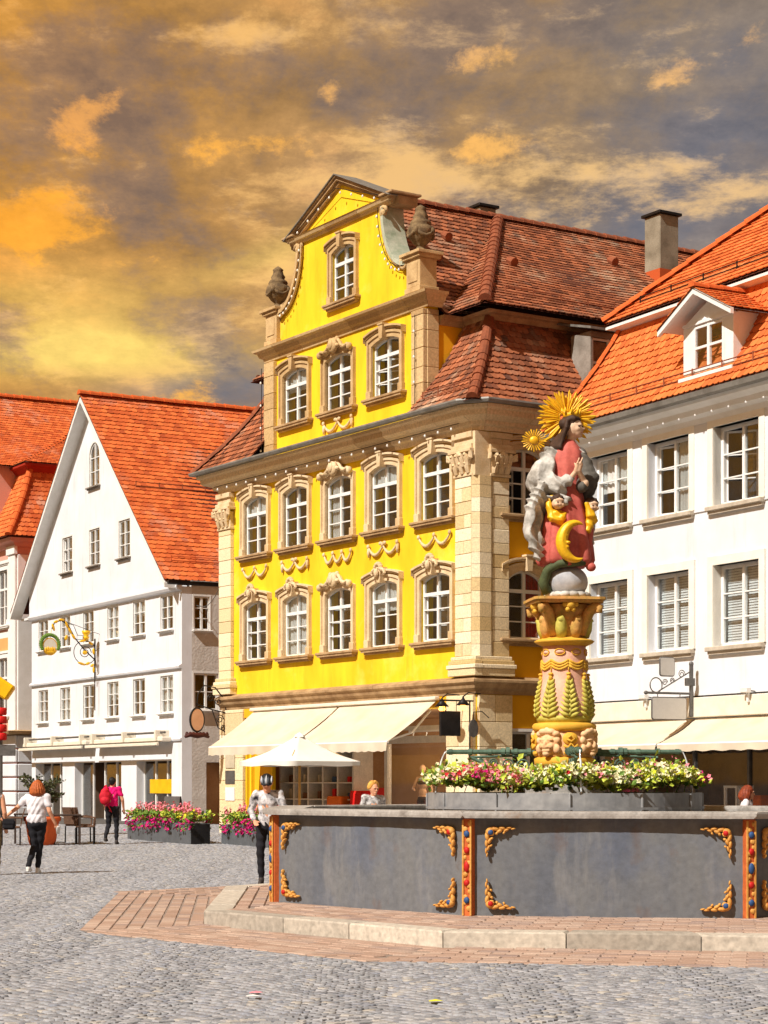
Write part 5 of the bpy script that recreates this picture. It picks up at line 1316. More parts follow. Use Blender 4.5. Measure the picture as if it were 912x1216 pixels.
# grotesque masks on the drum
mk = MB()
mk.ell((0,0,0),(.13,.09,.15)); mk.ell((0,-.085,-.02),(.03,.05,.055)); mk.ell((0,-.10,-.045),(.045,.03,.025))
for sx in (-1,1):
    mk.ell((sx*.055,-.075,.045),(.05,.03,.018)); mk.ell((sx*.065,-.07,-.03),(.045,.035,.04)); mk.ell((sx*.13,-.02,.04),(.045,.04,.05)); mk.ell((sx*.12,-.03,.12),(.05,.05,.04)); mk.ell((sx*.06,-.05,.15),(.06,.05,.04))
    mk.ell((sx*.13,-.03,-.07),(.05,.04,.06)); mk.ell((sx*.05,-.085,.02),(.025,.015,.012))
mk.ell((0,-.085,-.09),(.06,.035,.022)); mk.ell((0,-.075,-.13),(.05,.045,.035)); mk.ell((0,-.04,.16),(.05,.05,.05))
mo = remesh(mk,'lion_mask','mask_skin',None,.009,2); MASK = mo.data; bpy.data.objects.remove(mo)
for k in range(4):
    a = math.radians(-90+ -38 + 90*k)
    obj('lion_mask', MASK, None, FT, loc=(cxy[0]+.345*math.cos(a),cxy[1]+.345*math.sin(a),2.12), rot=(0,0,a+math.pi/2))
    a2 = a+math.radians(45); m = MB(); m.ell((0,-.0,.06),(.1,.035,.085),nu=14,nv=8); m.tube([(-.09,-.03,-.02),(-.04,-.04,-.06),(0,-.04,-.0),(.04,-.04,-.06),(.09,-.03,-.02)],.022,6); m.ell((0,-.01,-.12),(.09,.03,.035)); m.tube([(-.05,-.04,.06),(0,-.05,.02),(.05,-.04,.06),(0,-.05,.1),(-.05,-.04,.06)],.018,6)
    m.build('cartouche', 'column_yellow', FT, True, loc=(cxy[0]+.365*math.cos(a2),cxy[1]+.365*math.sin(a2),2.12), rot=(0,0,a2+math.pi/2))
VP = [(.30,2.395),(.34,2.42),(.352,2.50),(.355,2.58),(.345,2.68),(.32,2.80),(.295,2.92),(.282,3.05),(.278,3.20),(.275,3.36)]
m = MB(); m.lathe(VP, 40, cxy); m.build('shaft', 'column_pink', FT, True)
def vr(z):
    for (r0,z0),(r1,z1) in zip(VP[:-1],VP[1:]):
        if z0 <= z <= z1: return r0+(r1-r0)*(z-z0)/(z1-z0)
    return .28
def on(a, z, o=0): r = vr(z)+o; return (cxy[0]+r*math.cos(a), cxy[1]+r*math.sin(a), z)
for k in range(8):
    a = 2*math.pi*k/8+.12; m = MB()
    m.tube([on(a,2.45+.07*q,.012) for q in range(8)], [.02,.02,.018,.016,.014,.012,.01,.006], 6)
    for q in range(8):
        z = 2.46+.058*q; ln = .135*(1-.09*q)
        for sx in (-1,1):
            m.tube([on(a,z,.01), on(a+sx*ln*.55/.33,z+.035,.018), on(a+sx*ln/.33,z+.075,.008)], [.022,.026,.005], 6)
    m.build('leaf_relief', 'column_green', FT, True)
m = MB(); m.lathe([(.335,2.392),(.358,2.43),(.36,2.47),(.345,2.46)], 40, cxy); m.build('leaf_collar', 'column_green', FT, True)
for k in range(8):   # bells and swags
    a = 2*math.pi*k/8+.1
    m = MB(); m.tube([on(a,3.10,.01),on(a,3.03,.012)],.008,5); m.ell(on(a,3.0,.015),(.035,.035,.022),nu=10,nv=6); m.lathe([(.022,0),(.04,-.05),(.045,-.07)],10,(0,0)) if 0 else None
    m.ell(on(a,2.955,.012),(.028,.028,.035),nu=10,nv=6); m.build('bell_relief', 'column_yellow', FT, True)
    m = MB()
    for rr_ in range(3):
        m.tube([on(a+2*math.pi/8*t,3.18-.035*rr_-.05*math.sin(math.pi*t)-.0,.012) for t in (0,.2,.4,.5,.6,.8,1)], .016, 6)
    m.build('swag', 'column_yellow', FT, True)
    m = MB(); aa = a+math.pi/8; m.ell(on(aa,3.28,-.05),(.075,.075,.035),nu=14,nv=8); m.build('medallion', 'red_item' if 0 else 'column_pink', FT, True)
    m = MB(); m.tube([on(aa+.24*math.cos(q*math.pi/5),3.28+.04*math.sin(q*math.pi/5),.008) for q in range(11)], .009, 5); m.build('medallion_frame', 'column_yellow', FT, True)
m = MB(); m.lathe([(.275,3.36),(.30,3.37),(.36,3.40),(.385,3.425),(.36,3.44),(.29,3.46),(.27,3.47)], 40, cxy); m.build('astragal', 'column_yellow', FT, True)
# capital: flaring bell, leaves, corner volutes, abacus with concave sides
m = MB(); m.lathe([(.255,3.465),(.26,3.6),(.285,3.74),(.34,3.88)], 32, cxy); m.build('capital_bell', 'capital_paint', FT, True)
ca0 = math.radians(-90-38+45)
for k in range(4):
    a = ca0+math.pi/4+k*math.pi/2
    c_, s_ = math.cos(a), math.sin(a)
    P_ = lambda r, z: (cxy[0]+r*c_, cxy[1]+r*s_, z)
    m = MB(); m.tube([P_(.25,3.5),P_(.3,3.66),P_(.38,3.79),P_(.48,3.86),P_(.53,3.84),P_(.525,3.79),P_(.49,3.79)], [.06,.075,.07,.06,.05,.042,.03], 8)
    m.build('capital_volute', 'capital_paint', FT, True)
    for sx in (-1,1):
        aa = a+sx*math.pi/4*.55; m = MB(); q_ = lambda r,z: (cxy[0]+r*math.cos(aa), cxy[1]+r*math.sin(aa), z)
        m.tube([q_(.255,3.47),q_(.275,3.58),q_(.3,3.66),q_(.35,3.70),q_(.36,3.67)], [.06,.08,.07,.05,.02], 7)
        for w2 in (-1,1): m.tube([q_(.262,3.52), (cxy[0]+.29*math.cos(aa+w2*.22),cxy[1]+.29*math.sin(aa+w2*.22),3.61)],[.03,.012],6)
        m.build('capital_leaf', 'column_green' if sx > 0 else 'capital_paint', FT, True)
    am = a+math.pi/4; m = MB(); m.ell((cxy[0]+.37*math.cos(am),cxy[1]+.37*math.sin(am),3.87),(.07,.07,.065)); 
    for q in range(6):
        an = q*math.pi/3; m.ell((cxy[0]+.38*math.cos(am)-math.sin(am)*.07*math.cos(an),cxy[1]+.38*math.sin(am)+math.cos(am)*.07*math.cos(an),3.87+.07*math.sin(an)),(.035,.035,.035),nu=8,nv=6)
    m.build('capital_flower', 'column_yellow', FT, True)
ab = []
for k in range(4):
    a0 = ca0+math.pi/4+k*math.pi/2
    for t in (0,.08,.3,.5,.7,.92):
        a = a0+t*math.pi/2; r = .575 if t in (0,) else (.55 if t in (.08,.92) else (.44 if t == .5 else .455)); ab.append((cxy[0]+r*math.cos(a),cxy[1]+r*math.sin(a)))
m = MB(); m.prismz(ab, 3.895, 3.93); m.prismz([(cxy[0]+(x-cxy[0])*1.06,cxy[1]+(y-cxy[1])*1.06) for x,y in ab], 3.931, 3.965); m.build('abacus', 'capital_paint', FT)
# four spouts on wrought brackets
def spiral(cx, cz, r, turns=1.6, n=18, d=1, a0=0): return [(cx+d*r*(1-.75*i/n)*math.cos(a0+turns*2*math.pi*i/n), 0, cz+r*(1-.75*i/n)*math.sin(a0+turns*2*math.pi*i/n)) for i in range(n+1)]
for k in range(4):
    a = math.radians([178, 2, -88, 92][k])
    sp = bpy.data.objects.new('spout', None); 
    L0, L1 = .36, 1.22
    m = MB(); m.tube([(L0,0,2.02),(L1+.28,0,2.02)], .032, 10)
    for xx,rr_ in ((.45,.05),(.62,.042),(.72,.06),(.78,.05),(.95,.042),(1.2,.045),(1.45,.04)): m.tube([(xx-.025,0,2.02),(xx+.025,0,2.02)], rr_, 10)
    s_o = m.build('spout', 'patina', FT, loc=(cxy[0],cxy[1],0), rot=(0,0,a))
    m = MB(); m.tube([(.4,0,1.98),(.95,0,1.96),(1.2,0,1.95)], .018, 6); m.tube([(.48,0,1.55),(.7,0,1.66),(.95,0,1.84),(1.2,0,1.95)], .025, 6)
    for (x_,z_,r_,d_) in ((.52,1.84,.09,1),(.72,1.86,.075,-1),(.9,1.88,.055,1),(1.06,1.9,.035,1),(.5,1.68,.05,1),(.62,1.74,.05,-1)): m.tube(spiral(x_,z_,r_,d=d_), .011, 5)
    m.build('spout_bracket', 'patina', s_o)
    mwj = MATS.get('jet') or M('jet', (226, 230, 232), .1, (200, 210, 216), 30, spec=.5)
    jt = MB(); pts = []
    for q in range(12):
        t_j = q/11*.33; pts.append((L1+.28+.6*t_j, .004*math.sin(q*1.7), 2.02-4.9*t_j*t_j*1.9))
    jt.tube(pts, [.010+.004*math.sin(q*2.) for q in range(12)], 6); 
    jo = jt.build('water_jet', 'jet', s_o, True)
# ---- zinc flower ring
M('zinc_planter', (138, 140, 144), .5, (164, 164, 164), 2.5, metal=.2, bump=.15, bscale=10, fine=.12)
PL = thing('ring_planter', 'segmented zinc planter ring full of flowers round the fountain column', 'planter', (cxy[0],cxy[1],0))
R0, R1, nS = 1.74, .8, 12
for k in range(nS):
    a0, a1 = 2*math.pi*k/nS-.05, 2*math.pi*(k+1)/nS-.05; m = MB()
    for rr_ in (R0,):
        n = 5; A = []; B = []; A2 = []; B2 = []
        for q in range(n+1):
            a = a0+(a1-a0)*q/n+(.004 if q == 0 else (-.004 if q == n else 0)); c_, s_ = math.cos(a), math.sin(a)
            A.append((rr_*c_,rr_*s_,1.24)); B.append((rr_*c_,rr_*s_,1.50)); A2.append(((rr_-.05)*c_,(rr_-.05)*s_,1.24)); B2.append(((rr_-.05)*c_,(rr_-.05)*s_,1.50))
        m.loft([A,B,B2,A2], closed=False)
        m.add([A[0],B[0],B2[0],A2[0]],[(0,1,2,3)]); m.add([A[-1],B[-1],B2[-1],A2[-1]],[(3,2,1,0)])
    sg = m.build('planter_segment', 'zinc_planter', PL)
    m = MB(); c_, s_ = math.cos(a0), math.sin(a0); m.tube([((R0+.012)*c_,(R0+.012)*s_,1.24),((R0+.012)*c_,(R0+.012)*s_,1.49)], .016, 6); m.build('seam', 'zinc_planter', sg)
    m = MB(); m.loft([[((R0+.03)*math.cos(a0+(a1-a0)*q/4),(R0+.03)*math.sin(a0+(a1-a0)*q/4),z) for q in range(5)] for z in (1.30,1.33)], closed=False); m.build('band', 'zinc_planter', sg)
m = MB(); n = 40
m.loft([[(r_*math.cos(2*math.pi*i/n),r_*math.sin(2*math.pi*i/n),1.46) for i in range(n)] for r_ in (R0-.05,R1)], caps=False); m.build('soil', 'shop_brown', PL)
m = MB(); m.lathe([(R0-.1,1.16),(R0+.02,1.2),(R0+.02,1.24)], 40); m.build('support_ring', 'grey_metal', PL)
# flowers
M('leaf_light', (196, 204, 78), .7, (160, 180, 58), 20, spec=.3); M('leaf_green', (112, 144, 56), .7, (80, 116, 42), 20, spec=.3)
M('petal_white', (236, 232, 200), .8, (222, 216, 160), 30); M('petal_pink', (236, 150, 160), .8, (222, 110, 130), 30); M('petal_magenta', (206, 24, 124), .8, (180, 12, 100), 30); M('petal_red', (206, 44, 52), .8, (186, 30, 40), 30); M('petal_yellow', (222, 214, 60), .8, (200, 200, 40), 30)
def leaves(mb, p, n, spread, size, rs):
    for _ in range(n):
        c = Vector(p)+Vector((rs.gauss(0,spread),rs.gauss(0,spread),abs(rs.gauss(0,spread))))
        d = Vector((rs.uniform(-1,1),rs.uniform(-1,1),rs.uniform(-.2,.9))).normalized(); s = d.orthogonal().normalized(); s = Matrix.Rotation(rs.uniform(0,6.28),3,d)@s
        L_ = size*rs.uniform(.7,1.3); w = L_*.34; n_ = d.cross(s)
        mb.add([tuple(c),tuple(c+d*L_*.5+s*w+n_*.01),tuple(c+d*L_),tuple(c+d*L_*.5-s*w+n_*.01)],[(0,1,2,3)])
def blossom(mb, c, r, rs, petals=5):
    c = Vector(c); n_ = Vector((rs.uniform(-.8,.8),rs.uniform(-1,.5),rs.uniform(.2,1))).normalized(); x = n_.orthogonal().normalized(); y = n_.cross(x); vs = [tuple(c-n_*r*.25)]
    k = petals*2
    for i in range(k):
        a = 2*math.pi*i/k+rs.random(); rr_ = r*(1 if i%2 == 0 else .68); vs.append(tuple(c+(x*math.cos(a)+y*math.sin(a))*rr_+n_*rr_*.12))
    mb.add(vs, [(0,i+1,(i+1)%k+1) for i in range(k)])
rs = random.Random(11)
B = {k: MB() for k in ('leaf_light','leaf_green','petal_white','petal_pink','petal_magenta','petal_red','petal_yellow')}
for _ in range(900):
    a = rs.uniform(0,2*math.pi); r = math.sqrt(rs.uniform(.95**2,1.70**2)); h_ = .30*math.exp(-((r-1.4)/.42)**2)+rs.uniform(0,.06)+.06*math.sin(a*7)
    c = (r*math.cos(a),r*math.sin(a),1.46+h_*.6)
    leaves(B['leaf_light' if rs.random() < .72 else 'leaf_green'], c, 8, .075, .085, rs)
    t = (math.sin(a*3.1+1)+math.sin(a*5.3)+rs.gauss(0,.8))
    kind = 'petal_white' if t < 1.0 else ('petal_pink' if t < 1.9 else ('petal_red' if t < 2.4 else 'petal_magenta'))
    if rs.random() < .12: kind = 'petal_yellow'
    for _ in range(rs.randint(10,16)):
        blossom(B[kind], (c[0]+rs.gauss(0,.06),c[1]+rs.gauss(0,.06),c[2]+.06+abs(rs.gauss(0,.05))), rs.uniform(.024,.040), rs)
for _ in range(26):   # tall wiry stems
    a = rs.uniform(0,6.28); r = rs.uniform(1.2,1.7); base_ = Vector((r*math.cos(a),r*math.sin(a),1.5)); tip = base_+Vector((rs.gauss(0,.1),rs.gauss(0,.1),rs.uniform(.3,.5)))
    B['leaf_green'].tube([base_,base_.lerp(tip,.5)+Vector((.02,0,0)),tip],.005,4)
    for q in range(8): blossom(B['petal_pink'], tip+Vector((rs.gauss(0,.03),rs.gauss(0,.03),-q*.025)), .02, rs, 4)
for k, mbx in B.items():
    o = mbx.build('blossoms' if 'petal' in k else 'foliage', k, PL); o['kind'] = 'stuff'
# ================================================================== statue of a crowned figure on the column
M('statue_red', (200, 104, 92), .7, (172, 74, 66), 5, bump=.2, fine=.12); M('statue_grey', (216, 213, 206), .75, (136, 132, 124), 4, bump=.3, fine=.16)
M('statue_skin', (228, 196, 166), .6, (210, 170, 138), 6, fine=.06); M('statue_gold', (242, 192, 30), .45, (226, 164, 18), 6, metal=.12, spec=.5, fine=.1)
M('statue_hair', (74, 52, 38), .7, (52, 36, 28), 10, fine=.2); M('globe_grey', (150, 152, 158), .7, (196, 196, 196), 3, fine=.1); M('serpent_green', (82, 92, 58), .7, (56, 66, 42), 8, fine=.2)
ST = thing('statue', 'painted statue in red dress and grey mantle with golden ray halo', 'statue', (cxy[0], cxy[1], 3.966)); ST.scale = (1.1, 1.1, 1.0)
# globe, clouds, serpent
m = MB(); m.ell((.04,0,.215),(.235,.235,.215),nu=28,nv=18); m.build('globe', 'globe_grey', ST, True)
m = MB()
for q in range(14):
    a = q*.449; m.ell((.04+.2*math.cos(a),.2*math.sin(a),.045),(.075,.075,.045),nu=10,nv=6)
m.build('cloud_base', 'statue_grey', ST, True)
m = MB()
m.tube([(-.2,-.1,.06),(-.25,-.1,.2),(-.2,-.14,.36),(-.08,-.2,.43),(.1,-.22,.44),(.22,-.14,.44)],[.06,.065,.06,.055,.05,.03],8)
m.build('serpent', 'serpent_green', ST, True)
# dress: lofted with deep vertical folds
prof = [(.42,.29,.23,0),(.50,.315,.25,0),(.65,.30,.24,.005),(.85,.275,.22,.01),(1.05,.245,.20,.015),(1.25,.205,.175,.02),(1.42,.165,.15,.025),(1.52,.15,.14,.03),(1.64,.17,.15,.035),(1.76,.185,.155,.04),(1.88,.17,.13,.045),(1.97,.10,.09,.05),(2.03,.06,.06,.055)]
rings = []; n = 72
for z, rx, ry, ox in prof:
    ring = []; f_ = max(0, 1-(z-.42)/1.1)
    for i in range(n):
        a = 2*math.pi*i/n; k = 1+(.03+.09*f_)*math.sin(9*a+2.2*z+.8*math.sin(3*a))+.04*f_*math.sin(17*a+z*3)
        ring.append((ox+rx*k*math.cos(a), ry*k*math.sin(a), z+.02*math.sin(5*a)*(z < .5)))
    rings.append(ring)
m = MB(); m.loft(rings); m.build('dress', 'statue_red', ST, True)
# mantle: fused folds of cloth
def fold(seed, amp=.012, fr=34):
    def f(p): return amp*(1-2*abs(math.sin(.5*fr*(p[0]*.75+p[2]*.55+.10*math.sin(p[2]*9+seed)+p[1]*.4))))+.006*mnoise.noise(Vector(p)*14)
    return f
m = MB()
m.cap((-.13,.02,1.86),.10,(.17,.03,1.86),.09)                        # shoulders
m.cap((-.15,.02,1.84),.12,(-.27,-.06,1.52),.15); m.cap((-.27,-.06,1.52),.16,(-.08,-.17,1.42),.11); m.cap((-.30,0,1.46),.14,(-.22,.02,1.30),.10)   # big sleeve, left of picture
m.cap((-.08,-.17,1.45),.09,(.06,-.20,1.50),.06); m.cap((-.12,-.16,1.44),.07,(.02,-.17,1.24),.035)
for q in range(7):                                                   # cloth hanging down the left side and back
    x0 = -.18-.03*q; y0 = .14-.055*q
    m.tube([(x0+.1,y0,1.45),(x0-.02,y0,1.2),(x0-.06+.02*math.sin(q*2),y0,.95),(x0+.0+.03*math.sin(q*3),y0,.70),(x0+.05,y0,.48)],[.07,.075,.075,.065,.03],8)
for q in range(6):
    x0 = -.12+.06*q; m.tube([(x0,.13,1.8),(x0*1.3,.17,1.4),(x0*1.6,.2,.9),(x0*1.5,.2,.48)],[.09,.09,.09,.05],8)
m.cap((-.3,-.08,1.02),.05,(-.38,-.06,.86),.02); m.cap((-.28,-.1,1.24),.06,(-.37,-.06,1.18),.02)
m.tube([(-.24,-.12,1.27),(-.08,-.2,1.25),(.02,-.2,1.22),(.04,-.19,1.28)],[.05,.06,.05,.03],8)          # tucked sash
remesh(m, 'mantle', 'statue_grey', ST, .010, 2, fold(1.,.02,52))
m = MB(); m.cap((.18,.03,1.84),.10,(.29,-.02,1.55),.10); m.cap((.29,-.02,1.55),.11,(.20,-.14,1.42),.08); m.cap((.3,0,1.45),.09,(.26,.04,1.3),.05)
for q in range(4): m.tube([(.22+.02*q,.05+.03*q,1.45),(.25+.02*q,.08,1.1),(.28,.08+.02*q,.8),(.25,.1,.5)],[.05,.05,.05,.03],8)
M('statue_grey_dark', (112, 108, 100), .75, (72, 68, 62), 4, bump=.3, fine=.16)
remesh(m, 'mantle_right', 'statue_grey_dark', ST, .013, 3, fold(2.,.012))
# forearms and praying hands
m = MB(); m.cap((.05,-.2,1.5),.035,(.12,-.25,1.60),.028); m.cap((.22,-.16,1.46),.04,(.14,-.25,1.60),.028)
for sx in (-1,1):
    bx_ = .13+sx*.018
    m.cap((bx_,-.25,1.60),.028,(bx_+.02,-.27,1.68),.026)
    for q in range(4): m.cap((bx_+.01,-.295+.018*q,1.685),.0095,(bx_+.035,-.30+.018*q,1.76-.008*abs(q-1.5)),.008)
    m.cap((bx_,-.235,1.64),.011,(bx_+.012*sx,-.225,1.70),.009)
m.ell((.22,-.17,1.45),(.05,.05,.06))
remesh(m, 'praying_hands', 'statue_skin', ST, .0085, 1)
# head turned to the right of the picture
hd = MB(); hd.cap((.06,0,1.98),.045,(.085,-.01,2.06),.045); hd.ell((.10,-.01,2.15),(.088,.082,.112)); hd.ell((.135,-.035,2.12),(.055,.05,.075))
hd.ell((.185,-.04,2.135),(.025,.018,.016)); hd.tube([(.165,-.035,2.17),(.192,-.04,2.135)],[.014,.016],8); hd.ell((.165,-.04,2.095),(.024,.026,.010)); hd.ell((.155,-.035,2.062),(.03,.03,.02)); hd.ell((.15,-.065,2.175),(.03,.02,.012)); hd.ell((.13,-.075,2.13),(.03,.02,.03))
h_o = remesh(hd, 'head', 'statue_skin', ST, .0085, 2); HS = 1.22; h_o.scale = (HS,)*3; h_o.location = Vector((.075,0,2.0))*(1-HS)
m = MB(); m.ell((.148,-.086,2.158),(.014,.006,.008),nu=10,nv=6); m.ell((.182,-.052,2.158),(.008,.010,.008),nu=10,nv=6); m.build('eye', 'statue_hair', h_o)
m = MB(); m.ell((.165,-.058,2.094),(.016,.012,.007),nu=10,nv=6); m.build('lips', 'statue_red', h_o)
m = MB(); m.ell((.06,.01,2.19),(.10,.10,.10)); m.ell((.08,-.02,2.235),(.085,.085,.05))
for q in range(8):
    a = q*.35; m.tube([(.09-.05*math.cos(a*.4),-.085+.02*q,2.22-.01*q),(.03,-.10+.025*q,2.14),(-.01-.012*q,-.08+.02*q,2.02),(-.03-.015*q,-.09+.02*q,1.92)],[.022,.028,.026,.014],7)
ho = remesh(m, 'hair', 'statue_hair', ST, .009, 1, fold(3.,.007,80)); ho.scale = (HS,)*3; ho.location = Vector((.075,0,2.0))*(1-HS)
# crown
m = MB(); m.lathe([(.075,2.255),(.08,2.29),(.078,2.30)], 18, (.08,.0))
for q in range(8):
    a = q*math.pi/4; m.tube([(.08+.078*math.cos(a),.078*math.sin(a),2.29),(.08+.09*math.cos(a),.09*math.sin(a),2.36)],[.016,.006],6)
co = m.build('crown', 'statue_gold', ST, True); co.scale = (HS,)*3; co.location = Vector((.075,0,2.0))*(1-HS)
# halo of rays
def ray_mesh(L, w):
    m = MB(); m.add([(0,-.008,0),(-w*.5,0,.0),(-w,0,L*.86),(0,-.006,L),(w,0,L*.9),(w*.5,0,0),(0,.008,0),(0,.006,L)],[(0,3,2,1),(0,5,4,3),(6,1,2,7),(6,7,4,5),(2,3,7),(3,4,7)])
    t_ = m.build('ray','statue_gold'); me = t_.data; bpy.data.objects.remove(t_); return me
RAYS = [ray_mesh(.20,.011), ray_mesh(.235,.016), ray_mesh(.26,.013), ray_mesh(.17,.014)]
halo = bpy.data.objects.new('halo', None)
m = MB(); m.tube([(.09*math.cos(2*math.pi*i/24),0,.09*math.sin(2*math.pi*i/24)) for i in range(25)], .016, 6)
halo = m.build('halo', 'statue_gold', ST, True, loc=(.035,.12,2.34), rot=(0,0,R(8)))
rs = random.Random(3)
for k in range(110):
    a = 2*math.pi*k/110; r0 = .10
    o = obj('ray', RAYS[(k*7)%4], None, halo, loc=(r0*math.sin(a), .015*math.sin(k*2.1), r0*math.cos(a)), rot=(rs.uniform(-.16,.16), a+rs.uniform(-.03,.03), 0))
m = MB(); m.ell((0,0,0),(.055,.03,.055),nu=20,nv=8); sb = m.build('small_sunburst', 'statue_gold', ST, True, loc=(-.355,-.05,2.02))
for k in range(26):
    a = 2*math.pi*k/26; o = obj('ray', RAYS[k%2], None, sb, loc=(.06*math.sin(a),0,.06*math.cos(a)), rot=(rs.uniform(-.2,.2),a,0)); o.scale = (.55,.55,.38)
m = MB(); m.tube([(-.3,0,1.98),(-.15,.06,2.08),(-.02,.1,2.25)],.02,6); m.build('halo_stay', 'statue_gold', ST)
# crescent moon with a face
m = MB(); n = 25; P_ = []; rr_ = []
for q in range(n):
    t = q/(n-1); a = math.radians(62+t*236); P_.append((.20*math.cos(a)*.85, 0, .235*math.sin(a))); rr_.append(.006+.085*math.sin(math.pi*t)**.8)
m.tube(P_, rr_, 10, .8); m.ell((-.145,-.05,.03),(.03,.03,.035)); m.ell((-.10,-.055,-.02),(.03,.03,.02)); m.ell((-.115,-.05,-.075),(.03,.03,.02)); m.ell((-.125,-.05,.07),(.035,.02,.014))
remesh(m, 'crescent_moon', 'statue_gold', ST, .009, 2, loc=(.115,-.30,.70))
# cherubs
def cherub(label, loc, rz, hair, k=1.08):
    m = MB(); m.ell((0,0,.0),(.068,.07,.078)); m.ell((0,-.06,-.02),(.016,.02,.014)); m.ell((.03,-.045,-.025),(.03,.03,.028)); m.ell((-.03,-.045,-.025),(.03,.03,.028)); m.ell((0,-.05,-.05),(.022,.02,.012)); m.ell((0,-.05,.03),(.05,.02,.02))
    c_o = remesh(m, 'cherub_head', 'statue_skin' if hair else 'statue_skin', ST, .008, 2, loc=loc, rot=(.1,0,rz)); c_o['label'] = label; c_o.scale = (k,k,k)
    h = MB()
    for q in range(16):
        a = q*2.4; t = q/16; h.ell((.06*math.cos(a)*math.sqrt(1-t*t*.8),.02+.055*math.sin(a)*math.sqrt(1-t*t*.8),.02+.065*t),(.03,.03,.026),nu=8,nv=6)
    remesh(h, 'curls', 'statue_hair', c_o, .009, 1)
    e = MB()
    for sx in (-1,1): e.ell((sx*.026,-.066,.005),(.011,.006,.007),nu=8,nv=6)
    e.build('eye', 'statue_hair', c_o)
cherub('cherub face wrapped in gold drapery beside the dress', (-.09,-.21,1.20), R(15), 1)
cherub('dark haired cherub peering out at the right side', (.315,-.06,1.18), R(25), 1)
m = MB(); m.tube([(-.17,-.14,1.30),(-.19,-.17,1.15),(-.15,-.2,.99),(-.05,-.21,1.0),(.0,-.2,1.08)],[.03,.045,.06,.06,.03],8); m.cap((-.1,-.17,1.05),.08,(-.06,-.16,.95),.06); m.tube([(-.16,-.16,1.28),(-.1,-.2,1.3),(-.03,-.18,1.26)],[.03,.025,.02],8)
remesh(m, 'gold_drapery', 'statue_gold', ST, .012, 2, fold(4.,.008,50))
m = MB(); m.tube([(.25,-.12,1.22),(.29,-.12,1.05),(.33,-.08,.98),(.36,-.04,1.06)],[.03,.06,.06,.03],8); m.cap((.30,-.08,1.06),.06,(.27,-.10,.88),.05)
remesh(m, 'gold_drapery', 'statue_gold', ST, .012, 2, fold(5.,.008,50))
m = MB(); m.cap((.29,-.04,.9),.055,(.27,-.05,.62),.04); m.cap((.27,-.05,.62),.045,(.27,-.07,.46),.035); m.cap((.27,-.08,.44),.05,(.30,-.1,.40),.06); remesh(m, 'cherub_leg', 'statue_red', ST, .012, 2)
# ================================================================== people
M('skin', (222, 164, 130), .6, (206, 144, 112), 8, fine=.05); M('hair_ginger', (184, 98, 46), .6, (150, 72, 30), 14, fine=.25, stretch=(6,6,1)); M('hair_black', (26, 22, 22), .6); M('hair_blond', (222, 170, 84), .7, (196, 138, 60), 14, fine=.2); M('hair_red', (140, 62, 32), .6, (108, 44, 22), 14, fine=.25)
M('cloth_white', (226, 222, 226), .9, (206, 202, 208), 4, fine=.05); M('cloth_black', (34, 34, 40), .9, (24, 24, 28), 4); M('cloth_pink', (232, 20, 116), .9, (206, 12, 98), 4); M('cloth_redpack', (206, 24, 48), .7, (176, 16, 38), 5)
M('cloth_camo', (146, 122, 86), .9, (74, 66, 44), 9, fine=.2); M('shoe_white', (226, 222, 216), .7); M('shoe_dark', (60, 54, 52), .7)
M('jersey', (228, 226, 228), .8, (30, 30, 40), 8.5, fine=.05); M('check_top', (214, 212, 210), .85, (96, 94, 96), 18, fine=.05); M('helmet_white', (206, 210, 216), .35, (196, 200, 206), 3, spec=.5); M('helmet_black', (32, 36, 42), .5); M('helmet_grey', (112, 120, 130), .45)
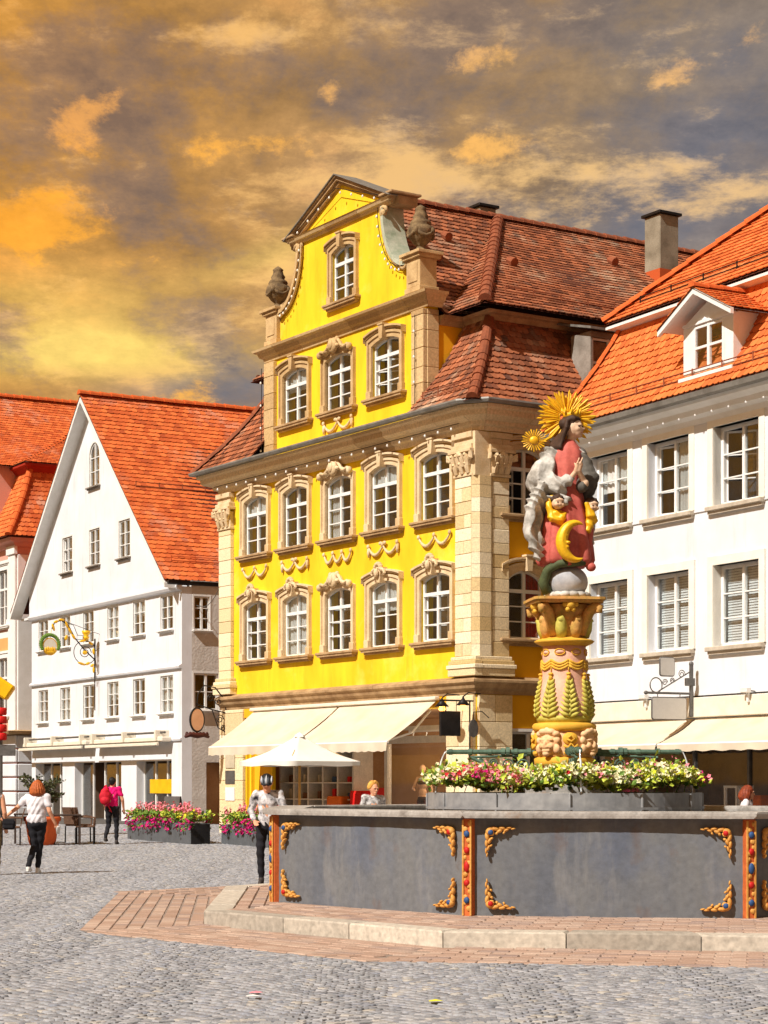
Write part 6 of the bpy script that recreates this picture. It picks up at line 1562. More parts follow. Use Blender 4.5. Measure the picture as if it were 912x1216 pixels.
def person(label, loc, rz, H=1.7, pose=None, shirt='cloth_white', trousers='cloth_black', shoes='shoe_white', hair='hair_ginger', hairstyle='bob', sleeves='short', head_turn=(0,0), loose=.0, extra=None, shorts=False):
    """standing figure facing -y at rz=0; pose overrides joint positions"""
    s = H/1.7
    J = dict(head=(0,-.02,1.56), neck=(0,0,1.42), chest=(0,0,1.26), waist=(0,0,1.06), pelvis=(0,0,.93),
             shL=(-.175,0,1.38), shR=(.175,0,1.38), elL=(-.23,.03,1.10), elR=(.23,.03,1.10), wrL=(-.24,-.05,.86), wrR=(.24,-.05,.86),
             hipL=(-.09,0,.90), hipR=(.09,0,.90), knL=(-.10,-.02,.49), knR=(.10,-.02,.49), anL=(-.10,.02,.09), anR=(.10,.02,.09))
    J.update(pose or {}); J = {k: Vector(v)*s for k, v in J.items()}
    root = thing('person', label, 'person', loc, rz)
    b = MB(); tr = Matrix.Rotation(head_turn[0],3,'Z')@Matrix.Rotation(head_turn[1],3,'X'); hc = J['head']
    def hp(x,y,z): return hc+tr@(Vector((x,y,z))*s)
    b.ell(hc,(.078*s,.095*s,.112*s),tr); b.ell(hp(0,-.025,-.055),(.058*s,.066*s,.062*s),tr)
    b.tube([hp(0,-.085,.015),hp(0,-.115,-.028)],[.012*s,.018*s],8); b.ell(hp(0,-.092,-.062),(.026*s,.014*s,.010*s),tr); b.ell(hp(0,-.078,-.095),(.026*s,.022*s,.02*s),tr)
    for sx in (-1,1): b.ell(hp(sx*.08,.005,-.01),(.014*s,.026*s,.034*s),tr); b.ell(hp(sx*.03,-.088,.032),(.026*s,.014*s,.009*s),tr)
    b.cap(J['neck']-Vector((0,0,.06)),.062*s,hc-Vector((0,0,.05))*s,.052*s)
    b.cap(J['neck']-Vector((0,0,.05)),.075*s,J['chest'],.11*s); b.cap(J['chest'],.12*s,J['pelvis'],.11*s)
    for S in 'LR':
        b.cap(J['sh'+S],.052*s,J['el'+S],.040*s); b.cap(J['el'+S],.041*s,J['wr'+S],.028*s)
        d = (J['wr'+S]-J['el'+S]).normalized(); w0 = J['wr'+S]; side = Vector((1,0,0)) if abs(d.x) < .8 else Vector((0,1,0)); side = (side-d*side.dot(d)).normalized(); nn = d.cross(side)
        b.ell(w0+d*.05*s,(.02*s,.038*s,.05*s),Matrix((nn,side,d)).transposed())
        for q in range(4):
            f0 = w0+d*.085*s+side*(.028-.0185*q)*s; ln = (.034,.042,.04,.03)[q]*s
            f1 = f0+d*ln+nn*.008*s; f2 = f1+d*ln*.6+nn*.022*s
            b.cap(f0,.0092*s,f1,.0085*s,8); b.cap(f1,.0085*s,f2,.0075*s,8)
        t0 = w0+d*.03*s+side*.03*s; t1 = t0+(d*.03+side*.022+nn*.012)*s; b.cap(t0,.011*s,t1,.0098*s,8); b.cap(t1,.0098*s,t1+(d*.028+nn*.014)*s,.008*s,8)
        b.cap(J['hip'+S],.085*s,J['kn'+S],.052*s); b.cap(J['kn'+S],.052*s,J['an'+S],.035*s); b.cap(J['kn'+S].lerp(J['an'+S],.3)+Vector((0,.015,0))*s,.05*s,J['an'+S],.034*s)
    body = remesh(b,'body','skin',root,.0085,2)
    e = MB()
    for sx in (-1,1): e.ell(hp(sx*.03,-.095,.012),(.013*s,.006*s,.007*s),tr,nu=8,nv=6)
    e.build('eyes','hair_black',root,True)
    # shirt
    c = MB(); lo = loose
    c.cap(J['shL']+Vector((.03,0,-.01)),(.065+lo*.4)*s,J['shR']+Vector((-.03,0,-.01)),(.065+lo*.4)*s); c.ell((J['chest']+J['neck'])/2-Vector((0,0,.06)),((.165+lo)*s,(.115+lo)*s,.17*s))
    c.ell((J['chest']+J['waist'])/2,((.15+lo)*s,(.115+lo)*s,.2*s)); c.ell((J['waist']+J['pelvis'])/2,((.155+lo)*s,(.12+lo)*s,.16*s))
    for S in 'LR':
        if sleeves == 'none': continue
        k = .55 if sleeves == 'short' else 1.
        c.cap(J['sh'+S],(.068+lo*.3)*s,J['sh'+S].lerp(J['el'+S],k),(.058+lo*.4)*s)
        if sleeves == 'long': c.cap(J['el'+S],.052*s,J['el'+S].lerp(J['wr'+S],.92),.038*s)
    remesh(c,'shirt',shirt,root,.011,4,lambda p: .006*math.sin(38*p[2]+22*p[0]+5*math.sin(p[0]*11))+.010*mnoise.noise(Vector(p)*9))
    t = MB(); t.ell(J['pelvis']-Vector((0,-.015,.01)),(.155*s,.125*s,.13*s))
    for S in 'LR':
        t.cap(J['hip'+S],.098*s,J['kn'+S],.064*s); t.cap(J['kn'+S],.064*s,J['an'+S]+Vector((0,0,.03)),.048*s); t.cap(J['kn'+S].lerp(J['an'+S],.25)+Vector((0,.015,0))*s,.06*s,J['an'+S]+Vector((0,0,.05)),.046*s)
    remesh(t,'trousers',trousers,root,.011,3,lambda p: .005*math.sin(45*p[2]+9*p[0])+.006*mnoise.noise(Vector(p)*10))
    for S in 'LR':
        f = MB(); a = J['an'+S]; f.cap(a+Vector((0,.02,-.035))*s,.042*s,a+Vector((0,-.12,-.055))*s,.034*s); f.ell(a+Vector((0,-.05,-.07))*s,(.046*s,.13*s,.022*s)); f.cap(a+Vector((0,0,.0)),.045*s,a+Vector((0,-.02,-.04))*s,.045*s)
        remesh(f,'shoe',shoes,root,.011,2)
    # hair
    h = MB()
    if hairstyle in ('bob','long'):
        h.ell(hp(0,.02,.03),(.098*s,.108*s,.108*s),tr); ln = .15 if hairstyle == 'bob' else .30
        for q in range(11):
            a = math.radians(-20+q*22); x, y = .088*math.cos(a), .03+.085*math.sin(a)
            h.tube([hp(x*.8,y*.8,.06),hp(x*1.12,y*1.1,-.03),hp(x*1.18,y*1.15,-ln*.65),hp(x*.98,y*1.0,-ln)],[.035*s,.042*s,.04*s,.02*s],8)
    elif hairstyle == 'short':
        h.ell(hp(0,.018,.035),(.09*s,.102*s,.096*s),tr); h.ell(hp(0,.05,-.02),(.075*s,.06*s,.06*s),tr)
    elif hairstyle == 'curly':
        for q in range(40):
            a = q*2.4; t_ = -0.35+1.35*q/40; rr_ = math.sqrt(max(.05,1-t_*t_)); h.ell(hp(.085*rr_*math.cos(a),.025+.085*rr_*math.sin(a)*(1 if math.sin(a) > 0 else .55),.03+.1*t_),(.035*s,)*3,nu=8,nv=6)
    if h.v: remesh(h,'hair',hair,root,.010,1,lambda p: .004*math.sin(90*math.atan2(p[1]-hc.y,p[0]-hc.x)*.25+18*p[2])+.004*mnoise.noise(Vector(p)*40))
    return root, J, hp, s
PI = math.pi
# woman in white walking away
wpos = (-6.20, 36.4, 0)
r_, J, hp, s = person('ginger haired woman in loose white T-shirt and black leggings walking away', wpos, PI+R(-6), 1.68,
    dict(head=(-.01,-.02,1.56), elR=(.36,.0,1.20), wrR=(.56,-.02,1.05), elL=(-.25,.06,1.13), wrL=(-.34,-.02,.90), hipL=(-.09,0,.9), knL=(-.03,-.08,.49), anL=(-.0,-.06,.09), knR=(.05,.0,.49), anR=(.11,.16,.13)), loose=.03, hairstyle='bob')
cu = MB(); cu.lathe([(.03,0),(.042,.12),(.045,.13)], 14); cu.build('paper_cup_body', 'white_paint')
bpy.data.objects.remove(bpy.data.objects['paper_cup_body'])
o = MB().lathe([(.03,-.09),(.042,.03),(.046,.035),(.044,.05)], 14).build('paper_cup', 'white_paint', None, True)
wp = Matrix.Rotation(PI+R(-6),3,'Z')@Vector((-.37,-.06,.80)); o.location = Vector(wpos)+wp; tag(o, 'small white paper cup held low in the hand of the woman in white', 'cup')
# woman at the left edge
lpos = (-6.93, 36.0, 0)
person('long haired woman in camouflage trousers at the left edge of the picture', lpos, PI+R(4), 1.70,
    dict(elR=(.25,.05,1.12), wrR=(.20,-.1,.93), knL=(-.10,-.05,.5), anL=(-.10,-.02,.09), knR=(.11,.03,.49), anR=(.12,.10,.10)), shirt='cloth_white', trousers='cloth_camo', hairstyle='long', sleeves='none')
bg_ = thing('handbag', 'small black handbag at the hip of the woman in camouflage trousers', 'bag', (-6.62, 35.98, 0))
m = MB(); m.box((-.11,-.06,.80),(.11,.06,.98),.035); m.build('bag_body', 'cloth_black', bg_); m = MB(); m.tube([(-.1,0,.97),(-.2,0,1.2),(-.32,.02,1.42)],.01,6); m.build('strap', 'cloth_black', bg_)
m = MB(); m.box((-.10,-.07,.90),(.10,-.058,.99),.01); m.build('flap', 'cloth_black', bg_)
# pink shirt with a red backpack
ppos = (-6.75, 50.6, gz(50.6))
person('person in bright pink shirt and black trousers walking towards the white house', ppos, PI+R(-8), 1.68,
    dict(elR=(.25,-.02,1.12), wrR=(.22,-.16,.92), elL=(-.27,0,1.12), wrL=(-.27,-.1,.88), knL=(-.10,-.06,.49), anL=(-.11,.0,.09), knR=(.10,-.03,.49), anR=(.12,.18,.16)), shirt='cloth_pink', trousers='cloth_black', shoes='shoe_dark', hair='hair_black', hairstyle='short', loose=.01)
bp_ = thing('backpack', 'red backpack slung on the left shoulder of the person in pink', 'backpack', (ppos[0]-.15, ppos[1]-.19, ppos[2]), R(10))
m = MB(); m.ell((0,0,1.17),(.145,.09,.2)); m.ell((0,-.06,1.08),(.11,.07,.1)); m.ell((.0,0,1.32),(.10,.07,.08)); remesh(m,'pack_body','cloth_redpack',bp_,.012,2,lambda p: .008*mnoise.noise(Vector(p)*12))
m = MB(); m.tube([(.05,.02,1.36),(.03,.1,1.46),(.0,.2,1.44),(-.02,.24,1.3)],.02,6); m.tube([(.05,-.02,.99),(.12,.0,.88),(.16,.03,.80),(.10,.02,.84)],.014,6); m.build('strap','cloth_redpack',bp_)
# cyclist behind the basin
cpos = (-1.86, 32.6, 0)
r_, J, hp, s = person('cyclist with helmet and patterned jersey leaning at the basin with head bowed', cpos, R(-6), 1.79,
    dict(head=(.0,-.10,1.55), neck=(0,-.03,1.42), elL=(-.26,.0,1.12), wrL=(-.17,-.17,.97), elR=(.26,-.05,1.13), wrR=(.12,-.28,1.12), knL=(-.11,-.02,.49), knR=(.09,-.04,.5), anR=(.10,.0,.09)), shirt='jersey', trousers='cloth_black', shoes='shoe_dark', hair='hair_black', hairstyle='short', sleeves='long', head_turn=(R(6),R(24)))
hm = thing('bicycle_helmet', 'white and black striped bicycle helmet on the cyclist', 'helmet', cpos, R(-6))
T_ = Matrix.Rotation(R(6),3,'Z')@Matrix.Rotation(R(24),3,'X'); hc = J['head']
def hq(x,y,z): return hc+T_@Vector((x,y,z))
m = MB(); rings = []
for j in range(8):
    t = j/7*math.pi/2*.96; rings.append([tuple(hq(.104*math.cos(t)*math.cos(a),.01+.135*math.cos(t)*math.sin(a),.022+.098*math.sin(t))) for a in [2*math.pi*i/24 for i in range(24)]])
m.loft(rings); m.build('shell','helmet_grey',hm,True)
for q in range(5):
    m = MB(); x = (-2+q)*.040; P_ = []
    for i in range(11):
        t = i/10*math.pi; P_.append(tuple(hq(x, .01+.137*math.cos(t)*math.sqrt(max(.05,1-(x/.104)**2)), .022+(.100*math.sin(t))*math.sqrt(max(.05,1-(x/.104)**2)))))
    m.tube(P_, [.006,.009,.011,.011,.011,.011,.011,.011,.011,.009,.006], 7); m.build('rib','helmet_white' if q % 2 == 0 else 'helmet_black',hm,True)
sg = thing('sunglasses', 'dark wraparound sunglasses on the bowed face of the cyclist', 'sunglasses', cpos, R(-6))
m = MB(); m.tube([hq(-.085,-.02,.012),hq(-.07,-.085,.012),hq(-.03,-.112,.010),hq(0,-.112,.014),hq(.03,-.112,.010),hq(.07,-.085,.012),hq(.085,-.02,.012)],[.008,.018,.024,.012,.024,.018,.008],8); m.build('lens_band','helmet_black',sg,True)
# two heads beyond the rim
person('curly blond person in a checked top beyond the basin rim', (-.20, 37.6, 0), R(20), 1.66, dict(head=(0,-.04,1.555)), shirt='check_top', trousers='cloth_black', hair='hair_blond', hairstyle='curly', head_turn=(R(10),R(12)))
person('auburn haired woman walking past the shop behind the basin on the right', (6.12, 34.4, 0), R(75), 1.60, dict(head=(0,-.03,1.55)), shirt='cloth_white', trousers='cloth_black', hair='hair_red', hairstyle='bob', head_turn=(R(10),R(8)))
# ================================================================== shop of the yellow house
YR = YH.rotation_euler.z
def yw(x, y, z): return world_of(YH, (x,y,z))
m = MB(); x0, x1, y0, y1, zt = SHOP[0], SHOP[1], .36, 4.6, 3.45
m.add([(x0,y0,.01),(x1,y0,.01),(x1,y1,.01),(x0,y1,.01),(x0,y0,zt),(x1,y0,zt),(x1,y1,zt),(x0,y1,zt)], [(0,1,2,3),(4,7,6,5),(3,2,6,7),(0,3,7,4),(1,5,6,2)]); m.build('shop_interior', M('shop_wall', (164, 126, 90), .9, (142, 104, 70), 1.), YH)
m = MB(); m.box((x0+.002,.2,.012),(x0+1.0,.34,3.44)); m.build('recessed_wall', 'shaded_yellow_plaster', YH)
for xx, yy in ((x0+.055,.142),(x0+1.06,.25)):
    m = MB(); m.box((xx-.05,yy-.05,.012),(xx+.05,yy+.06,3.44)); m.build('door_jamb', 'yellow_plaster', YH)
# lintel and shop window frames
m = MB(); m.box((-4.6,.38,2.62),(x1-.002,.46,2.80)); m.box((-4.6,.381,2.95),(x1-.002,.45,3.05)); m.build('transom', 'wood_white', YH)
for xx in (-4.62,-1.3):
    m = MB(); m.box((xx,.37,.012),(xx+.14,.50,3.44)); m.build('post', 'wood_white', YH)
m = MB(); m.box((0,0,0),(3.1,.012,2.5)); m.build('shop_pane', 'shop_glass', YH, loc=(-4.46,.42,.1))
m = MB(); m.box((-4.48,.40,.012),(-1.3,.56,.35)); m.build('stall_riser', 'wood_white', YH)
# glazed display cupboard on the left
cbt = thing('display_cupboard', 'white glazed display cupboard in the entrance of the yellow shop', 'cupboard', yw(-8.55,.95,.012), YR)
m = MB(); m.box((-1.95,.28,0),(1.95,.33,2.75)); m.build('back', 'wood_white', cbt)
for k in range(6):
    xx = -1.95+3.9*k/5; m = MB(); m.box((xx-.04,-.3,0),(xx+.04,.28,2.75)); m.build('upright', 'wood_white', cbt)
for zz in (.0,.7,1.15,1.6,2.05,2.70): 
    for k in range(5):
        m = MB(); m.box((-1.95+.78*k+.041,-.29,zz),(-1.95+.78*k+.739,.279,zz+.035)); m.build('shelf', 'wood_white', cbt)
rs = random.Random(21); k_n = 0
for k in range(5):
    for lv, zz in enumerate((.736,1.186,1.636,2.086)):
        for q in range(2):
            mt_ = rs.choice(['brown_item','blue_item','red_item','pale_item','brown_item'])
            goods(YH, -8.55-1.95+.78*k+.24+.3*q, .93, zz+.012, .16, .16, rs.uniform(.14,.3), mt_, '%s small item in the %s bay, shelf %s of the white cupboard, %s' % ({'brown_item':'brown','blue_item':'blue','red_item':'red','pale_item':'pale'}[mt_], ORD[k], ('one','two','three','four')[lv], ('left','right')[q]), 'item', rs.uniform(-.3,.3), 'items in the display cupboard')
# things shown in the shop
goods(YH, -6.35, .75, .02, .5, .4, 1.4, 'red_item', 'red display case standing left of the shop post', 'display', .1)
goods(YH, -5.4, .72, .30, .75, .08, 1.2, 'red_item', 'red panel behind the shop window beside the curly blond head', 'panel', .0)
goods(YH, -7.1, .5, .02, .5, .4, 1.25, 'orange_item', 'orange box beside the display cupboard in the entrance', 'box', .3)
mn = thing('mannequin', 'tan shop mannequin in dark shorts behind the right window pane', 'mannequin', yw(-3.75,.98,.36), YR+R(20))
M('mannequin_tan', (222, 184, 146), .5, (206, 160, 120), 4, fine=.05); M('dark_lace', (44, 34, 32), .8, (84, 62, 52), 30)
m = MB(); m.cap((0,0,1.42),.05,(0,0,1.52),.045); m.ell((0,-.01,1.62),(.075,.09,.11)); m.cap((-.16,0,1.38),.05,(.16,0,1.38),.05); m.ell((0,0,1.25),(.15,.10,.17)); m.ell((0,0,1.02),(.115,.09,.14)); m.ell((0,.01,.86),(.155,.11,.13))
m.cap((-.17,0,1.37),.045,(-.27,-.06,1.12),.035); m.cap((-.27,-.06,1.12),.035,(-.12,-.2,1.08),.025); m.cap((.17,0,1.37),.045,(.25,.04,1.1),.035); m.cap((.25,.04,1.1),.035,(.26,-.02,.86),.025)
for sx in (-1,1): m.cap((sx*.085,0,.82),.085,(sx*.10,-.02,.42),.055); m.cap((sx*.1,-.02,.42),.052,(sx*.1,.02,.06),.032); m.ell((sx*.1,-.05,.03),(.035,.1,.03))
remesh(m,'body','mannequin_tan',mn,.011,3)
m = MB(); m.ell((0,.01,.85),(.165,.12,.12)); 
for sx in (-1,1): m.cap((sx*.085,0,.80),.094,(sx*.09,0,.68),.09)
remesh(m,'shorts','dark_lace',mn,.012,2); m = MB(); m.ell((0,-.01,1.27),(.158,.11,.075)); remesh(m,'top','dark_lace',mn,.012,2)
m = MB(); m.lathe([(.2,0),(.2,.02),(.05,.03),(.02,.05)],20); m.build('base','dark_metal',mn)
# lit track lights
tk = thing('track_lights', 'white track with small lit spots above the shop window', 'lamp', yw(-3.0,1.0,2.92), YR)
m = MB(); m.box((-1.4,-.03,0),(1.4,.03,.05)); m.build('track','white_paint',tk)
M('lamp_glow', (255,236,200), .5, emit=((255,214,150), 14.))
for k in range(5):
    xx = -1.2+.6*k; m = MB(); m.tube([(xx,0,-.0),(xx,-.02,-.1)],.015,6); m.tube([(xx,-.02,-.1),(xx,-.06,-.24)],[.035,.05],10); m.build('spot','white_paint',tk,True)
    m = MB(); m.ell((xx,-.064,-.25),(.035,.035,.012)); m.build('spot_lens','lamp_glow',tk)
ld = bpy.data.lights.new('spot_light','POINT'); ld.energy = 110; ld.color = (1,.80,.56); ld.shadow_soft_size = .3
for k,(lx,ly) in enumerate(((1.0,.4),(-4.6,.5))):
    lo_ = bpy.data.objects.new('spot_light', ld); COL.objects.link(lo_); lo_.parent = tk; lo_.location = (lx,ly,-.3)
# awnings of the yellow house
awning(YH, 'left half of the cream awning over the yellow shop', -10.6, -6.05, 3.64, 2.62, 1.42, y0=-.10, val=.24)
awning(YH, 'right half of the cream awning over the yellow shop', -5.97, -1.5, 3.64, 2.62, 1.42, y0=-.10, val=.24)
m = MB(); m.box((-10.7,-.22,3.62),(-1.45,-.06,3.715),.02); m.build('awning_cassette','cream_paint',YH)
# notices on the left pier
for zz, nm, mt_ in ((2.05,'pale notice on the left pier, uppermost of three','pale_item'),(1.60,'grey notice on the left pier, middle of three','grey_metal'),(1.12,'white notice on the left pier, lowest of three','white_paint')):
    m = MB(); m.box((-12.3,-.125,zz),(-11.75,-.107,zz+.38),.004); o = m.build('notice', mt_); o.location = YH.location; o.rotation_euler = YH.rotation_euler; tag(o, nm, 'notice', 'notices on the left pier')
# ---- hanging oval sign at the left corner
M('peach_panel', (224, 176, 140), .6, (212, 160, 122), 3, fine=.03); M('crest_brown', (78, 34, 26), .6, (60, 24, 20), 6)
def sx_thing(name, label, cat, house, p, rz=0): return thing(name, label, cat, world_of(house,p), house.rotation_euler.z+rz)
os_ = sx_thing('hanging_sign', 'oval peach sign in dark scrolled frame on an iron bracket left of the awning', 'sign', YH, (-12.35,-.02,0))
m = MB()
m.tube([(0,0,3.9),(0,-.4,4.35),(0,-.75,4.4),(0,-.95,4.15),(0,-.98,3.9)],.02,6); m.tube([(0,0,3.62),(0,-.5,3.72),(0,-.98,3.86)],.02,6); m.tube([(0,0,3.0),(0,-.06,4.0)],.022,6)
for (yy,zz,r_) in ((-.25,3.45,.13),(-.3,3.95,.13),(-.14,3.2,.09),(-.55,4.05,.12)): m.tube([(0,a,b) for a,_,b in spiral(yy,zz,r_)],.014,5)
m.tube([(0,0,3.05),(0,-.3,3.2),(0,-.5,3.72)],.016,6); m.build('bracket','dark_metal',os_)
m = MB(); n=28; m.loft([[(x_,-.98+.20*k_*math.cos(2*math.pi*i/n),3.42+.31*k_*math.sin(2*math.pi*i/n)) for i in range(n)] for x_,k_ in ((-.03,1),(.03,1))]); m.build('panel','peach_panel',os_)
m = MB(); m.tube([(0,-.98+.215*math.cos(2*math.pi*i/n),3.42+.325*math.sin(2*math.pi*i/n)) for i in range(n+1)],.035,7)
m.tube([(0,-.98,3.74),(0,-.98,3.9)],.012,5); m.build('frame','dark_metal',os_)
m = MB(); P_=[(0,-1.36,2.93),(0,-1.2,3.0),(0,-.98,2.97),(0,-.76,3.0),(0,-.6,2.93)]; m.tube(P_,[.04,.07,.08,.07,.04],8); m.tube([(0,-1.34,3.0),(0,-.62,3.0)],.04,6)
for q in range(7): m.ell((0,-1.3+.107*q,3.04),(.03,.045,.04),nu=8,nv=6)
m.build('crest','crest_brown',os_,True)
# ---- dark board sign, lanterns and small oval at the right corner
bs = sx_thing('board_sign', 'dark blank board sign hanging at the corner below the lanterns', 'sign', YH, (.06,-.14,0))
m = MB(); m.tube([(0,0,3.55),(0,-.95,3.55)],.022,6); m.tube([(0,-.1,3.55),(0,-.1,2.1)],.02,6); m.build('bracket','dark_metal',bs)
m = MB(); m.box((-.035,-.95,2.72),(.035,-.38,3.3),.01); m.build('board','dark_metal',bs)
for yy in (-.85,-.48):
    m = MB(); m.tube([(0,yy,3.3),(0,yy,3.55)],.008,5); m.build('hanger','dark_metal',bs)
ov = sx_thing('small_oval_sign', 'small grey oval plaque beside the dark board sign', 'sign', YH, (.25,.28,0))
m = MB(); m.loft([[(x_,-.55+.13*math.cos(2*math.pi*i/20),2.9+.21*math.sin(2*math.pi*i/20)) for i in range(20)] for x_ in (-.02,.02)]); m.build('plaque','grey_metal',ov)
m = MB(); m.tube([(0,-.1,3.15),(0,-.3,3.3),(0,-.55,3.28),(0,-.55,3.1)],.012,5); m.build('hanger','dark_metal',ov)
def lantern(label, p):
    l = sx_thing('wall_lantern', label, 'lantern', YH, p)
    m = MB(); m.lathe([(.17,0),(.06,.12),(.03,.16),(.02,.2)],12); m.build('hood','dark_metal',l,True)
    m = MB(); m.lathe([(.05,-.11),(.08,-.06),(.06,0)],12); m.build('glow','lantern_glow',l,True)
    m = MB(); m.tube([(0,0,.2),(0,.15,.3),(0,.5,.28)],.015,6); m.build('arm','dark_metal',l)
M('lantern_glow', (255,190,90), .5, emit=((255,170,70), 6.))
lantern('left of the two lit lanterns above the dark board sign', (-.35,-.75,3.42)); lantern('right of the two lit lanterns above the dark board sign', (.16,-.5,3.44))
# ---- gilded guild sign on the gabled house
gs_ = sx_thing('guild_sign', 'ornate gilded iron sign arm with medallion on the white gabled house', 'sign', LH, (-7.4,-.12,0))
def yz(L): return [(0,a,b) for a,b in L]
m = MB(); m.tube([(0,-.05,5.35),(0,-.05,6.75)],.03,7); m.tube([(0,-.05,5.35),(0,-.05,4.2)],.018,6)
m.tube(yz([(-.05,6.0),(-.45,6.35),(-.8,6.75),(-1.05,7.2),(-1.3,7.35),(-1.55,7.28),(-1.65,7.05)]),.022,6); m.tube(yz([(-.05,6.3),(.55,6.75)]),.012,5); m.tube(yz([(-1.2,7.34),(.55,6.78)]),.010,5); m.tube(yz([(-1.25,7.32),(-.85,7.2),(-.7,6.85)]),.012,5)
m.tube(yz([(-.42+.42*math.cos(a),6.25+.42*math.sin(a)) for a in [R(20+15*q) for q in range(22)]]),.014,5); m.tube([(0,a,b) for a,_,b in spiral(-.42,6.25,.24)],.014,5)
m.tube(yz([(-.5,6.7),(-.5,6.85),(-.72,6.85),(-.72,6.7),(-.5,6.7)]),.012,5); m.build('iron_work','dark_metal',gs_)
lf = MB(); rs = random.Random(4)
for (yy,zz,ry,rz_,a) in ((-1.6,7.1,.05,.14,.3),(-1.5,7.3,.10,.05,.4),(-1.3,7.37,.12,.05,0),(-1.1,7.2,.05,.14,.4),(-.98,7.0,.05,.14,.5),(-.85,6.8,.05,.13,.6),(-1.12,6.75,.06,.10,-.3),(-.1,6.3,.05,.12,.1),(-.2,6.58,.10,.05,-.5),(-.5,6.66,.14,.045,.2),(-.42,6.25,.1,.08,.3),(-.55,5.85,.16,.045,-.3),(-.32,5.86,.1,.05,.4),(-.15,5.8,.08,.05,.6),(-.1,5.65,.04,.12,0)):
    lf.ell((0,yy,zz),(.03,ry,rz_),Matrix.Rotation(a,3,'X'),nu=10,nv=6)
lf.build('gilded_leaves','statue_gold',gs_,True)
m = MB(); m.lathe([(.02,6.68),(.09,6.72),(.11,6.8),(.07,6.84),(.13,6.92),(.16,7.02),(.13,7.02),(.05,6.9)],14,(0,-.38)); m.build('gilded_cup','statue_gold',gs_,True)
wr = MB()
for q in range(22):
    a = R(-30+q*11.5); wr.ell((0,-1.72+.33*math.cos(a),6.5+.33*math.sin(a)),(.05,.075,.05),Matrix.Rotation(a,3,'X'),nu=8,nv=6)
wr.build('wreath','leaf_green',gs_,True)
m = MB(); m.loft([[(x_,-1.72+.25*math.cos(2*math.pi*i/24),6.42+.28*math.sin(2*math.pi*i/24)) for i in range(24)] for x_ in (-.02,.02)]); m.build('medallion','cream_paint',gs_)
m = MB(); m.tube([(0,-1.72+.26*math.cos(2*math.pi*i/24),6.42+.29*math.sin(2*math.pi*i/24)) for i in range(25)],.025,6)
for q in range(5): m.ell((.02,-1.72-.16+.08*q,6.30+.02*(q%2)),(.03,.045,.10),nu=8,nv=6)
m.ell((.02,-1.72,6.22),(.03,.18,.07),nu=10,nv=6); m.tube([(0,-1.72,6.7),(0,-1.66,7.05)],.01,5); m.build('gilded_emblem','statue_gold',gs_,True)
# ---- blank signs on the white house
ws = sx_thing('bracket_sign', 'grey blank signboards on a wrought iron wall bracket of the white house', 'sign', RH, (4.5,-.16,0))
M('sign_grey', (196,194,190), .7, (186,184,180), 3, fine=.03)
m = MB(); m.box((-.035,-.07,2.98),(.035,-.0,4.05),.01); m.box((-.04,-.18,3.62),(.04,.04,3.78),.01); m.ell((0,-.035,4.07),(.05,.05,.06)); m.build('wall_post','grey_metal',ws)
m = MB(); m.tube([(0,-.03,3.46),(0,-1.14,3.46)],.025,7); m.ell((0,-1.17,3.46),(.04,.05,.04)); m.tube([(0,-.05,3.92),(0,-.85,3.5)],.014,6)
m.tube([(0,-.92+.15*math.cos(2*math.pi*i/20),3.62+.15*math.sin(2*math.pi*i/20)) for i in range(21)],.014,6)
for (yy,zz,r_) in ((-.28,3.86,.09),(-.52,3.72,.06),(-.7,3.68,.07)): m.tube([(0,a,b) for a,_,b in spiral(yy,zz,r_)],.010,5)
m.build('scroll_bracket','grey_metal',ws)
def rbox(y0,y1,z0,z1,r=.05,n=5):
    P=[]
    for (cy,cz,a0) in ((y1-r,z1-r,0),(y0+r,z1-r,90),(y0+r,z0+r,180),(y1-r,z0+r,270)):
        for q in range(n+1): a=R(a0+90*q/n); P.append((cy+r*math.cos(a),cz+r*math.sin(a)))
    return P
for nm,(a,b,c,d_) in (('lower_board',(-1.02,-.18,2.93,3.36)),('upper_board',(-.82,-.48,3.82,4.18))):
    P = rbox(a,b,c,d_,.04); m = MB(); m.loft([[(x_,y_,z_) for y_,z_ in P] for x_ in (-.025,.025)]); bo = m.build(nm,'sign_grey',ws)
    m = MB(); m.tube([(0,y_,z_) for y_,z_ in P]+[(0,*P[0])],.024,6); m.build('board_frame','grey_metal',bo)
for yy in (-.88,-.32):
    m = MB(); m.tube([(0,yy,3.36),(0,yy,3.46)],.01,5); m.build('hanger','grey_metal',ws)
for xx, nm in ((2.9,'small white floodlight left of the bracket sign'),(6.35,'small white floodlight at the right edge above the awning')):
    fl = sx_thing('floodlight', nm, 'lamp', RH, (xx,-.02,0)); m = MB(); m.tube([(0,0,3.44),(0,-.2,3.46)],.015,6); m.build('arm','grey_metal',fl); m = MB(); m.box((-.1,-.3,3.40),(.1,-.16,3.52),.02); m.box((-.03,-.2,3.22),(.03,-.14,3.4),.01); m.build('head','blind',fl)
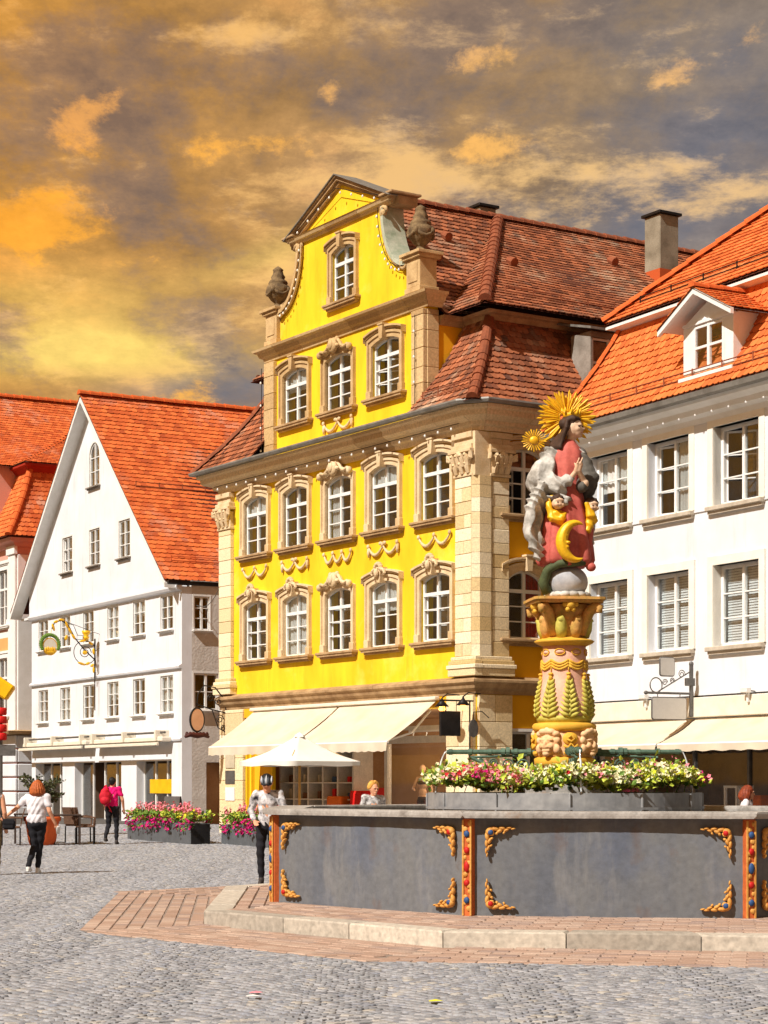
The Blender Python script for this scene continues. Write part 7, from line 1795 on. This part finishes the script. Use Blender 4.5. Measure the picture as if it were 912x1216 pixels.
# ================================================================== on the square
# parasol
M('parasol_cloth', (236, 232, 222), .9, (226, 222, 210), 2, bump=.08, bscale=150, fine=.02); M('parasol_wood', (206, 158, 84), .6, (184, 134, 62), 5)
PS = thing('parasol', 'white square market parasol with wooden pole behind the basin', 'parasol', (-1.72, 41.5, 0), R(38))
zc, ze, hw = 2.62, 2.06, .88
n = 8; g_ = []
for j in range(n+1):
    t = j/n; ring = []
    for sd_ in range(4):
        a0, a1 = R(45+90*sd_), R(45+90*(sd_+1))
        for q in range(8):
            f_ = q/8; p0 = Vector((math.cos(a0),math.sin(a0))); p1 = Vector((math.cos(a1),math.sin(a1))); p = p0.lerp(p1,f_)*hw*1.414*max(t,.02)
            sag = -.06*math.sin(math.pi*t) + (-.05*math.sin(math.pi*f_)*t)
            ring.append((p.x,p.y,zc+(ze-zc)*t+sag+ (.05*math.sin(math.pi*f_)*t*t)))
    g_.append(ring)
m = MB(); m.loft(g_, caps=False); cn = m.build('canopy','parasol_cloth',PS,True)
m = MB(); rim_ = g_[-1]; m.strip(rim_+[rim_[0]], [(x*1.0,y*1.0,z-.09+.012*math.sin(i*1.1)) for i,(x,y,z) in enumerate(rim_+[rim_[0]])]); m.build('valance','parasol_cloth',PS,True)
m = MB(); m.lathe([(.0,zc+.04),(.12,zc-.02),(.14,zc-.06)],4); m.build('cap','parasol_cloth',PS)
m = MB(); m.tube([(0,0,0),(0,0,zc)],.028,10); m.build('pole','parasol_wood',PS)
for k in range(4):
    a = R(45+90*k); m = MB(); m.tube([(0,0,zc-.1),(hw*1.36*math.cos(a),hw*1.36*math.sin(a),ze-.02)],.012,5); m.tube([(0,0,zc-.55),(hw*.7*math.cos(a),hw*.7*math.sin(a),zc-.36)],.010,5); m.build('rib','parasol_wood',PS)
m = MB(); m.lathe([(.3,0),(.3,.06),(.06,.1),(.04,.3)],20); m.build('foot','grey_stone',PS)
# flower boxes
M('box_grey', (92, 96, 100), .6, (80, 84, 88), 3, fine=.05); M('box_dark', (30, 30, 32), .7)
def flower_box(label, p, d, L_, W_=.55, H_=.52, seed=1, yellow=False, dark_end=True):
    rz = math.atan2(d[1], d[0]); z0 = gz(p[1]); bx_ = thing('flower_box', label, 'flower box', (p[0],p[1],z0), rz, 'grey flower boxes in front of the shops')
    k = max(1, round(L_/1.4))
    for q in range(k):
        m = MB(); a, b = -L_+L_*q/k, -L_+L_*(q+1)/k; m.box((a+.004,-.0,0),(b-.004,W_,H_),.015); m.build('trough','box_grey',bx_)
    m = MB(); m.box((.0,.02,.01),(.012,W_-.02,H_-.02)); m.build('end_panel','box_dark',bx_)
    rs = random.Random(seed); B = {q: MB() for q in ('leaf_green','leaf_light','petal_pink','petal_magenta','petal_yellow')}
    for _ in range(int(60*L_)):
        x = -rs.uniform(.02,L_-.02); y = rs.uniform(.0,W_); z = H_+rs.uniform(0,.18)
        leaves(B['leaf_green' if rs.random() < .6 else 'leaf_light'], (x,y,z), 9, .06, .10, rs)
    for _ in range(int(26*L_)):   # trailing magenta
        x = -rs.uniform(-.05,L_); y = rs.uniform(-.14,.12) if rs.random() < .75 else rs.uniform(.4,W_+.1); z = H_+rs.uniform(-.16,.10)
        leaves(B['leaf_green'], (x,y,z-.05), 3, .04, .08, rs)
        for _ in range(6): blossom(B['petal_magenta'], (x+rs.gauss(0,.05),y+rs.gauss(0,.05),z+rs.gauss(0,.05)), rs.uniform(.03,.05), rs)
    for _ in range(int(20*L_)):   # pink spikes
        x = -rs.uniform(0,L_); y = rs.uniform(.1,W_-.05); hh = rs.uniform(.2,.48); tx_, ty_ = rs.gauss(0,.06), rs.gauss(0,.06)
        B['leaf_green'].tube([(x,y,H_+.1),(x+tx_,y+ty_,H_+hh)],.006,4)
        for q in range(9): blossom(B['petal_pink'], (x+tx_*(.5+q/18)+rs.gauss(0,.025),y+ty_*(.5+q/18)+rs.gauss(0,.025),H_+.08+hh*(.45+.55*q/9)), .034, rs)
    if yellow:
        for _ in range(40): blossom(B['petal_yellow'], (-.35+rs.gauss(0,.16),.1+rs.gauss(0,.1),H_+.2+rs.gauss(0,.05)), .04, rs)
    for q, mbx in B.items():
        if mbx.v: o = mbx.build('blossoms' if 'petal' in q else 'foliage', q, bx_); o['kind'] = 'stuff'
flower_box('long grey flower box of pink and magenta flowers before the gabled house', (-4.80,50.5), (.50,-.866), 4.0, seed=3, yellow=True)
flower_box('short grey flower box of pink flowers beside the left pier of the yellow house', (-2.62,48.4), (.50,-.866), 2.9, seed=5)
# potted olive
pt = thing('potted_tree', 'small olive tree in an orange terracotta pot behind the woman in white', 'tree', (-8.42, 50.2, gz(50)))
M('terracotta', (222, 104, 50), .7, (206, 90, 42), 4, fine=.06); M('olive_leaf', (88, 92, 60), .7, (62, 66, 42), 20); M('bark', (96, 82, 66), .9, (70, 60, 48), 12)
m = MB(); m.lathe([(.30,0),(.34,.1),(.40,.5),(.42,.58),(.46,.60),(.46,.70),(.41,.70),(.40,.62)],28); m.build('pot','terracotta',pt,True)
rs = random.Random(8); tr_ = MB(); lv = MB(); tr_.tube([(0,0,.55),(.03,0,.9),(0,.02,1.15)],[.05,.045,.035],8)
for q in range(30):
    a = rs.uniform(0,6.28); p0 = Vector((.02,0,rs.uniform(.75,1.15))); ln = rs.uniform(.4,.85); tp = p0+Vector((math.cos(a)*ln*.65,math.sin(a)*ln*.65,ln*rs.uniform(.25,1.0))); md = p0.lerp(tp,.5)+Vector((0,0,.08)); tr_.tube([p0,md,tp],[.016,.010,.004],5)
    for _ in range(46):
        t = rs.uniform(.25,1.05); c = p0.lerp(md,t*2) if t < .5 else md.lerp(tp,(t-.5)*2); leaves(lv, c, 1, .03, .085, rs)
tr_.build('trunk','bark',pt); o = lv.build('crown','olive_leaf',pt); o['kind'] = 'stuff'
# cafe chairs and tables
M('rattan', (112, 84, 66), .8, (88, 64, 50), 20, fine=.25); M('table_brown', (70, 56, 48), .6, (58, 46, 40), 8)
def chair(label, p, rz):
    c = thing('cafe_chair', label, 'chair', (p[0],p[1],gz(p[1])), rz, 'woven cafe chairs')
    m = MB(); m.box((-.24,-.24,.42),(.24,.22,.47),.015); m.build('seat','rattan',c)
    m = MB(); ring = []
    for z_,yy in ((.47,.22),(.7,.26),(.9,.32)): ring.append([(-.24,yy,z_),(.24,yy,z_),(.24,yy+.03,z_),(-.24,yy+.03,z_)])
    m.loft(ring); m.build('backrest','rattan',c)
    for sx in (-1,1):
        for y_ in (-.22,.22):
            m = MB(); m.tube([(sx*.23,y_,0),(sx*.22,y_,.42)],.018,6); m.build('leg','dark_metal',c)
        m = MB(); m.tube([(sx*.25,-.22,.44),(sx*.26,-.24,.66),(sx*.26,.0,.68),(sx*.25,.28,.67)],.02,6); m.build('armrest','rattan',c)
def table(label, p):
    t = thing('cafe_table', label, 'table', (p[0],p[1],gz(p[1])), R(10), 'small square cafe tables')
    m = MB(); m.box((-.35,-.35,.71),(.35,.35,.75),.012); m.build('top','table_brown',t)
    for sx in (-1,1):
        for sy in (-1,1): m = MB(); m.box((sx*.31-.025,sy*.31-.025,0),(sx*.31+.025,sy*.31+.025,.71)); m.build('leg','table_brown',t)
chair('brown woven chair nearest to the person in pink, right of the table', (-7.42,50.6), R(95)); chair('brown woven chair behind the table beside the terracotta pot', (-7.75,51.6), R(150)); chair('brown woven chair left of the terracotta pot', (-9.15,50.0), R(-80))
table('dark cafe table right of the terracotta pot', (-7.86,50.5)); table('dark cafe table left of the terracotta pot', (-8.95,51.2))
# menu boards by the doorway of the gabled house
def board(label, p, rz, h=1.0):
    b = thing('menu_board', label, 'menu board', (p[0],p[1],gz(p[1])), rz)
    m = MB(); m.add([(-.3,-.2,0),(.3,-.2,0),(.3,-.17,0),(-.3,-.17,0),(-.3,-.02,h),(.3,-.02,h),(.3,.01,h),(-.3,.01,h)],[(0,1,5,4),(2,3,7,6),(4,5,6,7),(1,2,6,5),(3,0,4,7)]); m.build('front_leaf','grey_metal',b)
    m = MB(); m.add([(-.3,.2,0),(.3,.2,0),(.3,.17,0),(-.3,.17,0),(-.3,.03,h),(.3,.03,h),(.3,.012,h),(-.3,.012,h)],[(1,0,4,5),(3,2,6,7),(4,7,6,5),(2,1,5,6),(0,3,7,4)]); m.build('rear_leaf','grey_metal',b)
board('grey standing menu board above the long flower box', (-5.75,55.5), R(-40), 1.1)
# colourful sign post at the left edge
sp_ = thing('sign_post', 'post with tilted yellow sign and stacked red lamps at the left edge', 'sign post', (-10.35, 55.0, gz(55)))
m = MB(); m.tube([(0,0,0),(0,0,4.1)],.06,10); m.build('pole','grey_metal',sp_)
M('sign_yellow', (240,190,10), .5, (232,176,8), 3); m = MB(); m.T = Matrix.Translation((.02,-.02,4.05))@Matrix.Rotation(R(34),4,'Y'); m.box((-.6,-.18,-.22),(.32,.18,.22),.05); m.build('tilted_sign','sign_yellow',sp_)
for q in range(4):
    m = MB(); m.lathe([(.13,0),(.15,.03),(.15,.17),(.13,.2)],16,(.04,-.1)); o = m.build('red_lamp','red_item',sp_,True); o.location = (0,0,2.62+.225*q)
m = MB(); m.box((.0,-.12,2.2),(.42,-.06,2.5),.01); m.build('grey_plate','grey_metal',sp_)
# litter on the cobbles
for nm,(x,y),mt_ in (('scrap of pink paper on the cobbles in the foreground',(-.98,15.6),'petal_pink'),('white paper scrap beside the pink one on the cobbles',(-.99,15.35),'white_paint'),('yellow fallen leaf on the cobbles at front right',(.38,15.0),'petal_yellow')):
    m = MB(); m.add([(-.05,-.035,.003),(.05,-.03,.008),(.055,.03,.003),(0,.045,.012),(-.05,.03,.004)],[(0,1,2,3,4)]); o = m.build('scrap' if 'leaf' not in nm else 'fallen_leaf', mt_); o.location = (x,y,.014); tag(o, nm, 'litter' if 'leaf' not in nm else 'leaf')
# slack cable from the yellow house across the alley
cbx = MB(); a = Vector(world_of(YH,(XL,.2,8.0))); b = Vector(world_of(LH,(.02,.5,7.4))); cbx.tube([a.lerp(b,t)-Vector((0,0,.5*math.sin(math.pi*t))) for t in [i/10 for i in range(11)]],.012,5)
tag(cbx.build('cable','grey_metal'),'thin slack cable between the gabled house and the yellow house','cable')
